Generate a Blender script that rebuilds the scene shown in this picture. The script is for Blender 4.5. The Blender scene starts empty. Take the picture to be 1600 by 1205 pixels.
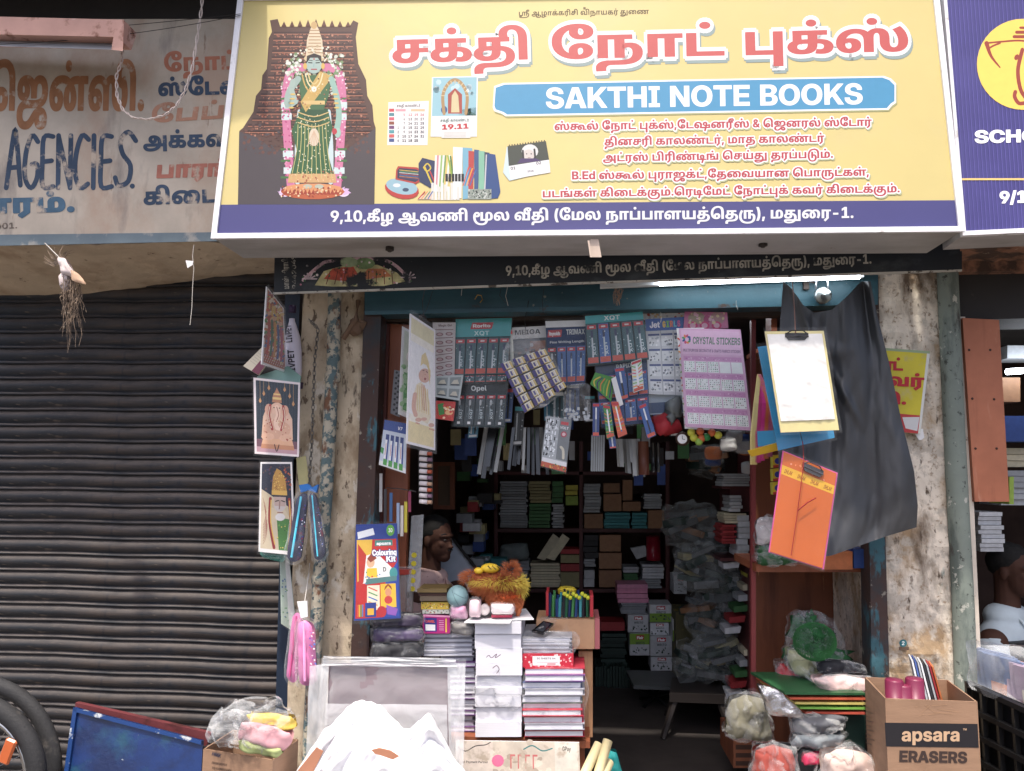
import bpy,math,random
from mathutils import Vector as V,Matrix,noise
from mathutils.geometry import tessellate_polygon,delaunay_2d_cdt
rad=math.radians
R=random.Random(11)
sc=bpy.context.scene

# ---------------------------------------------------------------- camera
CAM=V((0,-3.2,1.5))
ROT=Matrix.Rotation(rad(4.6),3,'Z')@Matrix.Rotation(rad(96.5),3,'X')@Matrix.Rotation(rad(.75),3,'Z')
cd=bpy.data.cameras.new('camera');cam=bpy.data.objects.new('camera',cd)
sc.collection.objects.link(cam);sc.camera=cam
cam.matrix_world=Matrix.Translation(CAM)@ROT.to_4x4()
cd.lens=27.05;cd.sensor_width=36;cd.clip_start=.02;cd.clip_end=400

# ---------------------------------------------------------------- world, sun, exposure
SUN_EL,SUN_AZ=68,12          # azimuth: degrees to the left of the camera's back
w=bpy.data.worlds.new('World');sc.world=w;w.use_nodes=True
nt=w.node_tree;sky=nt.nodes.new('ShaderNodeTexSky');sky.sky_type='NISHITA';sky.sun_disc=False
sky.sun_elevation=rad(SUN_EL);sky.sun_rotation=rad(180+SUN_AZ);sky.dust_density=5;sky.air_density=.6
bg=nt.nodes['Background'];bg.inputs[1].default_value=.15
nt.links.new(sky.outputs[0],bg.inputs[0])
sl=bpy.data.lights.new('sun','SUN');so=bpy.data.objects.new('sun',sl);sc.collection.objects.link(so)
sl.energy=2.0;sl.angle=rad(1.5);sl.color=(1,.93,.82)
sd=V((-math.sin(rad(SUN_AZ))*math.cos(rad(SUN_EL)),-math.cos(rad(SUN_AZ))*math.cos(rad(SUN_EL)),math.sin(rad(SUN_EL))))
so.rotation_euler=sd.to_track_quat('Z','Y').to_euler();so.location=(0,-6,8)
sc.view_settings.view_transform='Standard';sc.view_settings.look='None'
sc.view_settings.exposure=1.1;sc.view_settings.gamma=1;sc.view_settings.use_curve_mapping=False
sc.render.engine='CYCLES'
sc.cycles.max_bounces=7;sc.cycles.transparent_max_bounces=16;sc.cycles.use_denoising=True
sc.cycles.sample_clamp_indirect=6

# ---------------------------------------------------------------- geometry from directions of view
def ray(x,y):return ROT@V(((x-800)/1202,(602.5-y)/1202,-1))
def P(x,y,Y):
 d=ray(x,y);return CAM+d*((Y-CAM.y)/d.y)
class PL:
 def __init__(s,a,b,c):
  s.o=a;s.n=(b-a).cross(c-a).normalized()
  if s.n.dot(CAM-a)<0:s.n=-s.n
 def __call__(s,x,y,off=0):
  d=ray(x,y);return CAM+d*((s.o-CAM).dot(s.n)/d.dot(s.n))+s.n*off
def WP(Y):return PL(V((0,Y,0)),V((1,Y,0)),V((0,Y,1)))
def pz(x,y,Y):return P(x,y,Y).z
def PX(w_,x,y,Y):return w_*1202/(Y-CAM.y)

# ---------------------------------------------------------------- scene bookkeeping
C=sc.collection
def tag(o,label=None,cat=None,group=None,kind=None):
 if label:o['label']=label
 if cat:o['category']=cat
 if group:o['group']=group
 if kind:o['kind']=kind
 return o
def thing(name,label,cat,loc,group=None):
 o=bpy.data.objects.new(name,None);C.objects.link(o);o.location=loc;o.empty_display_size=.05
 return tag(o,label,cat,group)
def wloc(o):
 p=V((0,0,0))
 while o:p=p+o.location;o=o.parent
 return p
def dup(root,off,label=None,group=None):
 r=root.copy();C.objects.link(r);r.location=root.location+V(off)
 if label:r['label']=label
 if group:r['group']=group
 def rec(a,b):
  for ch in a.children:
   c=ch.copy();C.objects.link(c);c.parent=b;rec(ch,c)
 rec(root,r);return r
ORD='top second third fourth fifth sixth seventh eighth ninth tenth eleventh twelfth thirteenth fourteenth'.split()

# ---------------------------------------------------------------- materials
def lin(c):
 g=(c[0]*.3+c[1]*.55+c[2]*.15);c=[(g+(x-g)*.88)/255 for x in c]
 return tuple(x/12.92 if x<=.04045 else((x+.055)/1.055)**2.4 for x in c)
def L4(c):return lin(c)+(1,)
MC={}
def mat(name,col=(128,128,128),rough=.7,metal=0,layers=(),bump=0,bs=40,spec=.4,var=.12,vs=6,st=(1,1,1),rnd=0,attr=None,emit=None,dust=None,gain=1,bdist=.004,trans=0,sheen=0,aniso=None):
 if name in MC:return MC[name]
 m=bpy.data.materials.new(name);m.use_nodes=True;t=m.node_tree;N=t.nodes;K=t.links
 p=N['Principled BSDF'];p.inputs['Roughness'].default_value=rough;p.inputs['Metallic'].default_value=metal
 p.inputs['Specular IOR Level'].default_value=spec
 tc=N.new('ShaderNodeTexCoord')
 def noi(scale,det=4,s=(1,1,1),off=0):
  mp=N.new('ShaderNodeMapping');mp.inputs['Scale'].default_value=s;mp.inputs['Location'].default_value=(off,off*.7,off*.3)
  K.new(tc.outputs['Object'],mp.inputs[0])
  n=N.new('ShaderNodeTexNoise');n.inputs['Scale'].default_value=scale;n.inputs['Detail'].default_value=det;n.inputs['Roughness'].default_value=.62
  K.new(mp.outputs[0],n.inputs['Vector']);return n.outputs['Fac']
 def mr(src,a,b,c=0,d=1):
  r=N.new('ShaderNodeMapRange');K.new(src,r.inputs[0])
  for i,v in enumerate((a,b,c,d)):r.inputs[i+1].default_value=v
  return r.outputs[0]
 def mix(f,a,b,mode='MIX'):
  x=N.new('ShaderNodeMix');x.data_type='RGBA';x.blend_type=mode
  for s_,v in((0,f),(6,a),(7,b)):
   if hasattr(v,'links'):K.new(v,x.inputs[s_])
   else:x.inputs[s_].default_value=v
  return x.outputs[2]
 if attr:
  a=N.new('ShaderNodeVertexColor');a.layer_name=attr;cur=a.outputs[0]
 else:
  rg=N.new('ShaderNodeRGB');rg.outputs[0].default_value=L4(col);cur=rg.outputs[0]
 if rnd:
  oi=N.new('ShaderNodeObjectInfo');h=N.new('ShaderNodeHueSaturation')
  K.new(mr(oi.outputs['Random'],0,1,1-rnd,1+rnd),h.inputs['Value']);K.new(cur,h.inputs['Color']);cur=h.outputs[0]
 if var:
  f=mr(noi(vs,5,st,3.1),.3,.7,(1-var)*gain,(1+var)*gain)
  cb=N.new('ShaderNodeCombineColor');[K.new(f,cb.inputs[i])for i in range(3)]
  cur=mix(1.0,cur,cb.outputs[0],'MULTIPLY')
 masks=[]
 for i,l in enumerate(layers):
  c2,s2,lo,hi=l[:4];stt=l[4]if len(l)>4 else(1,1,1);det=l[5]if len(l)>5 else 6
  f=mr(noi(s2,det,stt,7.7*i+1.3),lo,hi);masks.append(f);cur=mix(f,cur,L4(c2))
 if dust:   # dust settles on faces that look up
  g=N.new('ShaderNodeNewGeometry');sp=N.new('ShaderNodeSeparateXYZ');K.new(g.outputs['Normal'],sp.inputs[0])
  f=mr(sp.outputs[2],dust[1],dust[2]);ml=N.new('ShaderNodeMath');ml.operation='MULTIPLY'
  K.new(f,ml.inputs[0]);K.new(mr(noi(7,6,(1,1,3),9),.3,.6),ml.inputs[1]);cur=mix(ml.outputs[0],cur,L4(dust[0]))
 K.new(cur,p.inputs['Base Color'])
 if emit:
  p.inputs['Emission Color'].default_value=L4(emit[0]);p.inputs['Emission Strength'].default_value=emit[1]
 if bump:
  b=N.new('ShaderNodeBump');b.inputs['Strength'].default_value=bump;b.inputs['Distance'].default_value=bdist
  h=noi(bs,6,st,5)
  if masks:
   ad=N.new('ShaderNodeMath');ad.operation='MULTIPLY_ADD';K.new(masks[0],ad.inputs[0]);ad.inputs[1].default_value=-.6;K.new(h,ad.inputs[2]);h=ad.outputs[0]
  K.new(h,b.inputs['Height']);K.new(b.outputs[0],p.inputs['Normal'])
 MC[name]=m;return m
def film(name,tint=(235,238,240),lo=.07,hi=.75,rough=.12,bs=22,bst=.5):
 if name in MC:return MC[name]
 m=bpy.data.materials.new(name);m.use_nodes=True;t=m.node_tree;N=t.nodes;K=t.links
 p=N['Principled BSDF'];p.inputs['Roughness'].default_value=rough;p.inputs['Base Color'].default_value=L4(tint);p.inputs['Specular IOR Level'].default_value=.9
 tr=N.new('ShaderNodeBsdfTransparent');mx=N.new('ShaderNodeMixShader')
 tc=N.new('ShaderNodeTexCoord');n=N.new('ShaderNodeTexNoise');n.inputs['Scale'].default_value=bs;n.inputs['Detail'].default_value=3;n.inputs['Distortion'].default_value=1.5
 K.new(tc.outputs['Object'],n.inputs['Vector']);b=N.new('ShaderNodeBump');b.inputs['Strength'].default_value=bst;b.inputs['Distance'].default_value=.02
 K.new(n.outputs['Fac'],b.inputs['Height']);K.new(b.outputs[0],p.inputs['Normal'])
 lw=N.new('ShaderNodeLayerWeight');lw.inputs[0].default_value=.35;K.new(b.outputs[0],lw.inputs['Normal'])
 r=N.new('ShaderNodeMapRange');K.new(lw.outputs['Facing'],r.inputs[0]);r.inputs[1].default_value=.05;r.inputs[2].default_value=1;r.inputs[3].default_value=lo;r.inputs[4].default_value=hi
 K.new(r.outputs[0],mx.inputs[0]);K.new(tr.outputs[0],mx.inputs[1]);K.new(p.outputs[0],mx.inputs[2])
 K.new(mx.outputs[0],N['Material Output'].inputs[0]);MC[name]=m;return m
INK=mat('ink',attr='Col',rough=.55,var=.03,vs=30,spec=.3)
INKS=mat('sign_ink',attr='Col',rough=.5,var=.03,vs=30,spec=.4,gain=.74)
INKG=mat('glossy_ink',attr='Col',rough=.28,var=.05,vs=40,spec=.5,bump=.15,bs=14)
INKW=mat('worn_paint_ink',attr='Col',rough=.8,var=.22,vs=9,spec=.2,layers=(((186,170,152),14,.56,.66),))
FILM=film('clear_film',lo=.03,hi=.38,bst=.25);FILMH=film('hazy_film',lo=.22,hi=.9,rough=.25);FILMC=film('crumpled_film',lo=.05,hi=.62,rough=.07,bs=16,bst=.35)

# ---------------------------------------------------------------- mesh building
class MB:
 def __init__(s):s.v=[];s.f=[];s.m=[];s.c=[]
 def add(s,vs,fs,m=0,c=None):
  o=len(s.v);s.v+=[V(x)for x in vs]
  for f in fs:s.f.append([i+o for i in f]);s.m.append(m);s.c.append(c)
  return s
 def hexa(s,a,b,m=0,c=None):          # a: four front corners, b: four rear corners
  return s.add(list(a)+list(b),[(0,1,2,3),(7,6,5,4),(0,4,5,1),(1,5,6,2),(2,6,7,3),(3,7,4,0)],m,c)
 def prism(s,pts,vec,m=0,c=None):
  n=len(pts);vec=V(vec);tris=tessellate_polygon([pts])
  vs=list(pts)+[p+vec for p in pts]
  fs=[tuple(t)for t in tris]+[tuple(i+n for i in reversed(t))for t in tris]+[(i,i+n,(i+1)%n+n,(i+1)%n)for i in range(n)]
  return s.add(vs,fs,m,c)
 def box(s,c,sz,rot=None,m=0,col=None,bev=0):
  x,y,z=(k/2 for k in sz);c=V(c)
  if bev:
   e=bev;ring=[(-x+e,-y),(x-e,-y),(x,-y+e),(x,y-e),(x-e,y),(-x+e,y),(-x,y-e),(-x,-y+e)]
   lv=[]
   for zz,k in((-z,e),(-z+e,0),(z-e,0),(z,e)):
    lv+=[V((a*(1-k/x),b*(1-k/y),zz))for a,b in ring]
   vs=[c+(rot@p if rot else p)for p in lv]
   fs=[tuple(range(7,-1,-1)),tuple(range(24,32))]+[(r*8+i,r*8+(i+1)%8,r*8+8+(i+1)%8,r*8+8+i)for r in range(3)for i in range(8)]
   return s.add(vs,fs,m,col)
  q=[V((sx*x,sy*y,sz_*z))for sy in(-1,1)for sx,sz_ in((-1,-1),(1,-1),(1,1),(-1,1))]
  q=[c+(rot@p if rot else p)for p in q]
  return s.hexa(q[:4],q[4:],m,col)
 def tube(s,path,r,seg=6,m=0,c=None,close=False):
  path=[V(p)for p in path];n=len(path);rs=r if isinstance(r,(list,tuple))else[r]*n
  vs=[];up=V((.13,.2,1)).normalized()
  for i,p in enumerate(path):
   d=(path[(i+1)%n if close else min(i+1,n-1)]-path[i-1 if close else max(i-1,0)])
   d=d.normalized()if d.length>1e-9 else V((0,0,1))
   a=d.cross(up);a=a.normalized()if a.length>1e-3 else d.cross(V((1,0,0))).normalized()
   b=a.cross(d)
   vs+=[p+(a*math.cos(k*6.2832/seg)+b*math.sin(k*6.2832/seg))*rs[i]for k in range(seg)]
  fs=[(i*seg+k,i*seg+(k+1)%seg,((i+1)%n)*seg+(k+1)%seg,((i+1)%n)*seg+k)for i in range(n if close else n-1)for k in range(seg)]
  if not close:fs+=[tuple(range(seg)),tuple(range(n*seg-1,(n-1)*seg-1,-1))]
  return s.add(vs,fs,m,c)
 def lathe(s,o,ax,prof,seg=12,m=0,c=None):
  o=V(o);ax=V(ax).normalized();a=ax.orthogonal().normalized();b=ax.cross(a)
  vs=[o+ax*h+(a*math.cos(k*6.28319/seg)+b*math.sin(k*6.28319/seg))*r for r,h in prof for k in range(seg)]
  n=len(prof);fs=[(i*seg+k,i*seg+(k+1)%seg,(i+1)*seg+(k+1)%seg,(i+1)*seg+k)for i in range(n-1)for k in range(seg)]
  fs+=[tuple(range(seg)),tuple(range(n*seg-1,(n-1)*seg-1,-1))]
  return s.add(vs,fs,m,c)
 def grid(s,fn,nu,nv,m=0,c=None):
  vs=[fn(i/nu,j/nv)for j in range(nv+1)for i in range(nu+1)]
  return s.add(vs,[(j*(nu+1)+i,j*(nu+1)+i+1,(j+1)*(nu+1)+i+1,(j+1)*(nu+1)+i)for j in range(nv)for i in range(nu)],m,c)
 def ball(s,c,r,nu=12,nv=8,amp=0,fr=8,rot=None,m=0,col=None,sq=1,seed=0):
  c=V(c);r=V(r)if hasattr(r,'__len__')else V((r,r,r))
  vs=[]
  for j in range(nv+1):
   th=math.pi*j/nv
   for i in range(nu):
    ph=6.28319*i/nu
    d=V((math.sin(th)*math.cos(ph),math.sin(th)*math.sin(ph),math.cos(th)))
    if sq!=1:d=V([math.copysign(abs(k)**sq,k)for k in d])
    q=V([d[k]*r[k]for k in range(3)])
    if rot:q=rot@q
    if amp:q+=q.normalized()*amp*noise.fractal((c+q)*fr+V((seed,0,0)),.6,2.0,4)
    vs.append(c+q)
  return s.add(vs,[(j*nu+i,(j+1)*nu+i,(j+1)*nu+(i+1)%nu,j*nu+(i+1)%nu)for j in range(nv)for i in range(nu)],m,col)
 def build(s,name,mats,parent=None,label=None,cat=None,group=None,kind=None,smooth=False,org=None):
  if not isinstance(mats,(list,tuple)):mats=[mats]
  if parent is not None:o0=wloc(parent)
  elif org is not None:o0=V(org)
  else:
   xs=[p.x for p in s.v];ys=[p.y for p in s.v];zs=[p.z for p in s.v]
   o0=V(((min(xs)+max(xs))/2,(min(ys)+max(ys))/2,min(zs)))
  me=bpy.data.meshes.new(name);me.from_pydata([tuple(p-o0)for p in s.v],[],s.f)
  for m_ in mats:me.materials.append(m_)
  me.polygons.foreach_set('material_index',s.m)
  if smooth:me.polygons.foreach_set('use_smooth',[True]*len(s.f))
  if any(c is not None for c in s.c):
   ca=me.color_attributes.new('Col','FLOAT_COLOR','CORNER');buf=[]
   for p,c in zip(me.polygons,s.c):
    buf+=list(L4(c or(128,128,128)))*p.loop_total
   ca.data.foreach_set('color',buf)
  me.validate()
  o=bpy.data.objects.new(name,me);C.objects.link(o)
  if parent is not None:o.parent=parent
  else:o.location=o0
  return tag(o,label,cat,group,kind)

# ---------------------------------------------------------------- glyph outlines and flat print
GLY=[[[838],[1425,181,64,0,94,-26,52,-51,1,-38,0,-43,-58,-66,-104,-48,-67,-17,-88,-22,-216,-23,-232,-7,-113,0,-119,0,-88,0,-156,2,-124,10,-43,8,-50,10,-56,31,1,24,0,20,44,28,94,16,77,0,50,0,114,-6,41,-5,-19,-52,-22,3,-64,4,-64,2,-21,0,-42,0,-40,-6,1,-8,0,-6,38,-10,92,-6,158,-4,121,0,69,0,80,0,172,5,166,11,148,23,57,17,58,19,70,56,1,39,0,28,-52,34,-45,0,-36,0,-52,-16,-27,-12,-5,56,32,11,74,15],[79,0,1,281,153,0,1,-227,331,0,1,111,0,25,14,37,30,26,21,10,26,12,72,12,35,0,40,0,58,-12,21,-9,1,15,583,0,1,-54,-143,0,1,-227,-151,0,1,227,-145,0,1,-227,-151,0,1,166,0,20,-12,30,-32,17,-29,0,-18,0,-30,-7,-7,-7,-14,-9,-6,-31,1,-27,1,-152],[1449,426,110,0,96,-40,1,-31,0,-31,-82,-35,-79,0,-86,0,-76,36,1,29,0,15,36,35,31,13,85,-13,-18,-12,-30,-21,1,-14,0,-8,12,-12,24,-5,19,0,26,0,22,13,1,9,0,15,-46,9,-35,0,-18,0,-38,-3,-23,-3,-42,-6,-54,-33,1,-23,0,-13,12,-19,9,-10,-119,-10,-12,12,-12,28,1,17,0,19,34,39,70,33,112,20]],
[[726],[355,-71,-106,0,-146,26,-78,46,1,31,0,15,24,25,29,10,14,5,40,6,58,3,41,0,777,0,-1,-54,-761,0,-16,0,-22,0,-14,-3,-5,-2,-10,-5,1,-8,0,-18,96,-23,103,0,13,0,102,0,140,23,86,40,23,25,3,14,4,9,4,19,1,9,0,28,-32,47,-70,33,-57,5,-10,1,-26,0,-11,0,-28,0,-46,-6,-30,-16,1,-15,0,-15,32,-18,33,0,26,0,36,16,1,22,0,19,-34,31,-23,14,107,9,18,-8,32,-23,20,-29,1,-20,0,-18,-20,-29,-44,-24,-74,-12,-51,0,-52,0,-88,18,-52,36,1,28,0,32,64,40,112,19,71,0,88,0,132,-27,88,-46,42,-59,1,-32,0,-11,-6,-20,-1,-10,1,-18,-32,-42,-140,-60,-206,-33,-129,0],[1005,-160,-150,0,-154,45,1,41,0,15,38,29,70,18,49,0,28,0,52,-4,29,-5,-17,-48,-16,3,-30,2,-15,0,-24,0,-24,-7,1,-7,0,-8,32,-13,82,-8,73,0,7,0,84,0,124,18,68,33,1,25,0,17,-42,21,-41,0,-30,0,-54,-11,-17,-7,1,52,24,7,68,11,53,0,48,0,86,-19,54,-38,1,-29,0,-40,-98,-60,-190,-33,-137,0],[995,-62,1,343,153,0,1,-343]],
[[817],[625,287,94,0,118,-39,54,-69,1,-44,0,-38,-36,-51,-37,-16,-26,-12,-68,-12,-96,-6,-69,0,-477,0,1,281,153,0,1,-227,183,0,1,123,0,32,28,39,27,13,28,13,78,13],[635,233,-12,0,-24,-4,-9,-5,-14,-7,-10,-21,1,-25,1,-117,37,0,52,0,62,16,24,35,1,30,0,28,-20,44,-44,26],[229,-21,20,0,44,-1,19,-2,-5,-50,-10,0,-30,1,-13,0,-26,0,-34,-7,1,-9,0,-8,24,-8,38,-3,23,0,27,0,44,0,64,10,48,21,15,15,8,5,30,9,56,6,41,0,93,-14,-44,-5,-38,-12,-9,-10,-24,-27,-78,-35,-114,-15,-75,0,-35,0,-54,0,-94,11,-27,10,-22,7,-32,25,1,19,0,31,94,36],[567,-92,-9,6,-40,4,-64,20,-38,35,-1,28,149,0,0,-12,16,-17,19,-4,14,-4,36,-3,33,0,107,0,1,-53],[1017,0,1,281,603,0,1,-54,-141,0,1,-227,-153,0,1,227,-153,0,1,-227]],
[[460],[297,-6,-76,0,-116,20,-64,40,1,29,0,27,66,41,142,23,117,0,215,0,64,0,84,-5,60,-11,27,-10,30,-10,36,-35,1,-22,0,-41,-102,-46,-97,0,-24,0,-62,3,-25,3,25,52,14,-2,28,-1,17,0,42,0,44,17,1,18,0,13,-26,15,-48,8,-58,3,-31,0,-223,0,-36,0,-62,-4,-21,-5,-18,-5,-18,-15,1,-10,0,-18,62,-18,53,0,40,0,54,12,30,31,1,28,1,108,-149,0,1,-76,-135,-8,1,138,623,0,1,-54,-187,0,1,-107,0,-34,-28,-42,-23,-14,-38,-20,-114,-16],[483,331,-36,0,-48,23,1,19,0,18,48,24,37,0,36,0,46,-24,1,-18,0,-19,-46,-23]],
[[460],[297,-6,-76,0,-116,20,-64,40,1,29,0,27,66,41,142,23,117,0,215,0,64,0,84,-5,60,-11,27,-10,30,-10,36,-35,1,-22,0,-41,-102,-46,-97,0,-24,0,-62,3,-25,3,25,52,14,-2,28,-1,17,0,42,0,44,17,1,18,0,13,-26,15,-48,8,-58,3,-31,0,-223,0,-36,0,-62,-4,-21,-5,-18,-5,-18,-15,1,-10,0,-18,62,-18,53,0,40,0,54,12,30,31,1,28,1,108,-149,0,1,-76,-135,-8,1,138,623,0,1,-54,-187,0,1,-107,0,-34,-28,-42,-23,-14,-38,-20,-114,-16]],
[[503],[313,-107,-95,45,169,79,1,210,-153,0,1,-227,-151,0,1,281,601,0,1,-54,-141,0,1,-227],[615,426,80,0,114,-23,35,-18,24,-12,38,-36,22,-57,1,-46,1,-234,-151,0,1,215,0,38,-10,52,-26,36,-23,12,-18,9,-48,10,-31,0,-42,0,-50,-16,-22,-24,1,-13,0,-14,16,-32,19,-15,-151,0,-12,11,-16,33,1,16,0,28,46,41,74,26,92,13]],
[[561],[297,-6,-76,0,-116,20,-64,40,1,29,0,27,66,41,142,23,117,0,403,0,1,-51,-419,0,-36,0,-62,-4,-21,-5,-18,-5,-18,-15,1,-10,0,-18,62,-18,53,0,40,0,54,12,30,31,1,28,1,108,-149,0,1,-76,-135,-8,1,138,625,0,1,-54,-191,0,1,-107,0,-34,-26,-42,-25,-14,-36,-20,-116,-16],[731,426,80,0,114,-23,35,-18,24,-12,38,-36,22,-57,1,-46,1,-234,-151,0,1,215,0,38,-10,52,-24,36,-25,12,-18,9,-48,10,-29,0,-44,0,-50,-16,-22,-24,1,-13,0,-14,16,-32,19,-15,-151,0,-12,11,-14,33,1,16,0,28,44,41,74,26,92,13]],
[[728],[277,-6,-70,0,-104,28,-58,57,1,42,0,54,96,74,162,38,103,0,92,0,130,-23,80,-41,36,-52,1,-29,0,-24,-20,-44,-15,-20,209,0,1,227,153,0,1,-281,-515,0,-3,41,18,17,26,47,1,28,0,32,-46,44,-86,23,-65,0,-66,0,-96,-32,-50,-53,1,-32,0,-25,20,-30,42,-14,29,0,22,0,32,9,16,17,1,12,0,19,-40,20,-35,0,-42,0,-64,-25,-27,-14,-21,48,38,18,94,24,63,0,82,0,100,-45,1,-42,0,-29,-48,-41,-92,-23],[1065,426,80,0,114,-23,35,-18,24,-12,38,-36,22,-57,1,-46,1,-234,-151,0,1,215,0,38,-10,52,-26,36,-23,12,-18,9,-48,10,-29,0,-44,0,-50,-16,-22,-24,1,-13,0,-14,16,-32,19,-15,-151,0,-12,11,-16,33,1,16,0,28,46,41,74,26,92,13]],
[[795],[641,181,66,0,94,-27,54,-52,1,-38,0,-44,-60,-57,-47,-16,-34,-11,-88,-15,-110,-6,-69,0,-93,0,-58,0,-50,-5,-15,-6,-16,-6,-18,-18,1,-16,0,-5,2,-10,1,-6,-147,-4,-4,11,-2,21,1,12,0,22,36,34,31,10,20,7,50,9,74,4,55,0,121,0,72,0,88,6,58,13,21,10,18,9,24,33,1,22,0,22,-24,28,-44,15,-29,0,-28,0,-42,-9,-19,-7,-1,54,26,7,62,9],[79,0,1,281,595,0,1,-54,-141,0,1,-227,-151,0,1,227,-147,0,1,-227],[973,0,1,281,601,0,1,-54,-141,0,1,-227,-151,0,1,227,-153,0,1,-227]],
[[520],[371,0,1,281,153,0,1,-227,287,0,1,227,153,0,1,-281],[257,-6,-44,0,-62,12,-21,11,-12,8,-24,20,-14,32,1,25,1,179,153,0,1,-174,0,-19,8,-23,15,-7,8,-5,26,-5,17,0,28,0,44,17,17,14,-1,-57,-24,-12,-64,-16]],
[[348],[313,-107,-95,45,169,79,1,210,-153,0,1,-227,-151,0,1,281,601,0,1,-54,-141,0,1,-227],[349,331,-36,0,-48,23,1,19,0,18,48,24,37,0,36,0,46,-24,1,-18,0,-19,-46,-23]],
[[605],[297,-6,-76,0,-116,20,-64,40,1,29,0,27,66,41,144,23,117,0,181,0,54,0,112,-13,96,-33,60,-56,1,-43,0,-23,-24,-46,-21,-20,-5,-12,-38,-29,-130,-39,-180,-20,-113,0,-15,0,-88,0,-138,17,-80,36,1,29,0,12,18,19,19,6,18,5,48,5,57,0,841,0,59,-54,-351,0,-59,5,-473,0,-16,0,-18,-3,1,-5,0,-10,82,-12,83,0,31,0,78,0,112,8,82,18,31,13,7,15,20,14,20,26,8,28,1,15,0,35,-48,41,-94,20,-65,0,-163,0,-36,0,-62,-4,-21,-5,-18,-5,-18,-15,1,-10,0,-18,62,-18,53,0,40,0,54,12,30,31,1,28,1,108,-149,0,1,-76,-135,-8,1,138,623,0,1,-54,-187,0,1,-107,0,-34,-28,-42,-23,-14,-38,-20,-114,-16],[981,-85,1,366,153,0,1,-366]],
[[646],[277,-6,-70,0,-104,28,-58,56,1,42,0,50,102,75,188,42,129,0,64,0,100,-7,92,-18,47,-15,27,-8,70,-27,88,-71,1,-47,0,-31,-48,-45,-88,-24,-63,0,-72,0,-90,27,-42,46,1,27,0,28,32,51,60,44,39,19,23,7,52,23,124,21,65,0,108,0,136,-40,60,-66,1,-40,0,-30,-26,-55,-40,-46,-21,-16,-125,31,26,20,36,54,1,37,0,31,-40,42,-76,23,-51,0,-40,0,-66,-11,-29,-13,-30,-11,-46,-32,-24,-42,1,-26,0,-27,34,-24,27,0,24,0,26,15,10,24,1,13,0,31,-60,57,-59,16,-46,16,-110,14,-61,0,-86,0,-120,-25,-68,-42,-7,-25,-2,-6,-2,-10,1,-10,0,-24,20,-30,42,-14,29,0,22,0,32,9,16,17,1,12,0,18,-40,21,-35,0,-42,0,-62,-25,-29,-14,-21,48,38,18,94,24,63,0,82,0,100,-45,1,-42,0,-29,-48,-41,-90,-23]],
[[920],[277,-6,-70,0,-104,28,-58,56,1,42,0,50,102,75,186,42,131,0,64,0,100,-7,92,-18,47,-15,27,-8,70,-27,88,-71,1,-47,0,-31,-48,-45,-90,-24,-61,0,-72,0,-90,27,-42,46,1,27,0,27,32,50,62,46,47,20,25,10,58,21,128,19,89,0,54,0,90,-6,80,-17,43,-14,23,-9,48,-19,68,-45,36,-53,1,-30,0,-31,-46,-45,-90,-24,-63,0,-72,0,-90,27,-42,46,1,27,0,27,34,51,64,44,41,18,37,12,38,13,80,15,110,7,85,0,319,0,1,-54,-141,0,1,-227,-151,0,1,227,-43,0,-52,0,-68,-3,-48,-6,-40,-11,-21,-9,-30,-10,-44,-31,-20,-38,1,-20,0,-28,34,-25,25,0,24,0,26,14,12,24,1,14,0,20,-26,42,-50,35,-37,11,-46,16,-92,10,-47,0,-66,0,-90,-16,-29,-10,-34,-11,-50,-33,-26,-39,1,-24,0,-27,34,-26,27,0,24,0,26,14,10,24,1,14,0,31,-60,57,-59,16,-46,16,-108,14,-63,0,-86,0,-120,-25,-68,-42,-7,-25,-2,-6,-2,-11,1,-9,0,-24,20,-30,42,-14,29,0,22,0,32,9,16,17,1,12,0,18,-40,21,-35,0,-42,0,-62,-25,-29,-14,-21,48,38,18,94,24,63,0,82,0,100,-45,1,-42,0,-29,-48,-41,-92,-23]],
[[544],[321,287,120,0,154,-28,76,-47,1,-30,0,-29,-52,-39,-90,-24,-116,-13,-65,-3,-119,-5,-20,-1,-16,-4,1,-3,0,-4,16,-3,19,0,849,0,1,-54,-851,0,-68,0,-74,16,-30,25,1,13,0,16,32,26,70,19,63,3,85,3,96,4,96,17,32,23,1,15,0,21,-52,23,-82,11,-47,0,-19,-1,-12,1,-30,0,-5,0,-36,0,-54,-13,1,-17,0,-15,40,-11,25,0,26,0,36,15,1,19,0,17,-34,32,-23,11,115,2,18,-7,30,-18,20,-27,1,-21,0,-35,-98,-39,-95,0,-48,0,-88,14,-56,33,1,26,0,30,66,38,124,18]],
[[406],[297,-6,-76,0,-116,20,-64,40,1,29,0,27,66,41,142,23,117,0,403,0,1,-51,-419,0,-36,0,-62,-4,-21,-5,-18,-5,-18,-15,1,-10,0,-18,62,-18,53,0,40,0,54,12,30,31,1,28,1,108,-149,0,1,-76,-135,-8,1,138,625,0,1,-54,-191,0,1,-107,0,-34,-26,-42,-25,-14,-36,-20,-116,-16]],
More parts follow.
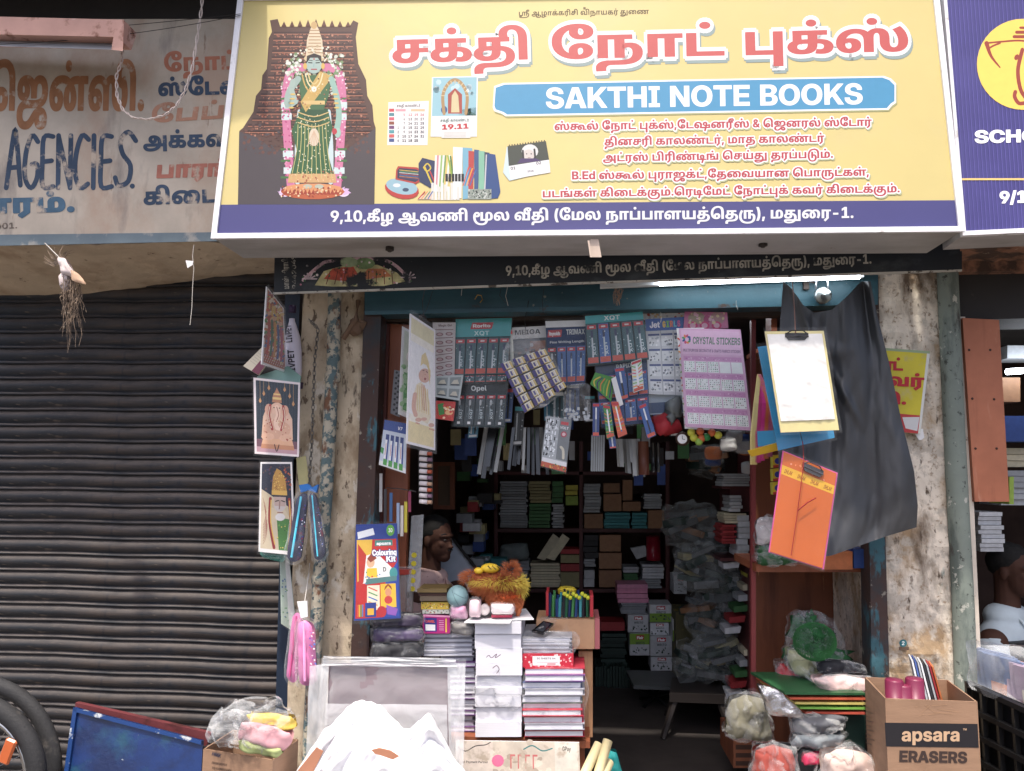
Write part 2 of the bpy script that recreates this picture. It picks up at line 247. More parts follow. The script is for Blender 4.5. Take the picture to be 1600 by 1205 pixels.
[[613],[297,-6,-76,0,-116,20,-64,40,1,29,0,27,66,41,144,23,117,0,169,0,102,0,154,-24,88,-55,1,-47,0,-34,-56,-48,-53,-17,-34,-11,-92,-16,-126,-7,-81,0,-79,0,-60,0,-50,-5,-15,-6,-16,-6,-18,-18,1,-16,0,-5,2,-10,1,-6,-147,-4,-4,11,-2,21,1,12,0,22,36,34,31,10,20,7,50,9,74,4,55,0,95,0,86,0,110,7,70,14,23,11,20,10,22,26,1,17,0,22,-38,27,-60,14,-72,6,-35,0,-177,0,-36,0,-62,-4,-21,-5,-18,-5,-18,-15,1,-10,0,-18,62,-18,53,0,40,0,54,12,30,31,1,28,1,108,-149,0,1,-76,-135,-8,1,138,625,0,1,-54,-189,0,1,-107,0,-34,-28,-42,-23,-14,-36,-20,-116,-16],[835,426,80,0,114,-23,35,-18,24,-12,38,-36,22,-57,1,-46,1,-234,-151,0,1,215,0,38,-8,52,-26,36,-23,12,-20,9,-48,10,-29,0,-44,0,-50,-16,-22,-24,1,-13,0,-14,18,-32,17,-15,-149,0,-14,11,-14,33,1,16,0,28,44,41,74,26,92,13]],
[[394],[485,-6,-98,0,-158,28,-118,55,-64,80,1,53,0,51,68,80,122,56,170,29,103,0,80,0,116,-23,60,-44,1,-32,0,-26,-48,-41,-90,-25,-67,0,-66,0,-88,23,-46,41,1,25,0,23,28,28,19,10,129,0,-20,-8,-26,-30,1,-19,0,-22,40,-18,29,0,36,0,30,22,1,17,0,11,-20,22,-46,13,-41,0,-6,0,-36,-1,-19,-2,-48,-3,-94,-22,-72,-40,-44,-58,1,-39,0,-39,42,-58,74,-39,92,-21,49,-2,14,-1,24,-2,17,0,38,0,46,13,22,22,1,14,0,16,-32,24,-33,0,-28,0,-40,-20,1,-21,0,-19,26,-32,19,-9,-125,0,-22,13,-24,26,1,25,0,25,44,40,88,25,69,0,70,0,90,-26,46,-42,1,-24,0,-33,-64,-46,-120,-23]],
[[372],[79,0,1,281,153,0,1,-227,499,0,1,-54],[403,331,-36,0,-48,23,1,19,0,18,48,24,37,0,36,0,46,-24,1,-18,0,-19,-46,-23]],
[[416],[603,-142,1,142,-523,0,1,281,153,0,1,-227,373,0,1,227,153,0,1,-423]],
[[714],[277,-6,-70,0,-104,28,-58,57,1,42,0,40,58,62,100,43,126,21,71,0,66,0,98,-16,74,-29,31,-21,-63,-7,24,24,60,32,78,17,51,0,58,0,70,-14,27,-14,30,-16,26,-49,1,-36,1,-35,0,-23,16,-34,25,-9,12,-4,28,-5,19,0,30,0,46,14,26,34,1,30,0,23,-26,49,-48,49,-33,21,125,37,70,-41,66,-87,1,-48,0,-40,-54,-61,-116,-34,-91,0,-48,0,-80,11,-31,12,-22,10,-38,29,-22,42,1,30,1,23,0,27,-6,31,-11,10,-8,7,-28,7,-19,0,-18,0,-30,-7,-7,-7,-12,-9,-8,-30,1,-28,1,-152,-151,0,1,130,0,28,-20,37,-21,12,-22,12,-62,13,-47,0,-68,0,-96,-30,-52,-53,1,-34,0,-25,20,-30,42,-14,29,0,22,0,32,9,16,17,1,12,0,18,-40,21,-35,0,-40,0,-66,-25,-27,-14,-21,48,38,18,94,24,63,0,82,0,100,-45,1,-42,0,-29,-48,-41,-92,-23],[715,331,-36,0,-46,23,1,19,0,18,46,24,37,0,36,0,48,-24,1,-18,0,-19,-48,-23]],
[[754],[917,-6,-54,0,-94,21,-60,44,1,35,0,41,82,66,152,40,103,0,88,0,116,-22,66,-36,28,-43,1,-21,0,-22,-16,-34,-9,-9,177,0,1,-54,-327,0,-5,35,10,8,18,24,12,28,1,12,0,39,-96,40,-73,0,-54,0,-72,-14,-21,-14,-11,-9,-12,-11,-14,-28,1,-16,0,-27,42,-22,27,0,26,0,26,14,1,13,0,15,-24,23,-66,13,-57,0,-203,0,1,51,235,0,40,0,72,-7,62,-13,25,-12,26,-11,26,-33,1,-21,0,-38,-96,-45],[297,-6,-76,0,-116,20,-64,40,1,29,0,27,66,41,142,23,117,0,395,0,1,-51,-411,0,-36,0,-62,-4,-21,-5,-18,-5,-18,-15,1,-10,0,-18,62,-18,53,0,40,0,54,12,30,31,1,28,1,108,-149,0,1,-76,-135,-8,1,138,625,0,1,-54,-191,0,1,-107,0,-34,-26,-42,-25,-14,-36,-20,-116,-16]],
[[561],[277,-6,-70,0,-104,28,-58,57,1,42,0,40,58,62,102,43,132,21,75,0,72,0,108,-15,41,-18,26,-11,36,-32,22,-51,5,-40,2,-14,8,-24,16,-19,17,-6,10,-4,28,-5,21,0,30,0,46,14,24,34,1,30,0,23,-26,49,-48,49,-33,21,127,37,68,-41,66,-87,1,-48,0,-40,-54,-61,-116,-34,-91,0,-46,0,-82,11,-29,12,-36,14,-44,48,-3,37,-2,19,-8,32,-16,27,-15,10,-18,14,-62,14,-47,0,-66,0,-98,-30,-52,-53,1,-34,0,-25,20,-30,42,-14,29,0,22,0,32,9,16,17,1,12,0,18,-40,21,-35,0,-40,0,-66,-25,-27,-14,-21,48,38,18,94,24,63,0,82,0,100,-45,1,-42,0,-29,-48,-41,-92,-23],[563,331,-36,0,-46,23,1,19,0,18,46,24,37,0,36,0,46,-24,1,-18,0,-19,-46,-23]],
[[134],[35,-82,39,141,145,0,-77,-141]],
[[372],[79,0,1,281,153,0,1,-227,499,0,1,-54]],
[[767],[1035,287,60,0,76,-16,44,-25,16,-29,1,-14,0,-15,-8,-34,-13,-29,-9,-20,-127,-247,-137,18,83,149,5,15,47,86,12,23,12,37,1,15,0,15,-24,18,-27,0,-38,0,-34,-25,1,-17,0,-16,32,-21,64,-10,45,0,65,0,52,0,84,15,39,14,133,0,1,-174,-649,0,1,54,519,0,1,28,0,7,2,20,1,7,-24,-7,-110,-17,-71,0,-29,0,-76,0,-106,16,-68,28,-30,37,1,22,0,23,44,42,92,27],[277,-6,-70,0,-104,28,-58,57,1,42,0,54,96,74,162,38,103,0,92,0,130,-23,80,-41,36,-52,1,-29,0,-24,-20,-44,-15,-20,209,0,-19,-54,-343,0,-3,41,18,17,26,47,1,28,0,32,-46,44,-86,23,-65,0,-66,0,-96,-32,-50,-53,1,-32,0,-25,20,-30,42,-14,29,0,22,0,32,9,16,17,1,12,0,19,-40,20,-35,0,-42,0,-64,-25,-27,-14,-21,48,38,18,94,24,63,0,82,0,100,-45,1,-42,0,-29,-48,-41,-92,-23]],
[[682],[277,-6,-70,0,-104,28,-58,56,1,42,0,50,102,75,188,42,129,0,64,0,100,-7,92,-18,47,-15,27,-8,70,-27,88,-72,1,-46,0,-31,-48,-45,-88,-24,-63,0,-72,0,-90,27,-42,46,1,27,0,27,34,51,62,44,43,18,37,12,38,13,78,15,110,7,83,0,321,0,1,-54,-141,0,1,-227,-151,0,1,227,-41,0,-52,0,-70,-3,-48,-6,-40,-11,-19,-9,-32,-10,-42,-31,-22,-38,1,-20,0,-28,34,-25,27,0,24,0,26,14,10,24,1,14,0,31,-60,57,-59,16,-46,16,-108,14,-63,0,-86,0,-120,-25,-68,-42,-7,-25,-2,-6,-2,-11,1,-9,0,-24,20,-30,42,-14,29,0,22,0,32,9,16,17,1,12,0,18,-40,21,-35,0,-42,0,-62,-25,-29,-14,-21,48,38,18,94,24,63,0,82,0,100,-45,1,-42,0,-29,-48,-41,-92,-23]],
[[374],[313,-107,-95,45,169,79,1,210,-153,0,1,-227,-151,0,1,281,601,0,1,-54,-141,0,1,-227],[551,426,110,0,96,-40,1,-31,0,-31,-82,-35,-79,0,-86,0,-76,36,1,29,0,15,36,35,31,13,85,-13,-18,-12,-30,-21,1,-14,0,-8,12,-12,24,-5,19,0,26,0,22,13,1,9,0,15,-46,9,-33,0,-20,0,-38,-3,-23,-3,-42,-6,-52,-33,1,-23,0,-13,10,-19,11,-10,-119,-10,-12,12,-12,28,1,17,0,19,32,39,70,33,112,20]],
[[328],[275,-5,-74,0,-110,27,-60,46,1,29,0,20,30,31,60,29,47,16,145,47,18,6,22,12,10,14,1,6,0,12,-36,17,-31,0,-20,0,-32,-8,-16,-15,1,-10,0,-11,20,-21,42,-27,31,-17,347,-198,-157,0,-287,160,-34,20,-56,36,-32,38,1,21,0,27,50,42,88,24,61,0,58,0,84,-23,48,-39,1,-24,0,-16,-24,-30,-42,-26,-31,-11,-147,-54,-28,-10,-30,-21,1,-14,0,-13,26,-20,48,-12,31,0,38,0,76,19,60,33,36,45,1,25,127,0,0,-29,-24,-52,-52,-43,-37,-15,-37,-12,-40,-15,-102,-16]],
[[495],[413,-6,-84,0,-134,28,-92,52,-48,74,1,45,0,53,72,86,130,61,174,33,103,0,76,0,124,-17,53,-19,44,-15,56,-44,26,-65,1,-50,1,-216,-151,0,1,193,0,25,-8,54,-26,48,-29,17,-30,18,-82,15,-55,0,-62,0,-116,-21,-94,-44,-56,-68,1,-47,0,-32,22,-49,36,-35,48,-21,29,-5,33,1,14,-1,34,-2,19,0,54,0,40,29,1,19,0,15,-32,26,-37,0,-30,0,-44,-20,1,-21,0,-19,26,-32,21,-9,-123,1,-14,9,-32,32,1,22,0,26,44,40,92,24,71,0,70,0,92,-26,44,-42,1,-25,0,-33,-62,-45,-114,-23]],
[[563],[351,287,82,0,104,-18,66,-28,21,-15,-41,-7,20,22,66,31,86,15,55,0,90,0,120,-33,58,-56,1,-34,0,-41,-60,-54,-51,-16,-38,-12,-96,-13,-112,-6,-67,0,-233,0,-46,0,-62,-3,-44,-8,-17,-6,-24,-8,-22,-24,1,-17,0,-19,32,-28,60,-15,41,0,40,0,62,11,64,24,41,19,54,25,88,29,96,12,63,0,54,0,84,-14,58,-26,30,-34,1,-19,0,-23,-42,-37,-90,-21,-65,0,-58,0,-76,14,-44,22,-18,27,1,13,0,19,44,38,29,11,117,-4,-36,-15,-32,-28,1,-12,0,-15,36,-18,35,0,26,0,30,9,16,15,1,9,0,8,-12,14,-26,9,-38,6,-27,0,-24,0,-40,-4,-19,-5,-16,-3,-30,-9,-36,-17,-25,-13,-44,-23,-90,-32,-106,-16,-71,0,-100,0,-122,31,-54,53,1,31,0,29,40,42,37,14,34,14,86,16,106,6,63,0,205,0,54,0,92,4,78,9,29,10,26,10,30,30,1,22,0,25,-34,31,-56,15,-35,0,-28,0,-38,-8,-13,-7,-16,-10,-16,-29,1,-31,1,-42,-151,0,1,35,0,22,-18,35,-42,26,-72,13,-55,0,-4,0,-20,0,-3,-1,-31,-3,-42,-4,-46,-19,-20,-23,1,-12,0,-15,32,-23,39,0,34,0,34,18,1,15,0,13,-24,22,-56,14,-49,0,125,25,36,-3,62,-19,38,-32,1,-22,0,-37,-104,-45,-97,0,-64,0,-88,23,-44,41,1,27,0,35,80,50,138,26]],
[[348],[313,-107,-95,45,169,79,1,210,-153,0,1,-227,-151,0,1,281,601,0,1,-54,-141,0,1,-227]],
[[720],[79,0,1,281,153,0,1,-227,499,0,1,-54],[823,0,1,281,603,0,1,-54,-143,0,1,-227,-151,0,1,227,-153,0,1,-227]],
[[807],[297,-6,-76,0,-116,20,-64,40,1,29,0,27,66,41,142,23,117,0,215,0,64,0,84,-5,60,-11,27,-10,30,-10,36,-35,1,-22,0,-41,-102,-46,-97,0,-24,0,-62,3,-25,3,25,52,14,-2,28,-1,17,0,42,0,44,17,1,18,0,13,-26,15,-48,8,-58,3,-31,0,-223,0,-36,0,-62,-4,-21,-5,-18,-5,-18,-15,1,-10,0,-18,62,-18,53,0,40,0,54,12,30,31,1,28,1,108,-149,0,1,-76,-135,-8,1,138,623,0,1,-54,-187,0,1,-107,0,-34,-28,-42,-23,-14,-38,-20,-114,-16],[999,0,1,281,601,0,1,-54,-141,0,1,-227,-151,0,1,227,-153,0,1,-227]],
[[561],[277,-6,-70,0,-104,28,-58,57,1,42,0,40,58,62,102,43,132,21,75,0,72,0,108,-15,41,-18,26,-11,36,-32,22,-51,5,-40,2,-14,8,-24,16,-19,17,-6,10,-4,28,-5,21,0,30,0,46,14,24,34,1,30,0,23,-26,49,-48,49,-33,21,127,37,68,-41,66,-87,1,-48,0,-40,-54,-61,-116,-34,-91,0,-46,0,-82,11,-29,12,-36,14,-44,48,-3,37,-2,19,-8,32,-16,27,-15,10,-18,14,-62,14,-47,0,-66,0,-98,-30,-52,-53,1,-34,0,-25,20,-30,42,-14,29,0,22,0,32,9,16,17,1,12,0,18,-40,21,-35,0,-40,0,-66,-25,-27,-14,-21,48,38,18,94,24,63,0,82,0,100,-45,1,-42,0,-29,-48,-41,-92,-23]],
[[920],[277,-6,-70,0,-104,28,-58,56,1,42,0,50,102,75,186,42,131,0,64,0,100,-7,92,-18,47,-15,27,-8,70,-27,88,-71,1,-47,0,-31,-48,-45,-90,-24,-61,0,-72,0,-90,27,-42,46,1,27,0,27,32,50,62,46,47,20,25,10,58,21,128,19,89,0,54,0,90,-6,80,-17,43,-14,23,-9,48,-19,68,-45,36,-53,1,-30,0,-31,-46,-45,-90,-24,-63,0,-72,0,-90,27,-42,46,1,27,0,27,34,51,64,44,41,18,37,12,38,13,80,15,110,7,85,0,319,0,1,-54,-141,0,1,-227,-151,0,1,227,-43,0,-52,0,-68,-3,-48,-6,-40,-11,-21,-9,-30,-10,-44,-31,-20,-38,1,-20,0,-28,34,-25,25,0,24,0,26,14,12,24,1,14,0,20,-26,42,-50,35,-37,11,-46,16,-92,10,-47,0,-66,0,-90,-16,-29,-10,-34,-11,-50,-33,-26,-39,1,-24,0,-27,34,-26,27,0,24,0,26,14,10,24,1,14,0,31,-60,57,-59,16,-46,16,-108,14,-63,0,-86,0,-120,-25,-68,-42,-7,-25,-2,-6,-2,-11,1,-9,0,-24,20,-30,42,-14,29,0,22,0,32,9,16,17,1,12,0,18,-40,21,-35,0,-42,0,-62,-25,-29,-14,-21,48,38,18,94,24,63,0,82,0,100,-45,1,-42,0,-29,-48,-41,-92,-23],[921,331,-36,0,-48,23,1,19,0,18,48,24,37,0,36,0,46,-24,1,-18,0,-19,-46,-23]],
[[817],[625,287,94,0,118,-39,54,-69,1,-44,0,-38,-36,-51,-37,-16,-26,-12,-68,-12,-96,-6,-69,0,-477,0,1,281,153,0,1,-227,183,0,1,123,0,32,28,39,27,13,28,13,78,13],[635,233,-12,0,-24,-4,-9,-5,-14,-7,-10,-21,1,-25,1,-117,37,0,52,0,62,16,24,35,1,30,0,28,-20,44,-44,26],[1017,0,1,281,603,0,1,-54,-141,0,1,-227,-153,0,1,227,-153,0,1,-227]],
[[458],[297,-6,-76,0,-116,20,-64,40,1,29,0,27,66,41,144,23,117,0,169,0,102,0,154,-24,88,-55,1,-47,0,-34,-56,-48,-53,-17,-34,-11,-92,-16,-126,-7,-81,0,-79,0,-60,0,-50,-5,-15,-6,-16,-6,-18,-18,1,-16,0,-5,2,-10,1,-6,-147,-4,-4,11,-2,21,1,12,0,22,36,34,31,10,20,7,50,9,74,4,55,0,95,0,86,0,110,7,70,14,23,11,20,10,22,26,1,17,0,22,-38,27,-60,14,-72,6,-35,0,-177,0,-36,0,-62,-4,-21,-5,-18,-5,-18,-15,1,-10,0,-18,62,-18,53,0,40,0,54,12,30,31,1,28,1,108,-149,0,1,-76,-135,-8,1,138,625,0,1,-54,-189,0,1,-107,0,-34,-28,-42,-23,-14,-36,-20,-116,-16]],
[[612],[355,-71,-106,0,-146,26,-78,46,1,31,0,15,24,25,29,10,14,5,40,6,58,3,41,0,777,0,-1,-54,-761,0,-16,0,-22,0,-14,-3,-5,-2,-10,-5,1,-8,0,-18,96,-23,103,0,13,0,102,0,140,23,86,40,23,25,3,14,4,9,4,19,1,9,0,28,-32,47,-70,33,-57,5,-10,1,-26,0,-11,0,-28,0,-46,-6,-30,-16,1,-15,0,-15,32,-18,33,0,26,0,36,16,1,22,0,19,-34,31,-23,14,107,9,18,-8,32,-23,20,-29,1,-20,0,-18,-20,-29,-44,-24,-74,-12,-51,0,-52,0,-88,18,-52,36,1,28,0,32,64,40,112,19,71,0,88,0,132,-27,88,-46,42,-59,1,-32,0,-11,-6,-20,-1,-10,1,-18,-32,-42,-140,-61,-206,-32,-129,0],[995,-77,1,358,153,0,1,-358]],
[[571],[79,0,1,281,153,0,1,-227,373,0,1,227,153,0,1,-281],[751,426,80,0,114,-23,35,-18,24,-12,38,-36,24,-57,1,-46,1,-234,-151,0,1,215,0,38,-10,52,-26,36,-23,12,-20,9,-48,10,-29,0,-42,0,-52,-16,-22,-24,1,-13,0,-14,18,-32,17,-15,-149,0,-14,11,-14,33,1,16,0,28,44,41,74,26,92,13]],
[[436],[79,0,1,281,153,0,1,-227,627,0,1,-54],[547,241,58,0,74,-16,46,-27,18,-31,1,-16,0,-24,-22,-50,-13,-25,-111,-194,-137,18,79,134,5,10,25,40,14,25,18,42,1,19,0,19,-26,21,-27,0,-30,0,-36,-21,1,-21,0,-19,28,-36,50,-34,31,-15,-105,-32,-38,22,-64,42,-38,47,1,28,0,25,46,43,94,26]],
[[594],[79,0,1,281,657,0,1,-54,-207,0,1,-64,26,9,64,9,41,0,66,0,78,-23,34,-35,1,-19,0,-16,-18,-25,-9,-9,255,0,1,-54,-685,0,1,54,283,0,10,6,18,19,1,13,0,20,-40,15,-31,0,-22,0,-44,-8,-19,-8,1,-31,-151,0,1,147,-143,0,1,-227],[885,0,-29,54,103,0,1,227,153,0,1,-281],[595,331,-36,0,-46,23,1,19,0,18,46,24,37,0,36,0,46,-24,1,-18,0,-19,-46,-23]],
[[520],[371,0,1,281,153,0,1,-227,287,0,1,227,153,0,1,-281],[257,-6,-44,0,-62,12,-21,11,-12,8,-24,20,-14,32,1,25,1,179,153,0,1,-174,0,-19,8,-23,15,-7,8,-5,26,-5,17,0,28,0,44,17,17,14,-1,-57,-24,-12,-64,-16],[521,331,-36,0,-48,23,1,19,0,18,48,24,35,0,38,0,46,-24,1,-18,0,-19,-46,-23]],
[[416],[79,0,1,281,153,0,1,-227,373,0,1,227,153,0,1,-281],[417,331,-36,0,-46,23,1,19,0,18,46,24,37,0,36,0,48,-24,1,-18,0,-19,-48,-23]],
[[416],[79,0,1,281,153,0,1,-227,373,0,1,227,153,0,1,-281]],
[[574],[477,-156,-114,0,-160,39,-98,72,-46,95,1,56,1,8,0,53,46,94,88,78,134,56,178,31,113,0,96,0,146,-21,57,-21,38,-14,60,-37,38,-50,20,-69,1,-45,1,-169,-151,0,1,159,0,38,-16,65,-42,54,-39,18,-34,16,-104,19,-69,0,-68,0,-122,-21,-104,-41,-74,-63,-40,-85,1,-54,0,-63,44,-80,74,-45,98,-17,55,0,66,0,84,20,48,37,20,46,1,25,0,32,-24,37,-44,17,-29,0,-32,0,-54,-16,-27,-12,-5,55,26,11,80,16,45,0,66,0,100,-30,54,-62,1,-48,0,-48,-54,-69,-98,-46,-136,-21],[377,0,1,281,153,0,1,-281]],
[[469],[625,287,94,0,118,-39,54,-69,1,-44,0,-38,-36,-51,-37,-16,-26,-12,-68,-12,-96,-6,-69,0,-477,0,1,281,153,0,1,-227,183,0,1,123,0,32,28,39,27,13,28,13,78,13],[635,233,-12,0,-24,-4,-9,-5,-14,-7,-10,-21,1,-25,1,-117,37,0,52,0,62,16,24,35,1,30,0,28,-20,44,-44,26],[469,331,-36,0,-46,23,1,19,0,18,46,24,37,0,36,0,48,-24,1,-18,0,-19,-48,-23]],
[[134],[137,-5,-36,0,-50,25,1,18,0,18,50,25,37,0,36,0,48,-25,1,-18,0,-18,-48,-25]],
[[325],[55,0,1,364,295,0,80,0,110,-24,56,-42,1,-27,0,-21,-34,-33,-58,-21,-39,-5,1,-1,44,-2,72,-22,42,-38,1,-26,0,-30,-58,-46,-112,-26,-81,0],[209,62,135,0,58,0,60,24,1,22,0,14,-28,22,-52,12,-35,0,-135,0],[209,213,127,0,32,0,46,11,26,20,1,14,0,20,-56,24,-47,0,-125,0]],
[[305],[55,0,1,364,521,0,1,-67,-361,0,1,-81,335,0,1,-65,-333,0,1,-84,363,0,1,-67]],
[[304],[253,-5,-66,0,-100,33,-56,61,1,42,0,41,58,61,100,33,65,0,36,0,58,-10,42,-19,17,-14,1,0,1,141,153,0,1,-364,-149,0,1,41,-1,0,-12,-15,-44,-20,-60,-11],[295,56,36,0,52,18,28,34,1,23,0,23,-28,33,-52,19,-35,0,-34,0,-50,-18,-26,-34,1,-23,0,-24,26,-33,50,-18]],
[[696],[313,-107,-95,45,169,79,1,210,-153,0,1,-227,-151,0,1,281,601,0,1,-54,-141,0,1,-227],[775,0,1,281,601,0,1,-54,-141,0,1,-227,-151,0,1,227,-153,0,1,-227]],
[[573],[277,-6,-70,0,-104,28,-58,57,1,42,0,54,96,74,162,38,103,0,92,0,130,-23,80,-41,36,-52,1,-29,0,-24,-20,-44,-15,-20,209,0,1,227,153,0,1,-281,-515,0,-3,41,18,17,26,47,1,28,0,32,-46,44,-86,23,-65,0,-66,0,-96,-32,-50,-53,1,-32,0,-25,20,-30,42,-14,29,0,22,0,32,9,16,17,1,12,0,19,-40,20,-35,0,-42,0,-64,-25,-27,-14,-21,48,38,18,94,24,63,0,82,0,100,-45,1,-42,0,-29,-48,-41,-92,-23]],
[[868],[371,0,1,281,153,0,1,-227,287,0,1,227,153,0,1,-281],[257,-6,-44,0,-62,12,-21,11,-12,8,-24,20,-14,32,1,25,1,179,153,0,1,-174,0,-19,8,-23,15,-7,8,-5,26,-5,17,0,28,0,44,17,17,14,-1,-57,-24,-12,-64,-16],[1119,0,1,281,601,0,1,-54,-141,0,1,-227,-151,0,1,227,-153,0,1,-227]],
[[764],[79,0,1,281,153,0,1,-227,373,0,1,227,153,0,1,-281],[913,0,1,281,601,0,1,-54,-141,0,1,-227,-151,0,1,227,-153,0,1,-227]],
[[589],[927,168,62,0,96,-26,54,-54,1,-40,0,-56,-80,-80,-144,-49,-188,-23,-105,0,-23,0,-94,0,-166,18,-134,38,-96,56,-52,74,1,47,1,10,0,40,40,73,62,64,37,27,121,-34,-52,-38,-60,-87,1,-38,1,-15,0,-38,44,-66,96,-48,154,-28,111,0,29,0,108,0,160,33,86,68,1,50,0,23,-22,30,-44,15,-31,0,-30,0,-52,-14,-31,-14,-3,55,26,10,78,17],[373,0,1,281,595,0,1,-54,-143,0,1,-227,-151,0,1,227,-145,0,1,-227]],
[[590],[277,-6,-70,0,-104,28,-58,57,1,42,0,40,56,62,96,43,124,21,71,0,54,0,84,-10,78,-20,43,-16,-61,-59,-34,21,-96,29,-69,0,-62,0,-92,-29,-52,-52,1,-36,0,-25,20,-30,42,-14,29,0,22,0,32,9,16,17,1,12,0,19,-42,20,-33,0,-42,0,-64,-25,-27,-14,-21,48,38,18,94,24,63,0,82,0,100,-45,1,-42,0,-29,-48,-41,-92,-23],[571,0,1,227,21,12,1,42,575,0,1,-54,-141,0,1,-227,-151,0,1,227,-147,0,1,-227],[591,331,-36,0,-46,23,1,19,0,18,46,24,37,0,36,0,48,-24,1,-18,0,-19,-48,-23]],
[[614],[297,-6,-76,0,-116,20,-64,40,1,29,0,27,66,41,142,23,117,0,215,0,64,0,84,-5,60,-11,27,-10,30,-10,36,-35,1,-22,0,-41,-102,-46,-97,0,-24,0,-62,3,-25,3,25,52,14,-2,28,-1,17,0,42,0,44,17,1,18,0,13,-26,15,-48,8,-58,3,-31,0,-223,0,-36,0,-62,-4,-21,-5,-18,-5,-18,-15,1,-10,0,-18,62,-18,53,0,40,0,54,12,30,31,1,28,1,108,-149,0,1,-76,-135,-8,1,138,623,0,1,-54,-187,0,1,-107,0,-34,-28,-42,-23,-14,-38,-20,-114,-16],[839,426,78,0,114,-23,37,-18,22,-12,38,-36,24,-57,1,-46,1,-234,-151,0,1,215,0,38,-10,52,-26,36,-23,12,-20,9,-46,10,-31,0,-42,0,-52,-16,-22,-24,1,-13,0,-14,18,-32,17,-15,-149,0,-14,11,-14,33,1,16,0,28,44,41,74,26,92,13]],
[[590],[561,-6,-74,0,-116,20,-64,40,1,29,0,27,64,41,144,23,117,0,145,0,100,0,142,-25,86,-42,40,-53,1,-28,0,-42,-58,-62,-98,-43,-130,-27,-148,-12,-77,0,-25,0,-126,0,-186,27,-126,47,-78,59,-34,66,1,32,1,10,0,42,38,73,62,64,35,27,121,-35,-34,-25,-48,-55,-26,-57,1,-28,1,-11,0,-38,44,-65,98,-50,156,-28,109,0,7,0,88,0,138,16,96,32,52,48,1,33,0,35,-60,43,-104,21,-65,0,-145,0,-34,0,-62,-4,-21,-5,-18,-5,-18,-14,1,-11,0,-18,62,-18,53,0,38,0,56,12,30,31,1,28,1,108,-149,0,1,-88,-137,-8,1,150,625,0,1,-54,-189,0,1,-107,0,-34,-26,-42,-25,-14,-38,-20,-114,-16]],
[[469],[625,287,94,0,118,-39,54,-69,1,-44,0,-38,-36,-51,-37,-16,-26,-12,-68,-12,-96,-6,-69,0,-477,0,1,281,153,0,1,-227,183,0,1,123,0,32,28,39,27,13,28,13,78,13],[635,233,-12,0,-24,-4,-9,-5,-14,-7,-10,-21,1,-25,1,-117,37,0,52,0,62,16,24,35,1,30,0,28,-20,44,-44,26]],
[[322],[319,369,80,0,124,-31,70,-57,1,-37,0,-29,-50,-58,-47,-34,-167,-123,-163,0,229,165,37,0,-10,-8,-36,-17,-54,-12,-37,0,-70,0,-106,29,-60,52,1,35,0,37,68,56,122,32],[323,308,-34,0,-56,-16,-32,-29,1,-18,0,-18,32,-29,56,-16,35,0,36,0,54,16,32,29,1,18,0,18,-32,29,-54,16]],
[[322],[91,0,1,63,487,0,1,-63],[425,364,1,-364,-151,0,1,293,-1,0,-169,-55,1,69,177,57]],
[[322],[323,-6,-92,0,-128,46,-66,84,1,58,0,58,66,84,128,45,93,0,94,0,128,-45,66,-84,1,-58,0,-58,-66,-84,-128,-46],[323,57,46,0,62,30,30,55,1,40,0,39,-30,56,-62,30,-45,0,-46,0,-60,-30,-30,-56,1,-39,0,-40,30,-55,60,-30]],
[[460],[297,-6,-76,0,-116,20,-64,40,1,29,0,27,66,41,142,23,117,0,215,0,64,0,84,-5,60,-11,27,-10,30,-10,36,-35,1,-22,0,-41,-102,-46,-97,0,-24,0,-62,3,-25,3,25,52,14,-2,28,-1,17,0,42,0,44,17,1,18,0,13,-26,15,-48,8,-58,3,-31,0,-223,0,-36,0,-62,-4,-21,-5,-18,-5,-18,-15,1,-10,0,-18,62,-18,53,0,40,0,54,12,30,31,1,28,1,108,-149,0,1,-76,-135,-8,1,138,623,0,1,-54,-187,0,1,-107,0,-34,-28,-42,-23,-14,-38,-20,-114,-16],[723,426,110,0,96,-40,1,-31,0,-31,-82,-35,-79,0,-86,0,-76,36,1,29,0,15,36,35,31,13,85,-13,-18,-12,-30,-21,1,-14,0,-8,12,-12,24,-5,19,0,26,0,22,13,1,9,0,15,-46,9,-35,0,-18,0,-38,-3,-23,-3,-42,-6,-54,-33,1,-23,0,-13,12,-19,9,-10,-119,-10,-12,12,-12,28,1,17,0,19,34,39,70,33,112,20]],
[[469],[625,287,94,0,118,-39,54,-69,1,-44,0,-38,-36,-51,-37,-16,-26,-12,-68,-12,-96,-6,-69,0,-477,0,1,281,153,0,1,-227,183,0,1,123,0,32,28,39,27,13,28,13,78,13],[635,233,-12,0,-24,-4,-9,-5,-14,-7,-10,-21,1,-25,1,-117,37,0,52,0,62,16,24,35,1,30,0,28,-20,44,-44,26],[229,-21,20,0,44,-1,19,-2,-5,-50,-10,0,-30,1,-13,0,-26,0,-34,-7,1,-9,0,-8,24,-8,38,-3,23,0,27,0,44,0,64,10,48,21,15,15,8,5,30,9,56,6,41,0,93,-14,-44,-5,-38,-12,-9,-10,-24,-27,-78,-35,-114,-15,-75,0,-35,0,-54,0,-94,11,-27,10,-22,7,-32,25,1,19,0,31,94,36],[567,-92,-9,6,-40,4,-64,20,-38,35,-1,28,149,0,0,-12,16,-17,19,-4,14,-4,36,-3,33,0,107,0,1,-53]],
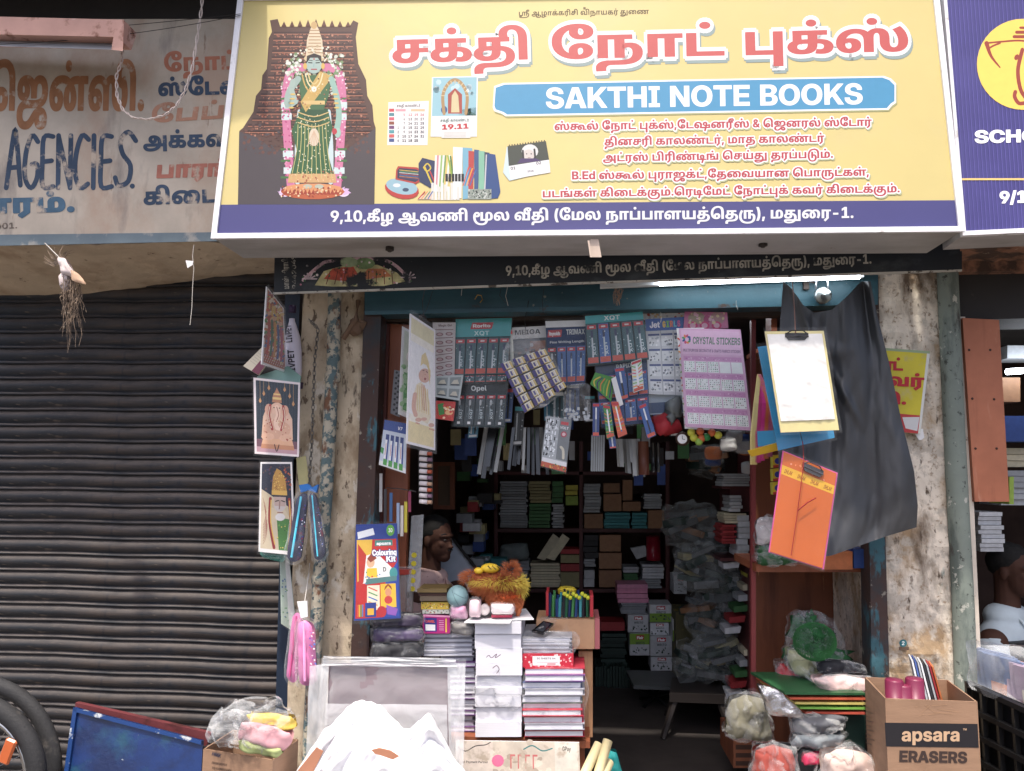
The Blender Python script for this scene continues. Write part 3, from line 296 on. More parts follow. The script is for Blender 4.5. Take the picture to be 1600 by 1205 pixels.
[[1074],[277,-6,-70,0,-104,28,-58,56,1,42,0,50,102,75,186,42,131,0,64,0,100,-7,92,-18,47,-15,27,-8,70,-27,88,-71,1,-47,0,-31,-48,-45,-90,-24,-61,0,-72,0,-90,27,-42,46,1,27,0,27,32,50,62,46,47,20,25,10,58,21,128,19,89,0,54,0,90,-6,80,-17,43,-14,23,-9,48,-19,68,-45,36,-53,1,-30,0,-31,-46,-45,-90,-24,-63,0,-72,0,-90,27,-42,46,1,27,0,27,34,51,64,44,41,18,37,12,38,13,80,15,110,7,85,0,319,0,1,-54,-141,0,1,-227,-151,0,1,227,-43,0,-52,0,-68,-3,-48,-6,-40,-11,-21,-9,-30,-10,-44,-31,-20,-38,1,-20,0,-28,34,-25,25,0,24,0,26,14,12,24,1,14,0,20,-26,42,-50,35,-37,11,-46,16,-92,10,-47,0,-66,0,-90,-16,-29,-10,-34,-11,-50,-33,-26,-39,1,-24,0,-27,34,-26,27,0,24,0,26,14,10,24,1,14,0,31,-60,57,-59,16,-46,16,-108,14,-63,0,-86,0,-120,-25,-68,-42,-7,-25,-2,-6,-2,-11,1,-9,0,-24,20,-30,42,-14,29,0,22,0,32,9,16,17,1,12,0,18,-40,21,-35,0,-42,0,-62,-25,-29,-14,-21,48,38,18,94,24,63,0,82,0,100,-45,1,-42,0,-29,-48,-41,-92,-23],[1759,426,78,0,114,-23,37,-18,22,-12,38,-36,24,-57,1,-46,1,-234,-151,0,1,215,0,38,-10,52,-26,36,-23,12,-20,9,-46,10,-31,0,-42,0,-52,-16,-22,-24,1,-13,0,-14,18,-32,17,-15,-149,0,-14,11,-14,33,1,16,0,28,44,41,74,26,92,13]],
[[701],[601,-150,-122,0,-202,35,-146,69,-78,99,1,64,0,39,32,62,66,45,96,24,63,0,64,0,82,-22,40,-40,1,-26,0,-23,-38,-39,-84,-23,-67,0,-48,0,-92,20,-35,23,31,58,30,-25,68,-21,37,0,28,0,40,16,1,18,0,19,-34,13,-19,0,-32,0,-44,-22,-26,-36,-5,-21,-4,-11,-2,-21,1,-9,0,-67,106,-94,184,-48,121,0,76,0,102,16,64,30,32,39,5,25,149,-3,-8,-40,-62,-61,-106,-41,-152,-21],[1091,287,92,0,118,-40,54,-68,1,-44,0,-38,-36,-51,-37,-16,-26,-12,-68,-12,-96,-6,-67,0,-477,0,1,281,153,0,1,-227,183,0,1,123,0,32,28,39,27,13,26,13,80,13],[1103,233,-14,0,-26,-4,-7,-5,-14,-7,-12,-21,1,-25,1,-117,39,0,52,0,60,16,26,35,1,30,0,28,-20,44,-44,26]],
[[573],[277,-6,-70,0,-104,28,-58,57,1,42,0,54,96,74,162,38,103,0,92,0,130,-23,80,-41,36,-52,1,-29,0,-24,-20,-44,-15,-20,209,0,1,227,153,0,1,-281,-515,0,-3,41,18,17,26,47,1,28,0,32,-46,44,-86,23,-65,0,-66,0,-96,-32,-50,-53,1,-32,0,-25,20,-30,42,-14,29,0,22,0,32,9,16,17,1,12,0,19,-40,20,-35,0,-42,0,-64,-25,-27,-14,-21,48,38,18,94,24,63,0,82,0,100,-45,1,-42,0,-29,-48,-41,-92,-23],[951,426,110,0,96,-40,1,-31,0,-31,-84,-35,-77,0,-88,0,-74,36,1,29,0,15,36,35,31,13,85,-13,-20,-12,-28,-21,1,-14,0,-8,10,-12,24,-5,21,0,24,0,22,13,1,9,0,15,-46,9,-33,0,-20,0,-36,-3,-25,-3,-42,-6,-52,-33,1,-25,0,-15,22,-23,38,-16,52,-10,29,-3,1,-58,-62,6,-96,21,-70,32,-36,41,1,26,0,22,34,41,70,33,112,21]],
[[195],[95,145,0,43,30,88,52,79,35,28,145,0,-30,-35,-50,-80,-26,-84,1,-39,0,-34,24,-67,46,-73,37,-42,-143,0,-56,48,-60,110]],
[[590],[277,-6,-70,0,-104,28,-58,57,1,42,0,40,56,62,96,43,124,21,71,0,54,0,84,-10,78,-20,43,-16,-61,-59,-34,21,-96,29,-69,0,-62,0,-92,-29,-52,-52,1,-36,0,-25,20,-30,42,-14,29,0,22,0,32,9,16,17,1,12,0,19,-42,20,-33,0,-42,0,-64,-25,-27,-14,-21,48,38,18,94,24,63,0,82,0,100,-45,1,-42,0,-29,-48,-41,-92,-23],[571,0,1,227,21,12,1,42,575,0,1,-54,-141,0,1,-227,-151,0,1,227,-147,0,1,-227]],
[[458],[297,-6,-76,0,-116,20,-64,40,1,29,0,27,66,41,144,23,117,0,169,0,102,0,154,-24,88,-55,1,-47,0,-34,-56,-48,-53,-17,-34,-11,-92,-16,-126,-7,-81,0,-79,0,-60,0,-50,-5,-15,-6,-16,-6,-18,-18,1,-16,0,-5,2,-10,1,-6,-147,-4,-4,11,-2,21,1,12,0,22,36,34,31,10,20,7,50,9,74,4,55,0,95,0,86,0,110,7,70,14,23,11,20,10,22,26,1,17,0,22,-38,27,-60,14,-72,6,-35,0,-177,0,-36,0,-62,-4,-21,-5,-18,-5,-18,-15,1,-10,0,-18,62,-18,53,0,40,0,54,12,30,31,1,28,1,108,-149,0,1,-76,-135,-8,1,138,625,0,1,-54,-189,0,1,-107,0,-34,-28,-42,-23,-14,-36,-20,-116,-16],[485,331,-36,0,-48,23,1,19,0,18,48,24,37,0,36,0,46,-24,1,-18,0,-19,-46,-23]],
[[195],[37,-71,36,42,48,73,24,67,1,34,0,39,-28,84,-48,80,-31,35,145,0,34,-28,52,-79,30,-88,1,-43,0,-58,-60,-110,-55,-48]],
[[322],[489,174,1,-60,-331,0,1,60]],
[[441],[499,-107,-95,45,169,79,1,210,-57,0,13,54,343,0,1,-54,-143,0,1,-227],[277,-6,-70,0,-104,28,-58,55,1,41,0,45,68,66,65,20,38,12,90,14,122,6,85,0,33,0,3,-54,-93,0,-46,0,-68,-5,-50,-9,-19,-7,-40,-13,-46,-46,1,-35,0,-23,20,-29,42,-14,29,0,22,0,32,9,16,17,1,12,0,18,-40,21,-35,0,-42,0,-64,-25,-27,-14,-21,48,38,18,94,24,63,0,82,0,100,-45,1,-42,0,-29,-48,-41,-92,-23]],
[[682],[277,-6,-70,0,-104,28,-58,56,1,42,0,50,102,75,188,42,129,0,64,0,100,-7,92,-18,47,-15,27,-8,70,-27,88,-72,1,-46,0,-31,-48,-45,-88,-24,-63,0,-72,0,-90,27,-42,46,1,27,0,27,34,51,62,44,43,18,37,12,38,13,78,15,110,7,83,0,321,0,1,-54,-141,0,1,-227,-151,0,1,227,-41,0,-52,0,-70,-3,-48,-6,-40,-11,-19,-9,-32,-10,-42,-31,-22,-38,1,-20,0,-28,34,-25,27,0,24,0,26,14,10,24,1,14,0,31,-60,57,-59,16,-46,16,-108,14,-63,0,-86,0,-120,-25,-68,-42,-7,-25,-2,-6,-2,-11,1,-9,0,-24,20,-30,42,-14,29,0,22,0,32,9,16,17,1,12,0,18,-40,21,-35,0,-42,0,-62,-25,-29,-14,-21,48,38,18,94,24,63,0,82,0,100,-45,1,-42,0,-29,-48,-41,-92,-23],[683,331,-36,0,-48,23,1,19,0,18,48,24,37,0,36,0,46,-24,1,-18,0,-19,-46,-23]],
[[868],[277,-6,-70,0,-104,28,-58,57,1,42,0,40,58,62,100,43,126,21,71,0,66,0,98,-16,74,-29,31,-21,-63,-7,24,24,60,32,78,17,51,0,58,0,70,-14,27,-14,30,-16,26,-49,1,-36,1,-35,0,-23,16,-34,25,-9,12,-4,28,-5,19,0,30,0,46,14,26,34,1,30,0,21,-20,42,-34,40,-21,17,131,35,32,-23,44,-50,22,-52,1,-27,0,-40,-54,-61,-116,-34,-91,0,-48,0,-80,11,-31,12,-22,10,-38,29,-22,42,1,30,1,23,0,27,-6,31,-11,10,-8,7,-28,7,-19,0,-18,0,-30,-7,-7,-7,-12,-9,-8,-30,1,-28,1,-152,-151,0,1,130,0,28,-20,37,-21,12,-22,12,-62,13,-47,0,-68,0,-96,-30,-52,-53,1,-34,0,-25,20,-30,42,-14,29,0,22,0,32,9,16,17,1,12,0,18,-40,21,-35,0,-40,0,-66,-25,-27,-14,-21,48,38,18,94,24,63,0,82,0,100,-45,1,-42,0,-29,-48,-41,-92,-23],[1305,426,88,0,128,-26,47,-23,32,-15,40,-41,18,-57,1,-40,1,-224,-151,0,1,210,0,36,-12,48,-24,32,-17,11,-28,17,-78,16,-49,0,-58,0,-68,-20,-28,-30,1,-13,0,-15,18,-22,34,-14,50,-9,33,-4,-3,-63,-76,3,-122,32,-72,56,1,37,0,32,68,53,136,33]],
[[573],[277,-6,-70,0,-104,28,-58,57,1,42,0,54,96,74,162,38,103,0,92,0,130,-23,80,-41,36,-52,1,-29,0,-24,-20,-44,-15,-20,209,0,1,227,153,0,1,-281,-515,0,-3,41,18,17,26,47,1,28,0,32,-46,44,-86,23,-65,0,-66,0,-96,-32,-50,-53,1,-32,0,-25,20,-30,42,-14,29,0,22,0,32,9,16,17,1,12,0,19,-40,20,-35,0,-42,0,-64,-25,-27,-14,-21,48,38,18,94,24,63,0,82,0,100,-45,1,-42,0,-29,-48,-41,-92,-23],[915,-142,1,150,153,0,1,-150]],
[[364],[9,0,253,364,205,0,255,-364,-173,0,-109,172,-22,36,-44,78,-25,47,43,0,-26,-47,-44,-78,-21,-36,-113,-172],[173,78,1,62,385,0,1,-62]],
[[365],[379,-6,-100,0,-156,45,-90,84,1,59,0,58,90,85,156,44,101,0,64,0,110,-18,84,-35,54,-50,9,-31,-157,0,-6,16,-28,24,-40,17,-54,8,-31,0,-58,0,-86,-28,-46,-54,1,-36,0,-37,46,-53,86,-29,59,0,32,0,52,9,42,17,28,24,7,15,159,0,-8,-29,-52,-49,-84,-36,-110,-20]],
[[353],[315,0,-187,0,1,66,181,0,72,0,92,26,46,52,1,38,0,38,-46,52,-92,26,-69,0,-185,0,1,66,195,0,110,0,162,-44,86,-82,1,-56,0,-56,-86,-82,-162,-44],[213,364,1,-364,-157,0,1,364]],
[[293],[55,0,1,364,507,0,1,-67,-347,0,1,-89,323,0,1,-64,-321,0,1,-144]],
[[370],[381,-6,-104,0,-156,47,-88,84,1,57,0,58,92,84,156,45,97,0,64,0,110,-18,86,-34,54,-46,7,-29,-159,0,-6,14,-26,21,-40,15,-52,8,-29,0,-60,0,-86,-28,-46,-53,1,-37,0,-37,48,-53,86,-29,61,0,50,0,74,19,40,33,1,22,37,-1,-189,0,1,59,309,0,1,-47,0,-46,-82,-69,-146,-39]],
[[363],[55,0,1,364,159,0,1,-145,303,0,1,145,157,0,1,-364,-155,0,1,152,-301,0,1,-152]],
[[208],[33,0,1,64,99,0,1,236,-97,0,1,64,353,0,1,-64,-97,0,1,-236,99,0,1,-64]],
[[285],[271,-5,-112,0,-130,60,1,56,1,24,151,0,1,-25,0,-24,48,-26,45,0,42,0,48,26,1,24,1,254,157,0,1,-255,0,-55,-130,-59]],
[[349],[169,74,1,91,26,17,48,31,50,31,27,16,177,104,187,0,-305,-179,-11,1],[55,0,1,364,159,0,1,-98,-1,-93,3,-38,1,-135],[509,0,-211,162,97,59,299,-221]],
[[280],[55,0,1,364,159,0,1,-297,325,0,1,-67]],
[[453],[55,0,1,364,233,0,115,-162,8,-12,20,-35,20,-40,20,-36,5,-12,-35,0,6,12,18,36,20,40,20,35,9,12,111,162,235,0,1,-364,-155,0,1,168,0,13,2,34,2,41,2,40,3,19,17,0,-10,-20,-24,-42,-24,-40,-20,-33,-5,-12,-117,-168,-127,0,-119,168,-8,12,-20,33,-24,40,-24,42,-11,20,21,0,2,-18,2,-41,2,-40,2,-35,1,-13,1,-168]],
[[367],[55,0,1,364,169,0,225,-180,14,-10,34,-30,36,-36,19,-17,-17,-16,-2,17,-4,45,-2,41,1,13,1,173,159,0,1,-364,-165,0,-205,164,-16,12,-40,35,-48,43,-25,26,27,6,4,-27,2,-47,2,-37,1,-11,1,-164]],
[[376],[377,-6,-98,0,-156,45,-90,84,1,59,0,58,90,84,156,45,99,0,98,0,156,-45,90,-84,1,-58,0,-59,-90,-84,-156,-45],[377,63,56,0,84,28,46,53,1,38,0,38,-46,53,-84,27,-55,0,-54,0,-84,-27,-48,-53,1,-38,0,-38,48,-53,84,-28]],
[[318],[55,0,1,364,291,0,82,0,120,-30,64,-54,1,-37,0,-37,-64,-54,-122,-30,-81,0,-195,0,1,65,185,0,40,0,56,14,30,25,1,17,0,17,-30,25,-56,13,-39,0,-117,0,1,-298]],
[[377],[319,126,133,0,65,-42,67,-37,123,-77,-139,0,-81,52,-49,30],[377,-6,-98,0,-156,45,-90,84,1,59,0,58,90,84,156,45,99,0,98,0,156,-45,90,-84,1,-58,0,-59,-90,-84,-156,-45],[377,63,56,0,84,28,46,53,1,38,0,38,-46,53,-84,27,-55,0,-54,0,-84,-27,-48,-53,1,-38,0,-38,48,-53,84,-28]],
[[327],[55,0,1,364,293,0,84,0,120,-30,64,-53,1,-37,0,-37,-68,-52,-122,-29,-85,0,-189,0,1,63,185,0,40,0,56,13,30,25,1,17,0,17,-30,24,-56,14,-39,0,-119,0,1,-299],[465,0,-167,165,167,0,171,-165]],
[[328],[333,-6,-92,0,-134,29,-70,56,1,39,151,0,2,-18,36,-27,64,-14,45,0,40,0,60,11,34,20,1,13,0,12,-28,17,-56,12,-43,5,-75,8,-106,12,-106,50,1,39,0,34,70,50,126,27,83,0,84,0,124,-28,68,-52,3,-36,-147,0,-4,25,-68,27,-55,0,-36,0,-56,-11,-30,-19,1,-13,0,-11,26,-16,54,-12,43,-4,69,-8,56,-6,84,-18,56,-25,28,-34,1,-21,0,-35,-70,-50,-130,-28]],
[[323],[25,297,1,67,597,0,1,-67,-217,0,1,-297,-157,0,1,297]],
[[355],[357,-6,-92,0,-136,34,-74,60,1,39,1,237,155,0,1,-230,0,-21,36,-32,66,-19,47,0,44,0,66,19,36,32,1,21,1,230,155,0,1,-237,0,-39,-74,-60,-136,-34]],
[[360],[263,0,-253,364,173,0,115,-172,20,-35,46,-80,27,-46,-41,0,24,46,44,80,23,35,109,172,171,0,-247,-364]],
[[506],[205,0,-195,364,169,0,83,-175,10,-23,20,-48,16,-48,9,-23,-29,0,8,23,18,48,20,48,13,23,87,175,161,0,87,-175,10,-23,20,-48,18,-48,11,-23,-31,0,8,23,18,48,18,48,11,23,83,175,169,0,-193,-364,-175,0,-97,192,-12,23,-22,59,-15,35,43,0,-14,-35,-22,-58,-11,-24,-97,-192]],
[[356],[11,0,301,214,1,-58,-275,208,179,0,79,-60,16,-13,30,-25,28,-25,15,-12,-41,0,16,12,28,25,30,25,19,13,79,60,175,0,-271,-204,1,56,295,-216,-181,0,-97,75,-16,11,-24,20,-24,20,-13,10,25,0,-12,-10,-26,-20,-26,-20,-13,-11,-101,-75]],
[[352],[279,0,1,135,-269,229,181,0,123,-110,16,-15,30,-30,17,-16,-31,0,14,16,30,30,17,15,117,110,181,0,-263,-229,1,-135]],
[[281],[209,-5,-50,0,-82,18,-46,34,1,26,0,22,32,30,58,18,72,10,41,1,48,3,56,4,24,9,1,8,1,1,0,10,-18,14,-38,8,-23,0,-26,0,-40,-8,-22,-15,-3,-9,-139,2,6,27,58,38,102,20,71,0,52,0,84,-12,58,-23,32,-33,1,-21,1,-177,-145,0,1,37,-1,0,-14,-13,-42,-19,-58,-10],[253,47,32,0,50,12,28,22,1,14,1,26,-6,-2,-22,-3,-26,-3,-32,-3,-15,-1,-24,-2,-38,-8,-24,-13,1,-10,0,-9,20,-13,34,-7]],
[[283],[293,-6,-78,0,-118,35,-66,61,1,40,0,41,66,61,118,34,79,0,52,0,86,-14,64,-27,40,-37,5,-23,-143,-2,-4,9,-16,16,-24,12,-34,6,-21,0,-34,0,-50,-18,-28,-34,1,-24,0,-23,28,-34,50,-18,35,0,22,0,32,6,26,11,16,17,3,10,147,-3,-4,-22,-38,-38,-64,-27,-88,-15]],
[[286],[293,-6,-80,0,-118,35,-64,61,1,40,0,40,66,62,116,34,77,0,56,0,94,-18,68,-36,38,-49,1,-31,1,-20,-459,0,1,47,389,0,-69,-11,0,19,-26,28,-50,15,-35,0,-34,0,-52,-15,-26,-28,1,-19,1,-33,0,-20,28,-29,54,-16,37,0,28,0,42,8,28,14,7,10,139,-3,-10,-25,-68,-38,-104,-22]],
[[192],[361,261,1,-58,-349,0,1,58],[103,0,1,290,0,26,40,34,78,18,57,0,28,0,52,-2,11,0,-5,-59,-8,1,-30,0,-11,0,-30,0,-26,-13,1,-15,1,-280]],
[[304],[299,-106,-74,0,-102,20,-60,37,-7,23,143,4,6,-9,26,-13,42,-7,29,0,52,0,56,27,1,27,1,42,-1,0,-14,-14,-44,-20,-58,-10,-35,0,-66,0,-100,33,-56,59,1,39,0,41,58,60,100,33,65,0,36,0,58,-11,44,-19,17,-14,1,0,1,39,151,0,1,-252,0,-40,-64,-51,-116,-24],[295,60,36,0,52,18,30,33,1,22,0,23,-30,32,-52,18,-35,0,-34,0,-50,-17,-26,-33,1,-23,0,-23,26,-32,50,-18]],
[[299],[205,146,1,-146,-151,0,1,364,151,0,1,-171,-21,0,22,34,90,39,73,0,56,0,80,-24,46,-45,1,-33,1,-164,-151,0,1,150,0,25,-48,27,-43,0,-30,0,-44,-12,-24,-25]],
[[128],[53,0,1,261,153,0,1,-261],[129,292,-36,0,-50,23,1,17,0,17,50,22,37,0,36,0,48,-22,1,-17,0,-17,-48,-23]],
[[143],[223,0,-90,0,-80,33,1,38,1,293,153,0,1,-285,0,-12,18,-10,25,0,6,0,12,1,5,0,7,-57,-12,0,-26,-1]],
[[447],[53,0,1,261,145,0,3,-61,-7,0,12,23,50,29,66,14,37,0,60,0,84,-34,11,-33,-15,0,10,22,52,30,74,15,41,0,50,0,80,-21,44,-42,1,-29,1,-174,-149,0,1,159,0,23,-48,22,-35,0,-28,0,-38,-12,-22,-21,1,-14,1,-157,-145,0,1,161,0,20,-46,23,-35,0,-26,0,-40,-11,-22,-23,1,-16,1,-154]],
[[299],[205,146,1,-146,-151,0,1,261,149,0,1,-68,-19,0,22,34,90,39,73,0,56,0,80,-24,46,-45,1,-33,1,-164,-151,0,1,150,0,25,-48,27,-43,0,-30,0,-44,-12,-24,-25]],
[[295],[297,-6,-80,0,-120,34,-66,61,1,41,0,41,66,61,120,34,81,0,80,0,118,-34,66,-61,1,-41,0,-41,-66,-61,-118,-34],[297,55,34,0,50,18,28,34,1,23,0,24,-28,34,-50,18,-33,0,-34,0,-52,-18,-28,-34,1,-24,0,-23,28,-34,52,-18]],
[[304],[53,-102,1,363,151,0,1,-37,3,0,14,13,44,19,58,10,37,0,66,0,98,-33,58,-61,1,-41,0,-42,-56,-61,-100,-33,-65,0,-36,0,-58,11,-44,20,-11,14,-1,0,1,-142],[315,56,34,0,50,18,28,33,1,24,0,23,-28,34,-50,18,-33,0,-36,0,-52,-19,-28,-33,1,-23,0,-23,28,-34,52,-18]],
[[193],[53,0,1,261,147,0,1,-45,3,0,14,24,64,23,51,0,12,0,22,0,11,-1,1,-64,-8,0,-38,2,-17,0,-30,0,-48,-14,-26,-26,1,-19,1,-141]],
[[267],[271,-6,-68,0,-104,20,-64,39,-5,27,147,3,6,-17,48,-18,43,0,38,0,46,14,1,12,0,9,-34,13,-33,3,-91,9,-76,7,-78,38,1,31,0,25,54,37,102,20,69,0,68,0,100,-21,58,-37,5,-26,-139,-3,-2,15,-46,19,-37,0,-36,0,-42,-15,1,-11,0,-10,32,-12,31,-3,101,-10,80,-7,74,-35,1,-29,0,-26,-60,-39,-106,-22]],
[[187],[351,261,1,-58,-339,0,1,58],[95,330,153,0,1,-249,0,-12,20,-11,29,0,12,0,34,1,9,0,7,-58,-16,-1,-50,-1,-23,0,-86,0,-84,35,1,37]],
[[299],[235,-5,-56,0,-82,24,-44,46,1,32,1,164,153,0,1,-150,0,-25,48,-27,45,0,30,0,44,13,24,25,1,18,1,146,153,0,1,-261,-147,0,1,68,21,0,-24,-34,-88,-39]],
[[285],[63,-101,9,59,57,-1,20,0,28,4,16,13,7,10,11,17,-199,260,161,0,85,-128,16,-24,26,-48,13,-25,-39,0,12,25,28,48,17,24,87,128,157,0,-225,-298,-18,-22,-46,-29,-66,-14,-43,0,-26,0,-52,0]],
[[322],[63,0,1,57,267,115,32,14,48,24,28,26,1,17,0,16,-28,25,-50,13,-35,0,-36,0,-54,-16,-28,-29,1,-21,-145,0,0,39,66,58,118,31,83,0,76,0,116,-27,66,-51,1,-34,0,-24,-36,-42,-74,-41,-55,-25,-139,-61,1,-1,313,0,1,-63]],
[[322],[321,-6,-88,0,-124,33,-66,56,-1,34,153,0,0,-18,32,-28,58,-15,37,0,36,0,56,15,32,26,1,18,0,17,-34,25,-62,14,-41,0,-95,0,1,48,169,81,1,1,-295,0,1,63,481,0,1,-60,-231,-108,1,16,88,4,118,-24,62,-49,1,-31,0,-35,-70,-53,-124,-30]],
[[322],[23,74,1,61,309,229,155,0,-303,-228,1,-1,443,0,1,-61],[383,0,1,93,1,27,1,107,147,0,1,-227]],
[[322],[321,-5,-78,0,-120,29,-70,52,-1,34,149,0,2,-16,32,-24,56,-15,35,0,36,0,56,17,30,29,1,20,0,19,-30,30,-56,17,-35,0,-42,0,-64,-19,-13,-16,-141,3,27,209,465,0,1,-63,-327,0,-13,-85,3,0,24,14,76,15,45,0,50,0,86,-18,66,-33,38,-45,1,-26,0,-38,-68,-58,-124,-32]],
[[322],[327,-5,-80,0,-122,31,-72,56,1,38,0,29,50,57,49,35,169,123,167,0,-229,-165,-33,0,10,8,34,17,54,12,41,0,70,0,106,-29,58,-52,1,-36,0,-36,-68,-57,-120,-31],[323,56,36,0,56,16,32,29,1,18,0,18,-32,29,-56,16,-35,0,-34,0,-56,-16,-32,-29,1,-18,0,-18,32,-29,56,-16]],
[[322],[117,0,303,298,1,1,-351,0,1,65,513,0,1,-64,-301,-300]],
[[322],[323,-6,-84,0,-126,27,-70,46,1,31,0,24,44,39,78,24,53,4,1,0,-68,6,-82,43,1,33,0,29,66,44,116,25,75,0,76,0,116,-25,64,-44,1,-29,0,-33,-82,-43,-65,-6,1,0,50,-4,78,-24,44,-39,1,-24,0,-31,-70,-46,-126,-27],[323,51,36,0,56,13,30,24,1,15,0,16,-32,25,-54,14,-35,0,-36,0,-54,-14,-32,-25,1,-16,0,-15,32,-24,54,-13],[323,215,32,0,46,12,28,22,1,14,0,15,-26,21,-48,12,-31,0,-32,0,-46,-12,-26,-21,1,-15,0,-14,26,-22,46,-12]],
[[187],[371,381,-235,-436,-129,0,235,436]]]
TX={'top':[0,-1,1,2,3,4,5,6,-1,7,8,9,4,10,-1,11,12,13],'u':[14],'title1':[15,3,16],'title2':[17,8,18],'title3':[19,3,20],'l1':[20,21,22,-1,17,8,18,-1,19,3,20,23,17,24,25,26,27,20,-1,28,-1,29,30,26,31,22,-1,20,17,32,10],'l2':[16,26,15,5,-1,33,34,35,24,10,23,-1,36,37,-1,33,34,35,24,10],'l3':[38,18,31,20,-1,39,5,35,40,41,-1,29,15,42,11,-1,37,31,43,44,45,46,47],'l4':[48,47,49,50,-1,20,21,22,-1,19,51,30,3,18,23,17,37,12,52,53,26,-1,29,54,55,18,4,56,23],'l5':[44,24,41,4,56,-1,57,12,24,3,58,46,47,29,31,40,17,59,18,-1,17,8,18,19,3,-1,4,52,10,-1,57,12,24,3,58,46,47],'addr':[60,23,61,62,23,63,64,-1,1,52,65,-1,66,34,-1,67,16,-1,68,17,59,34,-1,8,43,54,69,9,70,29,37,55,71,23,-1,59,11,12,31,72,61,47],'cal':[15,3,16,-1,33,34,35,24,10],'old1':[73,29,30,74,75,47],'old2':[17,8,18],'old3':[20,17,24,25,26,5],'old4':[17,44,43,44,10],'old5':[38,3,4,76,35,18],'old6':[54,31,41,4,56],'old7':[57,12,24,3,58,46],'old8':[54,31,46,47],'y1':[17,8,18],'y2':[4,52,10],'y3':[45,47],'b1':[36,20,-1,57,51,39,3]}
LAT='ABCDEFGHIJKLMNOPQRSTUVWXY'+'acdefghilmnoprstuy'+'0123456789'+'.,&/'
LATI=[77,48,78,79,49,80,81,82,83,84,85,86,87,88,89,90,91,92,93,94,95,96,97,98,99,100,101,50,102,103,104,105,106,107,108,109,110,111,112,113,114,115,116,62,61,117,118,119,120,121,122,123,60,47,23,28,124]

_gc={}
def glyph(k):
 if k in _gc:return _gc[k]
 parts=GLY[k];adv=parts[0][0]/500;cs=[]
 for c in parts[1:]:
  pts=[];x=y=0
  for i in range(0,len(c),2):
   x+=c[i]>>1;y+=c[i+1];pts.append((V((x/500,y/500)),c[i]&1))
  full=[];n=len(pts)
  for i in range(n):
   p,on=pts[i];q,on2=pts[(i+1)%n];full.append((p,on))
   if not on and not on2:full.append(((p+q)/2,1))
  while not full[0][1]:full=full[1:]+full[:1]
  out=[];n=len(full);i=0
  while i<n:
   p,on=full[i];q,on2=full[(i+1)%n]
   out.append(p)
   if not on2:
    r=full[(i+2)%n][0];e=(p-q).length+(q-r).length;ns=2 if e<.12 else(3 if e<.4 else 5)
    for t in range(1,ns):
     t/=ns;out.append(p*(1-t)**2+q*2*t*(1-t)+r*t*t)
    i+=2
   else:i+=1
  cl=[out[0]]
  for p in out[1:]:
   if(p-cl[-1]).length>.004:cl.append(p)
  if len(cl)>2:cs.append(cl)
 vs=[];es=[]
 for c in cs:
  o=len(vs);vs+=[V((p.x,p.y))for p in c];es+=[(o+i,o+(i+1)%len(c))for i in range(len(c))]
 groups=[]
 if vs:
  nv,_,nf=delaunay_2d_cdt(vs,es,[],0,1e-5)[:3];keep=[]
  for f in nf:   # nonzero winding at the middle of each triangle
   g=sum((nv[i]for i in f),V((0,0)))/len(f);wn=0
   for c in cs:
    for i in range(len(c)):
     p,q=c[i-1],c[i]
     if(p.y>g.y)!=(q.y>g.y)and g.x<(q.x-p.x)*(g.y-p.y)/(q.y-p.y)+p.x:wn+=1 if q.y>p.y else-1
   if wn:keep.append(tuple(f))
  groups=[(cs,nv,keep)]
 _gc[k]=(groups,adv);return _gc[k]
def seq_of(t):
 if t in TX:return TX[t]
 return[LATI[LAT.index(c)]if c in LAT else-1 for c in t]
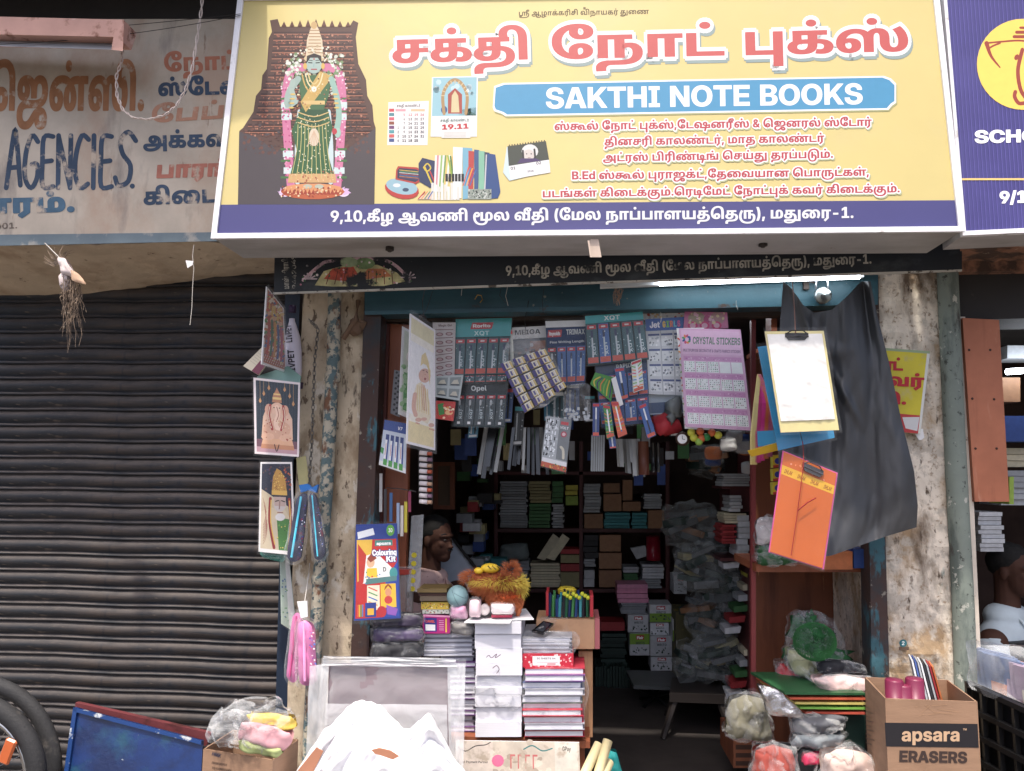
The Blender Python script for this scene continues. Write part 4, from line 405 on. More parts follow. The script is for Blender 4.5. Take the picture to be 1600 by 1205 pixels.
class Pr(MB):
 """flat print on a plane: every shape is given by the direction in which it is seen and lies on the plane"""
 def __init__(s,pl,base=.0003,dz=.000004):
  super().__init__();s.pl=pl;s.z=base;s.dz=dz
 def _z(s):s.z+=s.dz;return s.z
 def poly(s,pts,col):
  z=s._z();vs=[s.pl(x,y,z)for x,y in pts]
  if len(pts)==4:return s.add(vs,[(0,1,2,3)],0,col)
  return s.add(vs,[tuple(t)for t in tessellate_polygon([[V((x,y,0))for x,y in pts]])],0,col)
 def rect(s,x0,y0,x1,y1,col):return s.poly([(x0,y0),(x1,y0),(x1,y1),(x0,y1)],col)
 def disc(s,cx,cy,rx,ry=None,col=(0,0,0),n=14,rot=0):
  ry=ry or rx;ca,sa=math.cos(rot),math.sin(rot);z=s._z()
  pts=[(cx+rx*math.cos(6.2832*i/n)*ca-ry*math.sin(6.2832*i/n)*sa,cy+rx*math.cos(6.2832*i/n)*sa+ry*math.sin(6.2832*i/n)*ca)for i in range(n)]
  return s.add([s.pl(x,y,z)for x,y in pts],[tuple(range(n))],0,col)
 def line(s,pts,wd,col,caps=True,zz=None):
  z=zz or s._z();n=len(pts);L_,R_=[],[]
  ws=wd if isinstance(wd,(list,tuple))else[wd]*n
  for i in range(n):
   a=V(pts[max(i-1,0)]);b=V(pts[min(i+1,n-1)]);d=(b-a);d=d.normalized()if d.length>0 else V((1,0));nn=V((-d.y,d.x))*ws[i]/2
   p=V(pts[i]);L_.append(p+nn);R_.append(p-nn)
  vs=[s.pl(p.x,p.y,z)for p in L_]+[s.pl(p.x,p.y,z)for p in R_]
  s.add(vs,[(i,i+1,n+i+1,n+i)for i in range(n-1)],0,col)
  if caps:
   for k in(0,-1):
    s.z+=s.dz*.3;s.disc(pts[k][0],pts[k][1],ws[k]/2,None,col,8)
  return s
 def curve(s,pts,wd,col,sub=5,caps=True):
  out=[];n=len(pts);P_=[V(p)for p in pts]
  for i in range(n-1):
   a,b,c,d=P_[max(i-1,0)],P_[i],P_[i+1],P_[min(i+2,n-1)]
   for k in range(sub):
    t=k/sub;out.append(.5*((2*b)+(c-a)*t+(2*a-5*b+4*c-d)*t*t+(3*b-a-3*c+d)*t**3))
  out.append(P_[-1]);return s.line([tuple(p)for p in out],wd,col,caps)
 def text(s,t,p0,p1,h,col,outline=None,ow=0,fat=None,skew=0,track=0):
  """baseline from p0 to p1 (seen positions), capital height h, width fitted"""
  sq=seq_of(t);xs=[];x=0
  for g in sq:
   xs.append(x);x+=(.28 if g<0 else glyph(g)[1])+track
  W=x-track;p0=V(p0);p1=V(p1);ex=(p1-p0)/W;ey=V((ex.y,-ex.x)).normalized()*h/.72*(1 if ex.x>0 or abs(ex.x)<1e-6 else 1)
  def to(p,x0):return p0+ex*(p.x+x0+skew*p.y)+ey*p.y
  if outline:
   zb=s.z;s.z+=s.dz*12
   for g,x0 in zip(sq,xs):
    if g<0:continue
    for grp,flat,tris in glyph(g)[0]:
     k=0
     for c in grp:
      pc=[to(p,x0)for p in c];n=len(pc)
      for i in range(n):
       a,b=pc[i],pc[(i+1)%n];d=b-a
       if d.length<1e-4:continue
       d=d.normalized();nn=V((-d.y,d.x));k+=1
       q=[a+nn*ow*.5,a+d*-ow*.5+nn*ow,b+d*ow*.5+nn*ow,b+nn*ow*.5]if False else[a+(nn-d*.55)*ow,b+(nn+d*.55)*ow,b+(-nn+d*.55)*ow,a+(-nn-d*.55)*ow]
       z=zb+s.dz*(1+k%9)
       s.add([s.pl(v_.x,v_.y,z)for v_ in q],[(0,1,2,3)],0,outline)
  for g,x0 in zip(sq,xs):
   if g<0:continue
   for j,(grp,flat,tris)in enumerate(glyph(g)[0]):
    z=s.z+s.dz*(1+j)
    s.add([s.pl(*to(p,x0),z)for p in flat],tris,0,col)
    if fat:
     k=0
     for c in grp:
      pc=[to(p,x0)for p in c];n=len(pc)
      for i in range(n):
       a,b=pc[i],pc[(i+1)%n];d=b-a
       if d.length<1e-4:continue
       d=d.normalized();nn=V((-d.y*fat[0],d.x*fat[1]));k+=1;dd=V((d.x*fat[0],d.y*fat[1]))*.5
       q=[a+nn-dd,b+nn+dd,b-nn+dd,a-nn-dd];z2=s.z+s.dz*(3+k%9)
       s.add([s.pl(v_.x,v_.y,z2)for v_ in q],[(0,1,2,3)],0,col)
  s.z+=s.dz*(14 if fat else 5)
  return s
def speck(pr,x0,y0,x1,y1,n,cols,smin,smax,asp=1,rng=R):
 for _ in range(n):
  x,y,r_=rng.uniform(x0,x1),rng.uniform(y0,y1),rng.uniform(smin,smax)
  pr.z+=0 if _%8 else-pr.dz*7
  pr.disc(x,y,r_*asp,r_,rng.choice(cols),6,rng.random()*3)
# slab seen as a polygon on a plane
def slab(pts,pl,th,name,m,parent=None,**kw):
 b=MB();b.prism([pl(x,y)for x,y in pts],-pl.n*th);return b.build(name,m,parent,**kw)
def pbox(b,x0,y0,x1,y1,Y,dep,m=0,c=None,q=None):
 q=q or[(x0,y1),(x1,y1),(x1,y0),(x0,y0)]
 f=[P(x,y,Y)for x,y in q];return b.hexa(f,[p+V((0,dep,0))for p in f],m,c)
def ridge(p,o=3):return sum((1-2.6*abs(noise.noise(p*2.1**i+V((0,0,9*i)))))*.55**i for i in range(o))-.6
def bag(b,pts,Y,dep,amp=.01,n=10,m=0,c=None,seed=0,cr=1):
 """pillow between four seen corners (TL, TR, BR, BL), puffed by dep in front of and behind Y"""
 tl,tr,br,bl=[P(x,y,Y)for x,y in pts]
 for sg in(-1,1):
  def fn(u,v,sg=sg):
   cx,cy=2*u-1,2*v-1;u,v=.5+cx*(1-.26*cy*cy)**.5/2,.5+cy*(1-.26*cx*cx)**.5/2
   p=(tl*(1-u)+tr*u)*(1-v)+(bl*(1-u)+br*u)*v
   e=(max(0,1-(2*u-1)**4)*max(0,1-(2*v-1)**4))**.5
   q=ridge(p*13+V((seed,sg,0)))*.8 if cr else noise.fractal(p*11+V((seed,sg,0)),.9,2.0,3)
   return p+V((amp*.6*noise.noise(p*20+V((0,seed,5))),sg*dep*e+amp*q*(.25+e)*1.4,amp*.6*noise.noise(p*20+V((seed,3,0)))))
  b.grid(fn,n,n,m,c)
 return b
# ================================================================ SETTING
PLASTER=mat('old_plaster',(196,178,150),.85,layers=(((150,128,100),5,.5,.62,(1,1,.5)),((74,62,52),9,.6,.68,(1.4,1,.45)),((110,92,74),34,.58,.64,(1,1,.5)),((214,204,186),7,.6,.64,(1,1,.6)),((92,128,128),6,.7,.74,(1,1,.3))),bump=.7,bs=22,var=.2,bdist=.006)
PLASTER2=mat('flaking_plaster',(222,210,192),.85,layers=(((168,140,106),4.5,.5,.6,(1,1,.5)),((190,180,165),12,.5,.6),((112,94,76),4,.56,.68,(1.5,1,.6)),((96,80,66),22,.6,.68,(1.6,1,.6)),((150,128,104),48,.56,.68),((58,48,42),13,.68,.71,(1.6,1,.5)),((120,150,146),5,.7,.75,(1,1,.3))),bump=.8,bs=20,var=.18,bdist=.008)
TEAL=mat('peeling_teal_paint',(58,104,116),.65,layers=(((70,50,44),8,.42,.46,(1,1,.35)),((150,140,124),22,.64,.68),((36,58,66),4,.52,.7)),bump=.5,bs=30)
TEALB=mat('teal_beam_paint',(48,88,100),.5,layers=(((30,56,66),3,.5,.7,(.3,1,1)),((120,122,112),30,.68,.7),((70,52,44),10,.64,.7)),bump=.3,bs=24)
PIPEL=mat('rusty_blue_pipe',(84,104,106),.8,layers=(((168,160,140),26,.46,.52),((110,74,52),14,.56,.62,(1,1,.5)),((50,66,74),40,.6,.64)),bump=.6,bs=60)
PIPER=mat('green_grey_pipe',(120,130,120),.75,layers=(((88,98,92),10,.5,.6,(1,1,.3)),((60,52,46),9,.56,.64,(1,1,.4)),((70,74,68),40,.6,.66),((176,176,164),20,.62,.66)),bump=.4,bs=40)
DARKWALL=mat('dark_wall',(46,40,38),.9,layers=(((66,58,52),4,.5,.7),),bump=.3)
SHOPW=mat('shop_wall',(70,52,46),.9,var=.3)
SOFFIT=mat('soffit_concrete',(192,172,146),.9,layers=(((150,124,98),3,.5,.72),((110,92,76),18,.64,.7),((210,186,156),6,.6,.7)),bump=.5,bs=16)
SHUT=mat('shutter_paint',(34,38,44),.65,layers=(((72,62,56),6,.46,.68,(.25,1,3)),((88,78,70),30,.62,.7,(.5,1,2)),((26,34,44),9,.56,.68,(1.6,1,.25)),((66,56,50),2.2,.54,.8,(1,1,.6)),((92,62,48),5,.64,.7,(.3,1,2)),((40,58,80),4,.55,.75,(.4,1,2))),dust=((108,98,92),.1,1.2),bump=.15,bs=60,spec=.35)
NAVY=mat('navy_steel',(28,42,62),.5,layers=(((60,54,50),8,.6,.7),),bump=.2)
WOODO=mat('orange_shellacked_wood',(150,82,52),.45,layers=(((110,56,36),3,.5,.75,(4,4,.3)),((90,50,34),20,.68,.72)),bump=.1,st=(4,4,.4))
WOODD=mat('dark_red_wood',(88,40,34),.5,layers=(((50,26,24),4,.5,.7,(3,3,.3)),),bump=.1)
WOODB=mat('brown_ply',(122,66,40),.55,layers=(((84,42,26),4,.5,.7,(3,3,.3)),((170,122,80),9,.66,.69,(3,3,.25))),bump=.15)
STEEL=mat('steel',(170,172,175),.3,1,var=.1)
BLACK=mat('black_plastic',(20,20,22),.4,var=.1)
WHITE=mat('white_paper',(222,222,224),.7,var=.04)
WIRE=mat('dark_wire',(40,38,38),.5)
STRING=mat('pale_string',(190,184,176),.8)
ASPH=mat('asphalt',(84,80,76),.9,layers=(((110,104,98),8,.5,.7),),bump=.4,bs=60)

b=MB();b.add([(-60,-40,0),(60,-40,0),(60,14,0),(-60,14,0)],[(0,1,2,3)]);b.build('street',ASPH,kind='structure')
b=MB();b.box((0,-.25,.06),(14,1.1,.12));b.build('pavement',mat('paving',(128,122,114),.9,bump=.3,bs=30),kind='structure')

# ---- shop interior
XL=P(600,700,.15).x-.12;XR=P(1362,700,.15).x+.04;FZ=.16;CZ=2.42;YB=3.05
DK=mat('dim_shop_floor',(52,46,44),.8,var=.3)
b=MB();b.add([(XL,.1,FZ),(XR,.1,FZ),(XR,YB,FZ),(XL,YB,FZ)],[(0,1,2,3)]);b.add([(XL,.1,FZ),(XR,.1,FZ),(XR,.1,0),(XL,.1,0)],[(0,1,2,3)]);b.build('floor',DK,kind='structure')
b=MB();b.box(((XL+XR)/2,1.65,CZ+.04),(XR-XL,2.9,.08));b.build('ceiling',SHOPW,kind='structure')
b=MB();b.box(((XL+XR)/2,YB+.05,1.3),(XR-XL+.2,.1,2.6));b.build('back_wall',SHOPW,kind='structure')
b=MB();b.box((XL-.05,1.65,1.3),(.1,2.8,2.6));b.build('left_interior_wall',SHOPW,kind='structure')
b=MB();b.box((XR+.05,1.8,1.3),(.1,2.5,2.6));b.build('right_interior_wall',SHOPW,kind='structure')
t=thing('tube_light','lit white tube light inside the shop near the ceiling, above the pink toy glasses','light fixture',P(1095,484,.75))
b=MB();b.tube([P(960,492,.75),P(1122,483,.75)],.014,10);b.build('tube',mat('inner_tube',(255,255,255),emit=((236,244,255),16)),t,smooth=True)
# wall mass above the openings
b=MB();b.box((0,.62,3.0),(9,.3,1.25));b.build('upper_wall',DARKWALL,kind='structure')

b=MB();b.box((-3.4+(XL+3.4-.12)/2-.0,.55,1.5),(XL+3.4-.12,.3,3));b.build('shop_divider_wall',DARKWALL,kind='structure')

# ---- rolling shutter
YS=.12
x0,x1=P(-110,700,YS).x,P(457,700,YS).x
sh=thing('rolling_shutter','closed dark navy rolling steel shutter of horizontal slats, dusty and rusty','shutter',((x0+x1)/2,YS,.1))
H=.0715;zt=pz(300,425,YS);prof=[]
for i in range(9):
 a=math.pi*i/8;prof.append((-.019*math.sin(a)**.8,-H*.78*i/8))
prof+=[(-.001,-H*.80),(-.0135,-H*.86),(-.015,-H*.95),(.001,-H*.99)]
proto=None;k=0
while zt-H*(k+1)>.1:
 if proto is None:
  b=MB();n=len(prof);nx=24;vs=[]
  for i in range(nx+1):
   x=x0+(x1-x0)*i/nx
   for(py,pz_)in prof:vs.append((x,YS+py+.0012*math.sin(i*2.1),zt+pz_+.0016*math.sin(i*.8)))
  b.add(vs,[(i*n+j,(i+1)*n+j,(i+1)*n+j+1,i*n+j+1)for i in range(nx)for j in range(n-1)])
  o=proto=b.build('slat',SHUT,sh,smooth=True)
 else:
  o=proto.copy();C.objects.link(o)
 o.location.z=proto.location.z-H*k;o.location.y=proto.location.y+R.uniform(-.0015,.0015);o.location.x=proto.location.x-(k%5)*.004;k+=1
b=MB();b.hexa([P(428,1205,.06),P(452,1205,.06),P(452,900,.06),P(436,900,.06)],[P(428,1205,.13),P(452,1205,.13),P(452,900,.13),P(436,900,.13)])
b.hexa([P(436,900,.065),P(452,900,.065),P(470,430,.065),P(446,430,.065)],[P(436,900,.13),P(452,900,.13),P(470,430,.13),P(446,430,.13)])
b.hexa([P(424,1270,.062),P(452,1270,.062),P(452,1206,.062),P(428,1206,.062)],[P(424,1270,.13),P(452,1270,.13),P(452,1206,.13),P(428,1206,.13)])
b.build('guide_rail',NAVY,sh)

# ---- left masonry pier and pipe
def rough_wall(name,q,Y,dep,m,label,cat,nu=14,nv=60,amp=.006,bulge=0):
 b=MB();tl,tr,br,bl=[P(x,y,Y)for x,y in q]
 def fn(u,v):
  p=(tl*(1-u)+tr*u)*(1-v)+(bl*(1-u)+br*u)*v
  e=min(1,8*min(u,1-u))
  return p+V((0,amp*(noise.fractal(p*7,.6,2,5))+(1-e)*.012-bulge*math.sin(u*3.14),0))
 b.grid(fn,nu,nv);back=[tl+V((0,dep,0)),tr+V((0,dep,0)),br+V((0,dep,0)),bl+V((0,dep,0))]
 f0=fn(0,0),fn(1,0),fn(1,1),fn(0,1)
 b.add(list(f0)+back,[(0,4,5,1),(1,5,6,2),(2,6,7,3),(3,7,4,0)])
 return b.build(name,m,label=label,cat=cat,smooth=False)
rough_wall('masonry_pier',[(474,405),(580,405),(556,1290),(440,1290)],.01,.55,PLASTER,'narrow peeling beige plaster pier with teal paint traces between shutter and shop door','pillar')
b=MB();b.tube([P(524,400,-.04),P(521,560,-.04),P(510,760,-.042),P(500,900,-.04),P(487,1100,-.04),P(478,1290,-.04)],.0285,16)
for y in(590,905):b.lathe(P(520 if y<700 else 500,y,-.04),(0,0,1),[(.029,-.02),(.034,-.015),(.034,.015),(.029,.02)],16)
b.build('drain_pipe',PIPEL,label='rusty speckled blue grey vertical pipe on the beige pier beside the shutter',cat='pipe',smooth=True)
b=MB();b.tube([P(560,470,-.005),P(556,500,-.03),P(536,530,-.03)],.012,6);b.ball(P(556,512,-.01),(.035,.02,.04),amp=.02,fr=20);b.build('brick_rubble',mat('rubble',(110,84,64),.9,bump=.8,bs=40),label='broken brown brick stub sticking out at the top of the left beige pier',cat='brick')

# ---- door frame: two jambs and the lintel
df=thing('door_frame','teal painted steel door frame with flaking paint around the shop opening','door frame',P(980,470,0))
for q in([(570,450),(597,450),(566,1290),(538,1290)],[(1352,425),(1372,425),(1396,1290),(1366,1290)]):
 b=MB();f=[P(x,y,-.005)for x,y in q];g=[p+V((0,.1,0))for p in f];b.hexa(f[::-1],g[::-1]);b.build('jamb',TEAL,df)
b=MB();f=[P(570,492,-.012),P(1372,476,-.012),P(1372,418,-.012),P(570,440,-.012)];b.hexa(f,[p+V((0,.1,0))for p in f])
b.hexa([P(570,492,-.03),P(1372,476,-.03),P(1372,470,-.03),P(570,486,-.03)],[P(570,492,-.013),P(1372,476,-.013),P(1372,470,-.013),P(570,486,-.013)])
b.build('lintel',TEALB,df)
# ragged timber behind the lintel
b=MB();f=[P(590,503,.12),P(1362,492,.12),P(1362,440,.12),P(590,455,.12)];b.hexa(f,[p+V((0,.05,0))for p in f]);b.build('inner_lintel',mat('cracked_wood',(70,58,50),.9,bump=.5),df)

# ---- right pier, return, pipe, edge board
rough_wall('masonry_pier',[(1364,395),(1482,395),(1512,1290),(1392,1290)],.0,.6,PLASTER2,'white plaster pier with brown grime and flaking patches between the two shops','pillar',amp=.012)
b=MB();b.tube([P(1479,395,-.02),P(1484,520,-.02),P(1493,720,-.02),P(1505,950,-.02),P(1517,1290,-.02)],.039,18);b.build('drain_pipe',PIPER,label='thick green grey vertical pipe at the right edge of the white plaster pier',cat='pipe',smooth=True)
b=MB();f=[P(1532,1290,-.01),P(1545,1290,-.01),P(1508,495,-.01),P(1499,495,-.01)];b.hexa(f,[p+V((0,.08,0))for p in f]);b.build('frame_board',mat('cream_wood',(206,194,178),.7,layers=(((120,90,70),16,.6,.66),)),label='thin cream wooden edge strip beside the green grey pipe',cat='board')
b=MB();f=[P(1306,1150,.62),P(1364,1150,.3),P(1362,860,.3),P(1304,800,.62)];g=[p+V((.05,.02,0))for p in f];b.hexa(f,g);b.build('masonry_return',PLASTER2,label='stained plaster side face inside the shop door, right of the brown cabinet',cat='wall')

# ---- upper left: soffit slab, canopy, painted board
b=MB();fr=[(-90,384),(60,383),(180,381),(300,379),(380,378),(432,377)];rr=[(-90,471),(60,469),(150,466),(240,452),(330,440),(432,430)]
def sof(u,v):
 i=min(int(u*5),4);t=u*5-i
 a=P(fr[i][0]*(1-t)+fr[i+1][0]*t,fr[i][1]*(1-t)+fr[i+1][1]*t,-.34)
 c=P(rr[i][0]*(1-t)+rr[i+1][0]*t,rr[i][1]*(1-t)+rr[i+1][1]*t,.16)
 p=a*(1-v)+c*v;return p+V((0,0,.006*noise.fractal(p*9,.6,2,4)))
b.grid(sof,40,16)
f=[P(-90,470,.16),P(432,430,.16),P(432,300,.16),P(-90,300,.16)];b.hexa(f,[p+V((0,.08,0))for p in f])
b.build('concrete_soffit',SOFFIT,label='rough beige concrete ledge underside above the dark shutter',cat='ledge')

BD=PL(P(0,380,-.36),P(400,372,-.36),P(0,40,-.40))
BOARD=mat('old_board_paint',(184,172,156),.8,layers=(((176,152,132),3,.5,.66,(1,1,.7)),((112,106,104),3,.54,.75,(2,1,.6)),((128,100,82),12,.66,.74,(2,1,.4))),bump=.12,bs=20,var=.15)
sb=thing('painted_signboard','old hand painted cream signboard with faded orange and navy Tamil lettering and AGENCIES','signboard',BD(200,383,-.02))
slab([(-90,383),(420,372),(420,30),(-90,30)],BD,.03,'board',BOARD,sb)
TB=mat('faded_blue_trim',(100,116,126),.75,layers=(((150,150,146),12,.55,.65),))
slab([(-90,386),(420,375),(420,362),(-90,368)],PL(P(0,380,-.365),P(400,372,-.365),P(0,40,-.405)),.0046,'bottom_trim',TB,sb)
p=Pr(BD,.0006);NV=(62,78,100);OR=(158,108,74);RB=(172,108,92)
def AG(ch,x,y,w_,h,wd,c):
 S={'A':[[(0,1),(.45,0),(.6,0),(.85,.95)],[(.15,.62),(.75,.6)]],'G':[[(.85,.12),(.5,0),(.15,.35),(.1,.8),(.45,1),(.8,.8),(.8,.55),(.5,.55)]],'E':[[(.8,.02),(.2,.04),(.1,.5),(.12,.97),(.8,.97)],[(.15,.5),(.7,.48)]],
  'N':[[(.08,1),(.12,0)],[(.12,.02),(.8,.98)],[(.8,1),(.86,0)]],'C':[[(.9,.08),(.5,0),(.15,.35),(.1,.75),(.4,1),(.85,.92)]],'I':[[(.4,0),(.3,1)]],'S':[[(.95,.15),(.6,-.02),(.25,.15),(.35,.4),(.7,.62),(.6,.92),(.15,1),(0,.85)]]}
 for s_ in S[ch]:p.curve([(x+a*w_,y+b_*h)for a,b_ in s_],wd,c,4)
x=10
for ch,w_ in zip('AGENCIES',(26,27,24,26,26,13,24,34)):
 AG(ch,x,212-(4 if ch=='S' else 0),w_,82,7.5,NV);x+=w_+.6
p.disc(207,291,4,col=NV)
p.text('old1',(-58,172),(226,172),66,OR,skew=.06,fat=(1.2,1.6))
p.text('old2',(256,112),(372,108),26,(176,112,88),fat=(.7,.7))
p.text('old3',(247,150),(470,144),25,NV,fat=(.8,.8));p.text('old4',(234,192),(424,180),25,(176,128,104),fat=(.7,.7),skew=.15)
p.text('old5',(224,232),(440,226),24,NV,fat=(.7,.7));p.text('old6',(243,278),(440,272),24,RB,fat=(1.2,1.2),skew=.1);p.text('old7',(224,320),(450,312),25,NV,fat=(.7,.7))
p.text('old8',(-62,334),(118,330),27,(74,104,128),fat=(1.6,1.6));p.text('625001.',(-38,359),(28,357),9,(110,100,92))
p.build('lettering',INKW,sb)
# dark wall band, canopy and lamp bracket above
b=MB();b.prism([P(-90,48,-.33),P(420,36,-.33),P(420,-120,-.33),P(-90,-120,-.33)],(0,.4,0));b.build('upper_parapet',mat('dark_band_wall',(52,50,50),.9,layers=(((70,90,92),3,.6,.75,(.4,1,1)),)),label='dark wall band above the old painted signboard',cat='wall')  # plain dark grey band with faint teal streaks
b=MB();zz=pz(100,-30,-.4)
b.grid(lambda u,v:V((-3.2+2.0*u,-.33-.46*v,zz+.012*math.sin(u*60)-.03*v)),90,6);b.grid(lambda u,v:V((-3.2+2.0*u,-.33-.46*v,zz+.004+.012*math.sin(u*60)-.03*v)),90,6)  # overhang lengthened above the view to shade the top of the board
b.build('tin_canopy',mat('dark_tin',(60,56,54),.6,.3),label='dark corrugated tin canopy over the old painted board',cat='canopy')
lb=thing('lamp_batten','pinkish rusty metal tube light batten with grey reflector above the old board','light fixture',P(90,70,-.5))
b=MB();f=[P(-90,52,-.62),P(184,58,-.62),P(193,31,-.62),P(-90,24,-.62)];b.hexa(f,[q+V((0,.09,0))for q in f]);b.hexa([P(174,78,-.625),P(192,80,-.625),P(194,31,-.625),P(182,31,-.625)],[P(174,78,-.54),P(192,80,-.54),P(194,31,-.54),P(182,31,-.54)])
b.build('housing',mat('rusty_pink_paint',(196,150,136),.7,layers=(((120,70,50),10,.55,.65),((220,190,180),8,.6,.7))),lb)
b=MB();b.add([P(-90,70,-.60),P(180,78,-.60),P(178,58,-.55),P(-90,52,-.55),P(-90,70,-.45),P(180,78,-.45)],[(0,1,2,3),(3,2,5,4)]);b.build('reflector',mat('grey_enamel',(140,142,146),.5),lb)
# twisted white flex and two thin black wires
pts=[(318,-20),(314,20),(308,60),(300,110),(290,140),(276,165),(258,180),(232,187),(208,184),(192,172),(183,150),(182,120),(190,95),(192,60)]
cv=[]
for i in range(len(pts)-1):
 for t in range(12):cv.append((pts[i][0]+(pts[i+1][0]-pts[i][0])*t/12,pts[i][1]+(pts[i+1][1]-pts[i][1])*t/12))
b=MB()
for s_ in(0,math.pi):
 b.tube([P(x_+1.6*math.cos(i*.55+s_),y_,-.5)+V((0,.004*math.sin(i*.55+s_),0))for i,(x_,y_)in enumerate(cv)],.0026,5)
b.build('twisted_cable',mat('white_flex',(216,200,190),.6),label='twisted white twin flex looping down in front of the old painted board',cat='cable')
def sag(a,c,ya,yc,s_,n=16):return[P(a[0]+(c[0]-a[0])*i/n,a[1]+(c[1]-a[1])*i/n+s_*4*(i/n)*(1-i/n),ya+(yc-ya)*i/n)for i in range(n+1)]
for(a,c,s_,lb_)in(((-20,55),(376,22),3,'upper thin black wire stretched over the old board to the yellow sign'),((-20,70),(376,24),9,'lower thin black wire sagging across the old painted board')):
 b=MB();b.tube(sag(a,c,-.62,-.52,s_),.0016,4);b.build('wire',WIRE,label=lb_,cat='wire')

# ---- main signboard (a lit box leaning back a little)
S0,S1=P(333,371,-.56),P(1503,361,-.56);SG=PL(S0,S1,P(376,-2,-.5))
ms=thing('shop_signboard','large yellow and navy shop signboard reading SAKTHI NOTE BOOKS over the shop door','signboard',SG(918,366,-.1))
YEL=mat('yellow_flex',(200,182,112),.45,var=.05,vs=2,spec=.5,bump=.12,bs=2.5,bdist=.01,layers=(((194,178,120),2.5,.5,.8),))
NVY=mat('navy_flex',(62,60,118),.42,var=.05,vs=3,spec=.5)
GREYM=mat('grey_sheet',(178,176,176),.5,layers=(((150,146,142),4,.5,.7,(.3,1,1)),((130,96,70),24,.7,.73)),bump=.05)
WHM=mat('white_aluminium',(226,226,230),.4,layers=(((180,176,172),14,.6,.7),))
TLx,TRx=(378,-30),(1461,-34)
q=[(333,372),(1503,361),TRx,TLx]
b=MB();f=[SG(x,y,-.004)for x,y in q];bk=[v_-SG.n*.26 for v_ in f]
bk[0].z=bk[1].z=f[0].z+.0;bk[0].z=f[0].z;bk[1].z=f[1].z;b.hexa(f,bk);b.build('box',GREYM,ms)
slab([(338,322),(1498,315),(1459,-30),(379,-28)],SG,.003,'yellow_face',YEL,ms)
slab([(336,366),(1499,357),(1494,313),(341,320)],PL(S0+SG.n*.001,S1+SG.n*.001,P(376,-2,-.5)+SG.n*.001),.003,'navy_band',NVY,ms)
def rail(pts,nm='frame_rail'):
 b=MB();b.prism([SG(x,y,.009)for x,y in pts],-SG.n*.012);return b.build(nm,WHM,ms)
rail([(331,374),(1505,363),(1504,355),(332,366)]);rail([(332,366),(340,366),(385,-30),(376,-30)]);rail([(1504,355),(1496,355),(1454,-30),(1463,-30)]);rail([(378,2),(1462,-13),(1462,-28),(378,-12)])
p=Pr(SG,.0003)
# temple tower picture
gop=[(372,320),(374,205),(380,200),(396,175),(400,150),(408,140),(410,118),(417,108),(420,60),(425,50),(422,32),(434,30),(438,42),(546,42),(552,32),(560,36),(556,58),(560,100),(572,125),(574,150),(582,165),(584,190),(587,200),(585,320)]
TW=[(130,70,52),(166,96,72),(84,46,38),(190,128,100),(60,36,34),(150,84,62)]
p.poly(gop,(92,62,52))
def lerpt(t_,y):
 for(a,c),(d,e)in zip(t_,t_[1:]):
  if y<=d:return c+(e-c)*max(0,y-a)/(d-a)
 return t_[-1][1]
def gx(y):return lerpt([(50,424),(108,419),(150,402),(175,397),(205,376),(320,372)],y),lerpt([(50,554),(100,558),(150,572),(190,582),(205,587),(320,585)],y)
for i in range(17):
 y=50+i*9.6;a,c=gx(y);p.rect(a+4,y,c-4,y+2.2,(66,40,38));p.rect(a+4,y+3.2,c-4,y+4.6,(176,112,86))
 speck(p,a+8,y+4,c-6,y+9.4,80,TW,.6,1.9)
for i in range(9):p.poly([(440+i*12.5,42),(444+i*12.5,30+abs(4-i)),(448+i*12.5,42)],(100,56,46))
p.poly([(372,320),(374,206),(400,214),(430,236),(540,236),(570,214),(587,200),(585,320)],(78,70,74))
speck(p,380,196,580,240,240,[(110,68,56),(92,60,54),(78,70,74)],1,3)
# garlanded deity figure
speck(p,440,100,540,150,170,[(232,232,220),(206,214,196),(150,160,130)],1,3)
p.poly([(478,88),(480,62),(486,44),(492,34),(498,46),(504,64),(505,88)],(226,206,172))
for y in range(48,88,5):p.line([(481+(88-y)*.06,y),(503-(88-y)*.06,y)],1.2,(160,116,70),False)
p.disc(491,40,5,6,(206,170,110));p.disc(491,92,16,7,(220,196,150))
for sx in(-1,1):
 gx0=491+sx*44
 p.curve([(491+sx*18,106),(491+sx*36,112),(gx0,150),(491+sx*42,210),(491+sx*36,292)],13,(214,120,160),4)
 for yy in(160,178,236,262):p.rect(gx0-8+sx*(-(yy-150)*.04),yy,gx0+8-sx*((yy-150)*.04),yy+10,(206,226,226))
 for yy in(153,173,232,250,276):p.rect(gx0-8,yy,gx0+7,yy+3.4,(66,120,60))
 for _ in range(90):
  yy=R.uniform(112,286);xx=gx0+R.uniform(-7,7)-sx*max(0,yy-160)*.05-sx*max(0,125-yy)*.6
  p.z-=p.dz if _%6 else 0;p.disc(xx,yy,1.5,1.5,R.choice([(226,140,180),(250,220,232),(190,70,130)]),6)
 p.curve([(491+sx*22,175),(491+sx*26,230),(491+sx*26,285)],8,(200,220,224),4)
 p.disc(491+sx*46,302,9,6,(236,214,240));[p.poly([(491+sx*46,306),(491+sx*46+12*math.cos(a_),302-10*math.sin(a_)),(491+sx*46+8*math.cos(a_+.5),302-8*math.sin(a_+.5))],(220,180,226))for a_ in(0,.7,1.4,2.1,2.8)]
speck(p,448,84,470,124,60,[(236,236,226),(206,214,196),(120,150,100)],1.2,3);speck(p,512,84,536,124,60,[(236,236,226),(206,214,196),(120,150,100)],1.2,3);speck(p,468,70,514,96,40,[(236,232,210),(190,170,130)],1,2.4)
p.disc(489,300,50,12,(196,92,50));p.disc(489,296,47,9,(226,150,96))
for i in range(15):p.poly([(444+i*6,304),(448+i*6,296),(451+i*6,305)],(170,60,36))
p.poly([(470,170),(512,170),(520,200),(512,240),(524,280),(452,280),(464,235),(456,205)],(50,100,56))
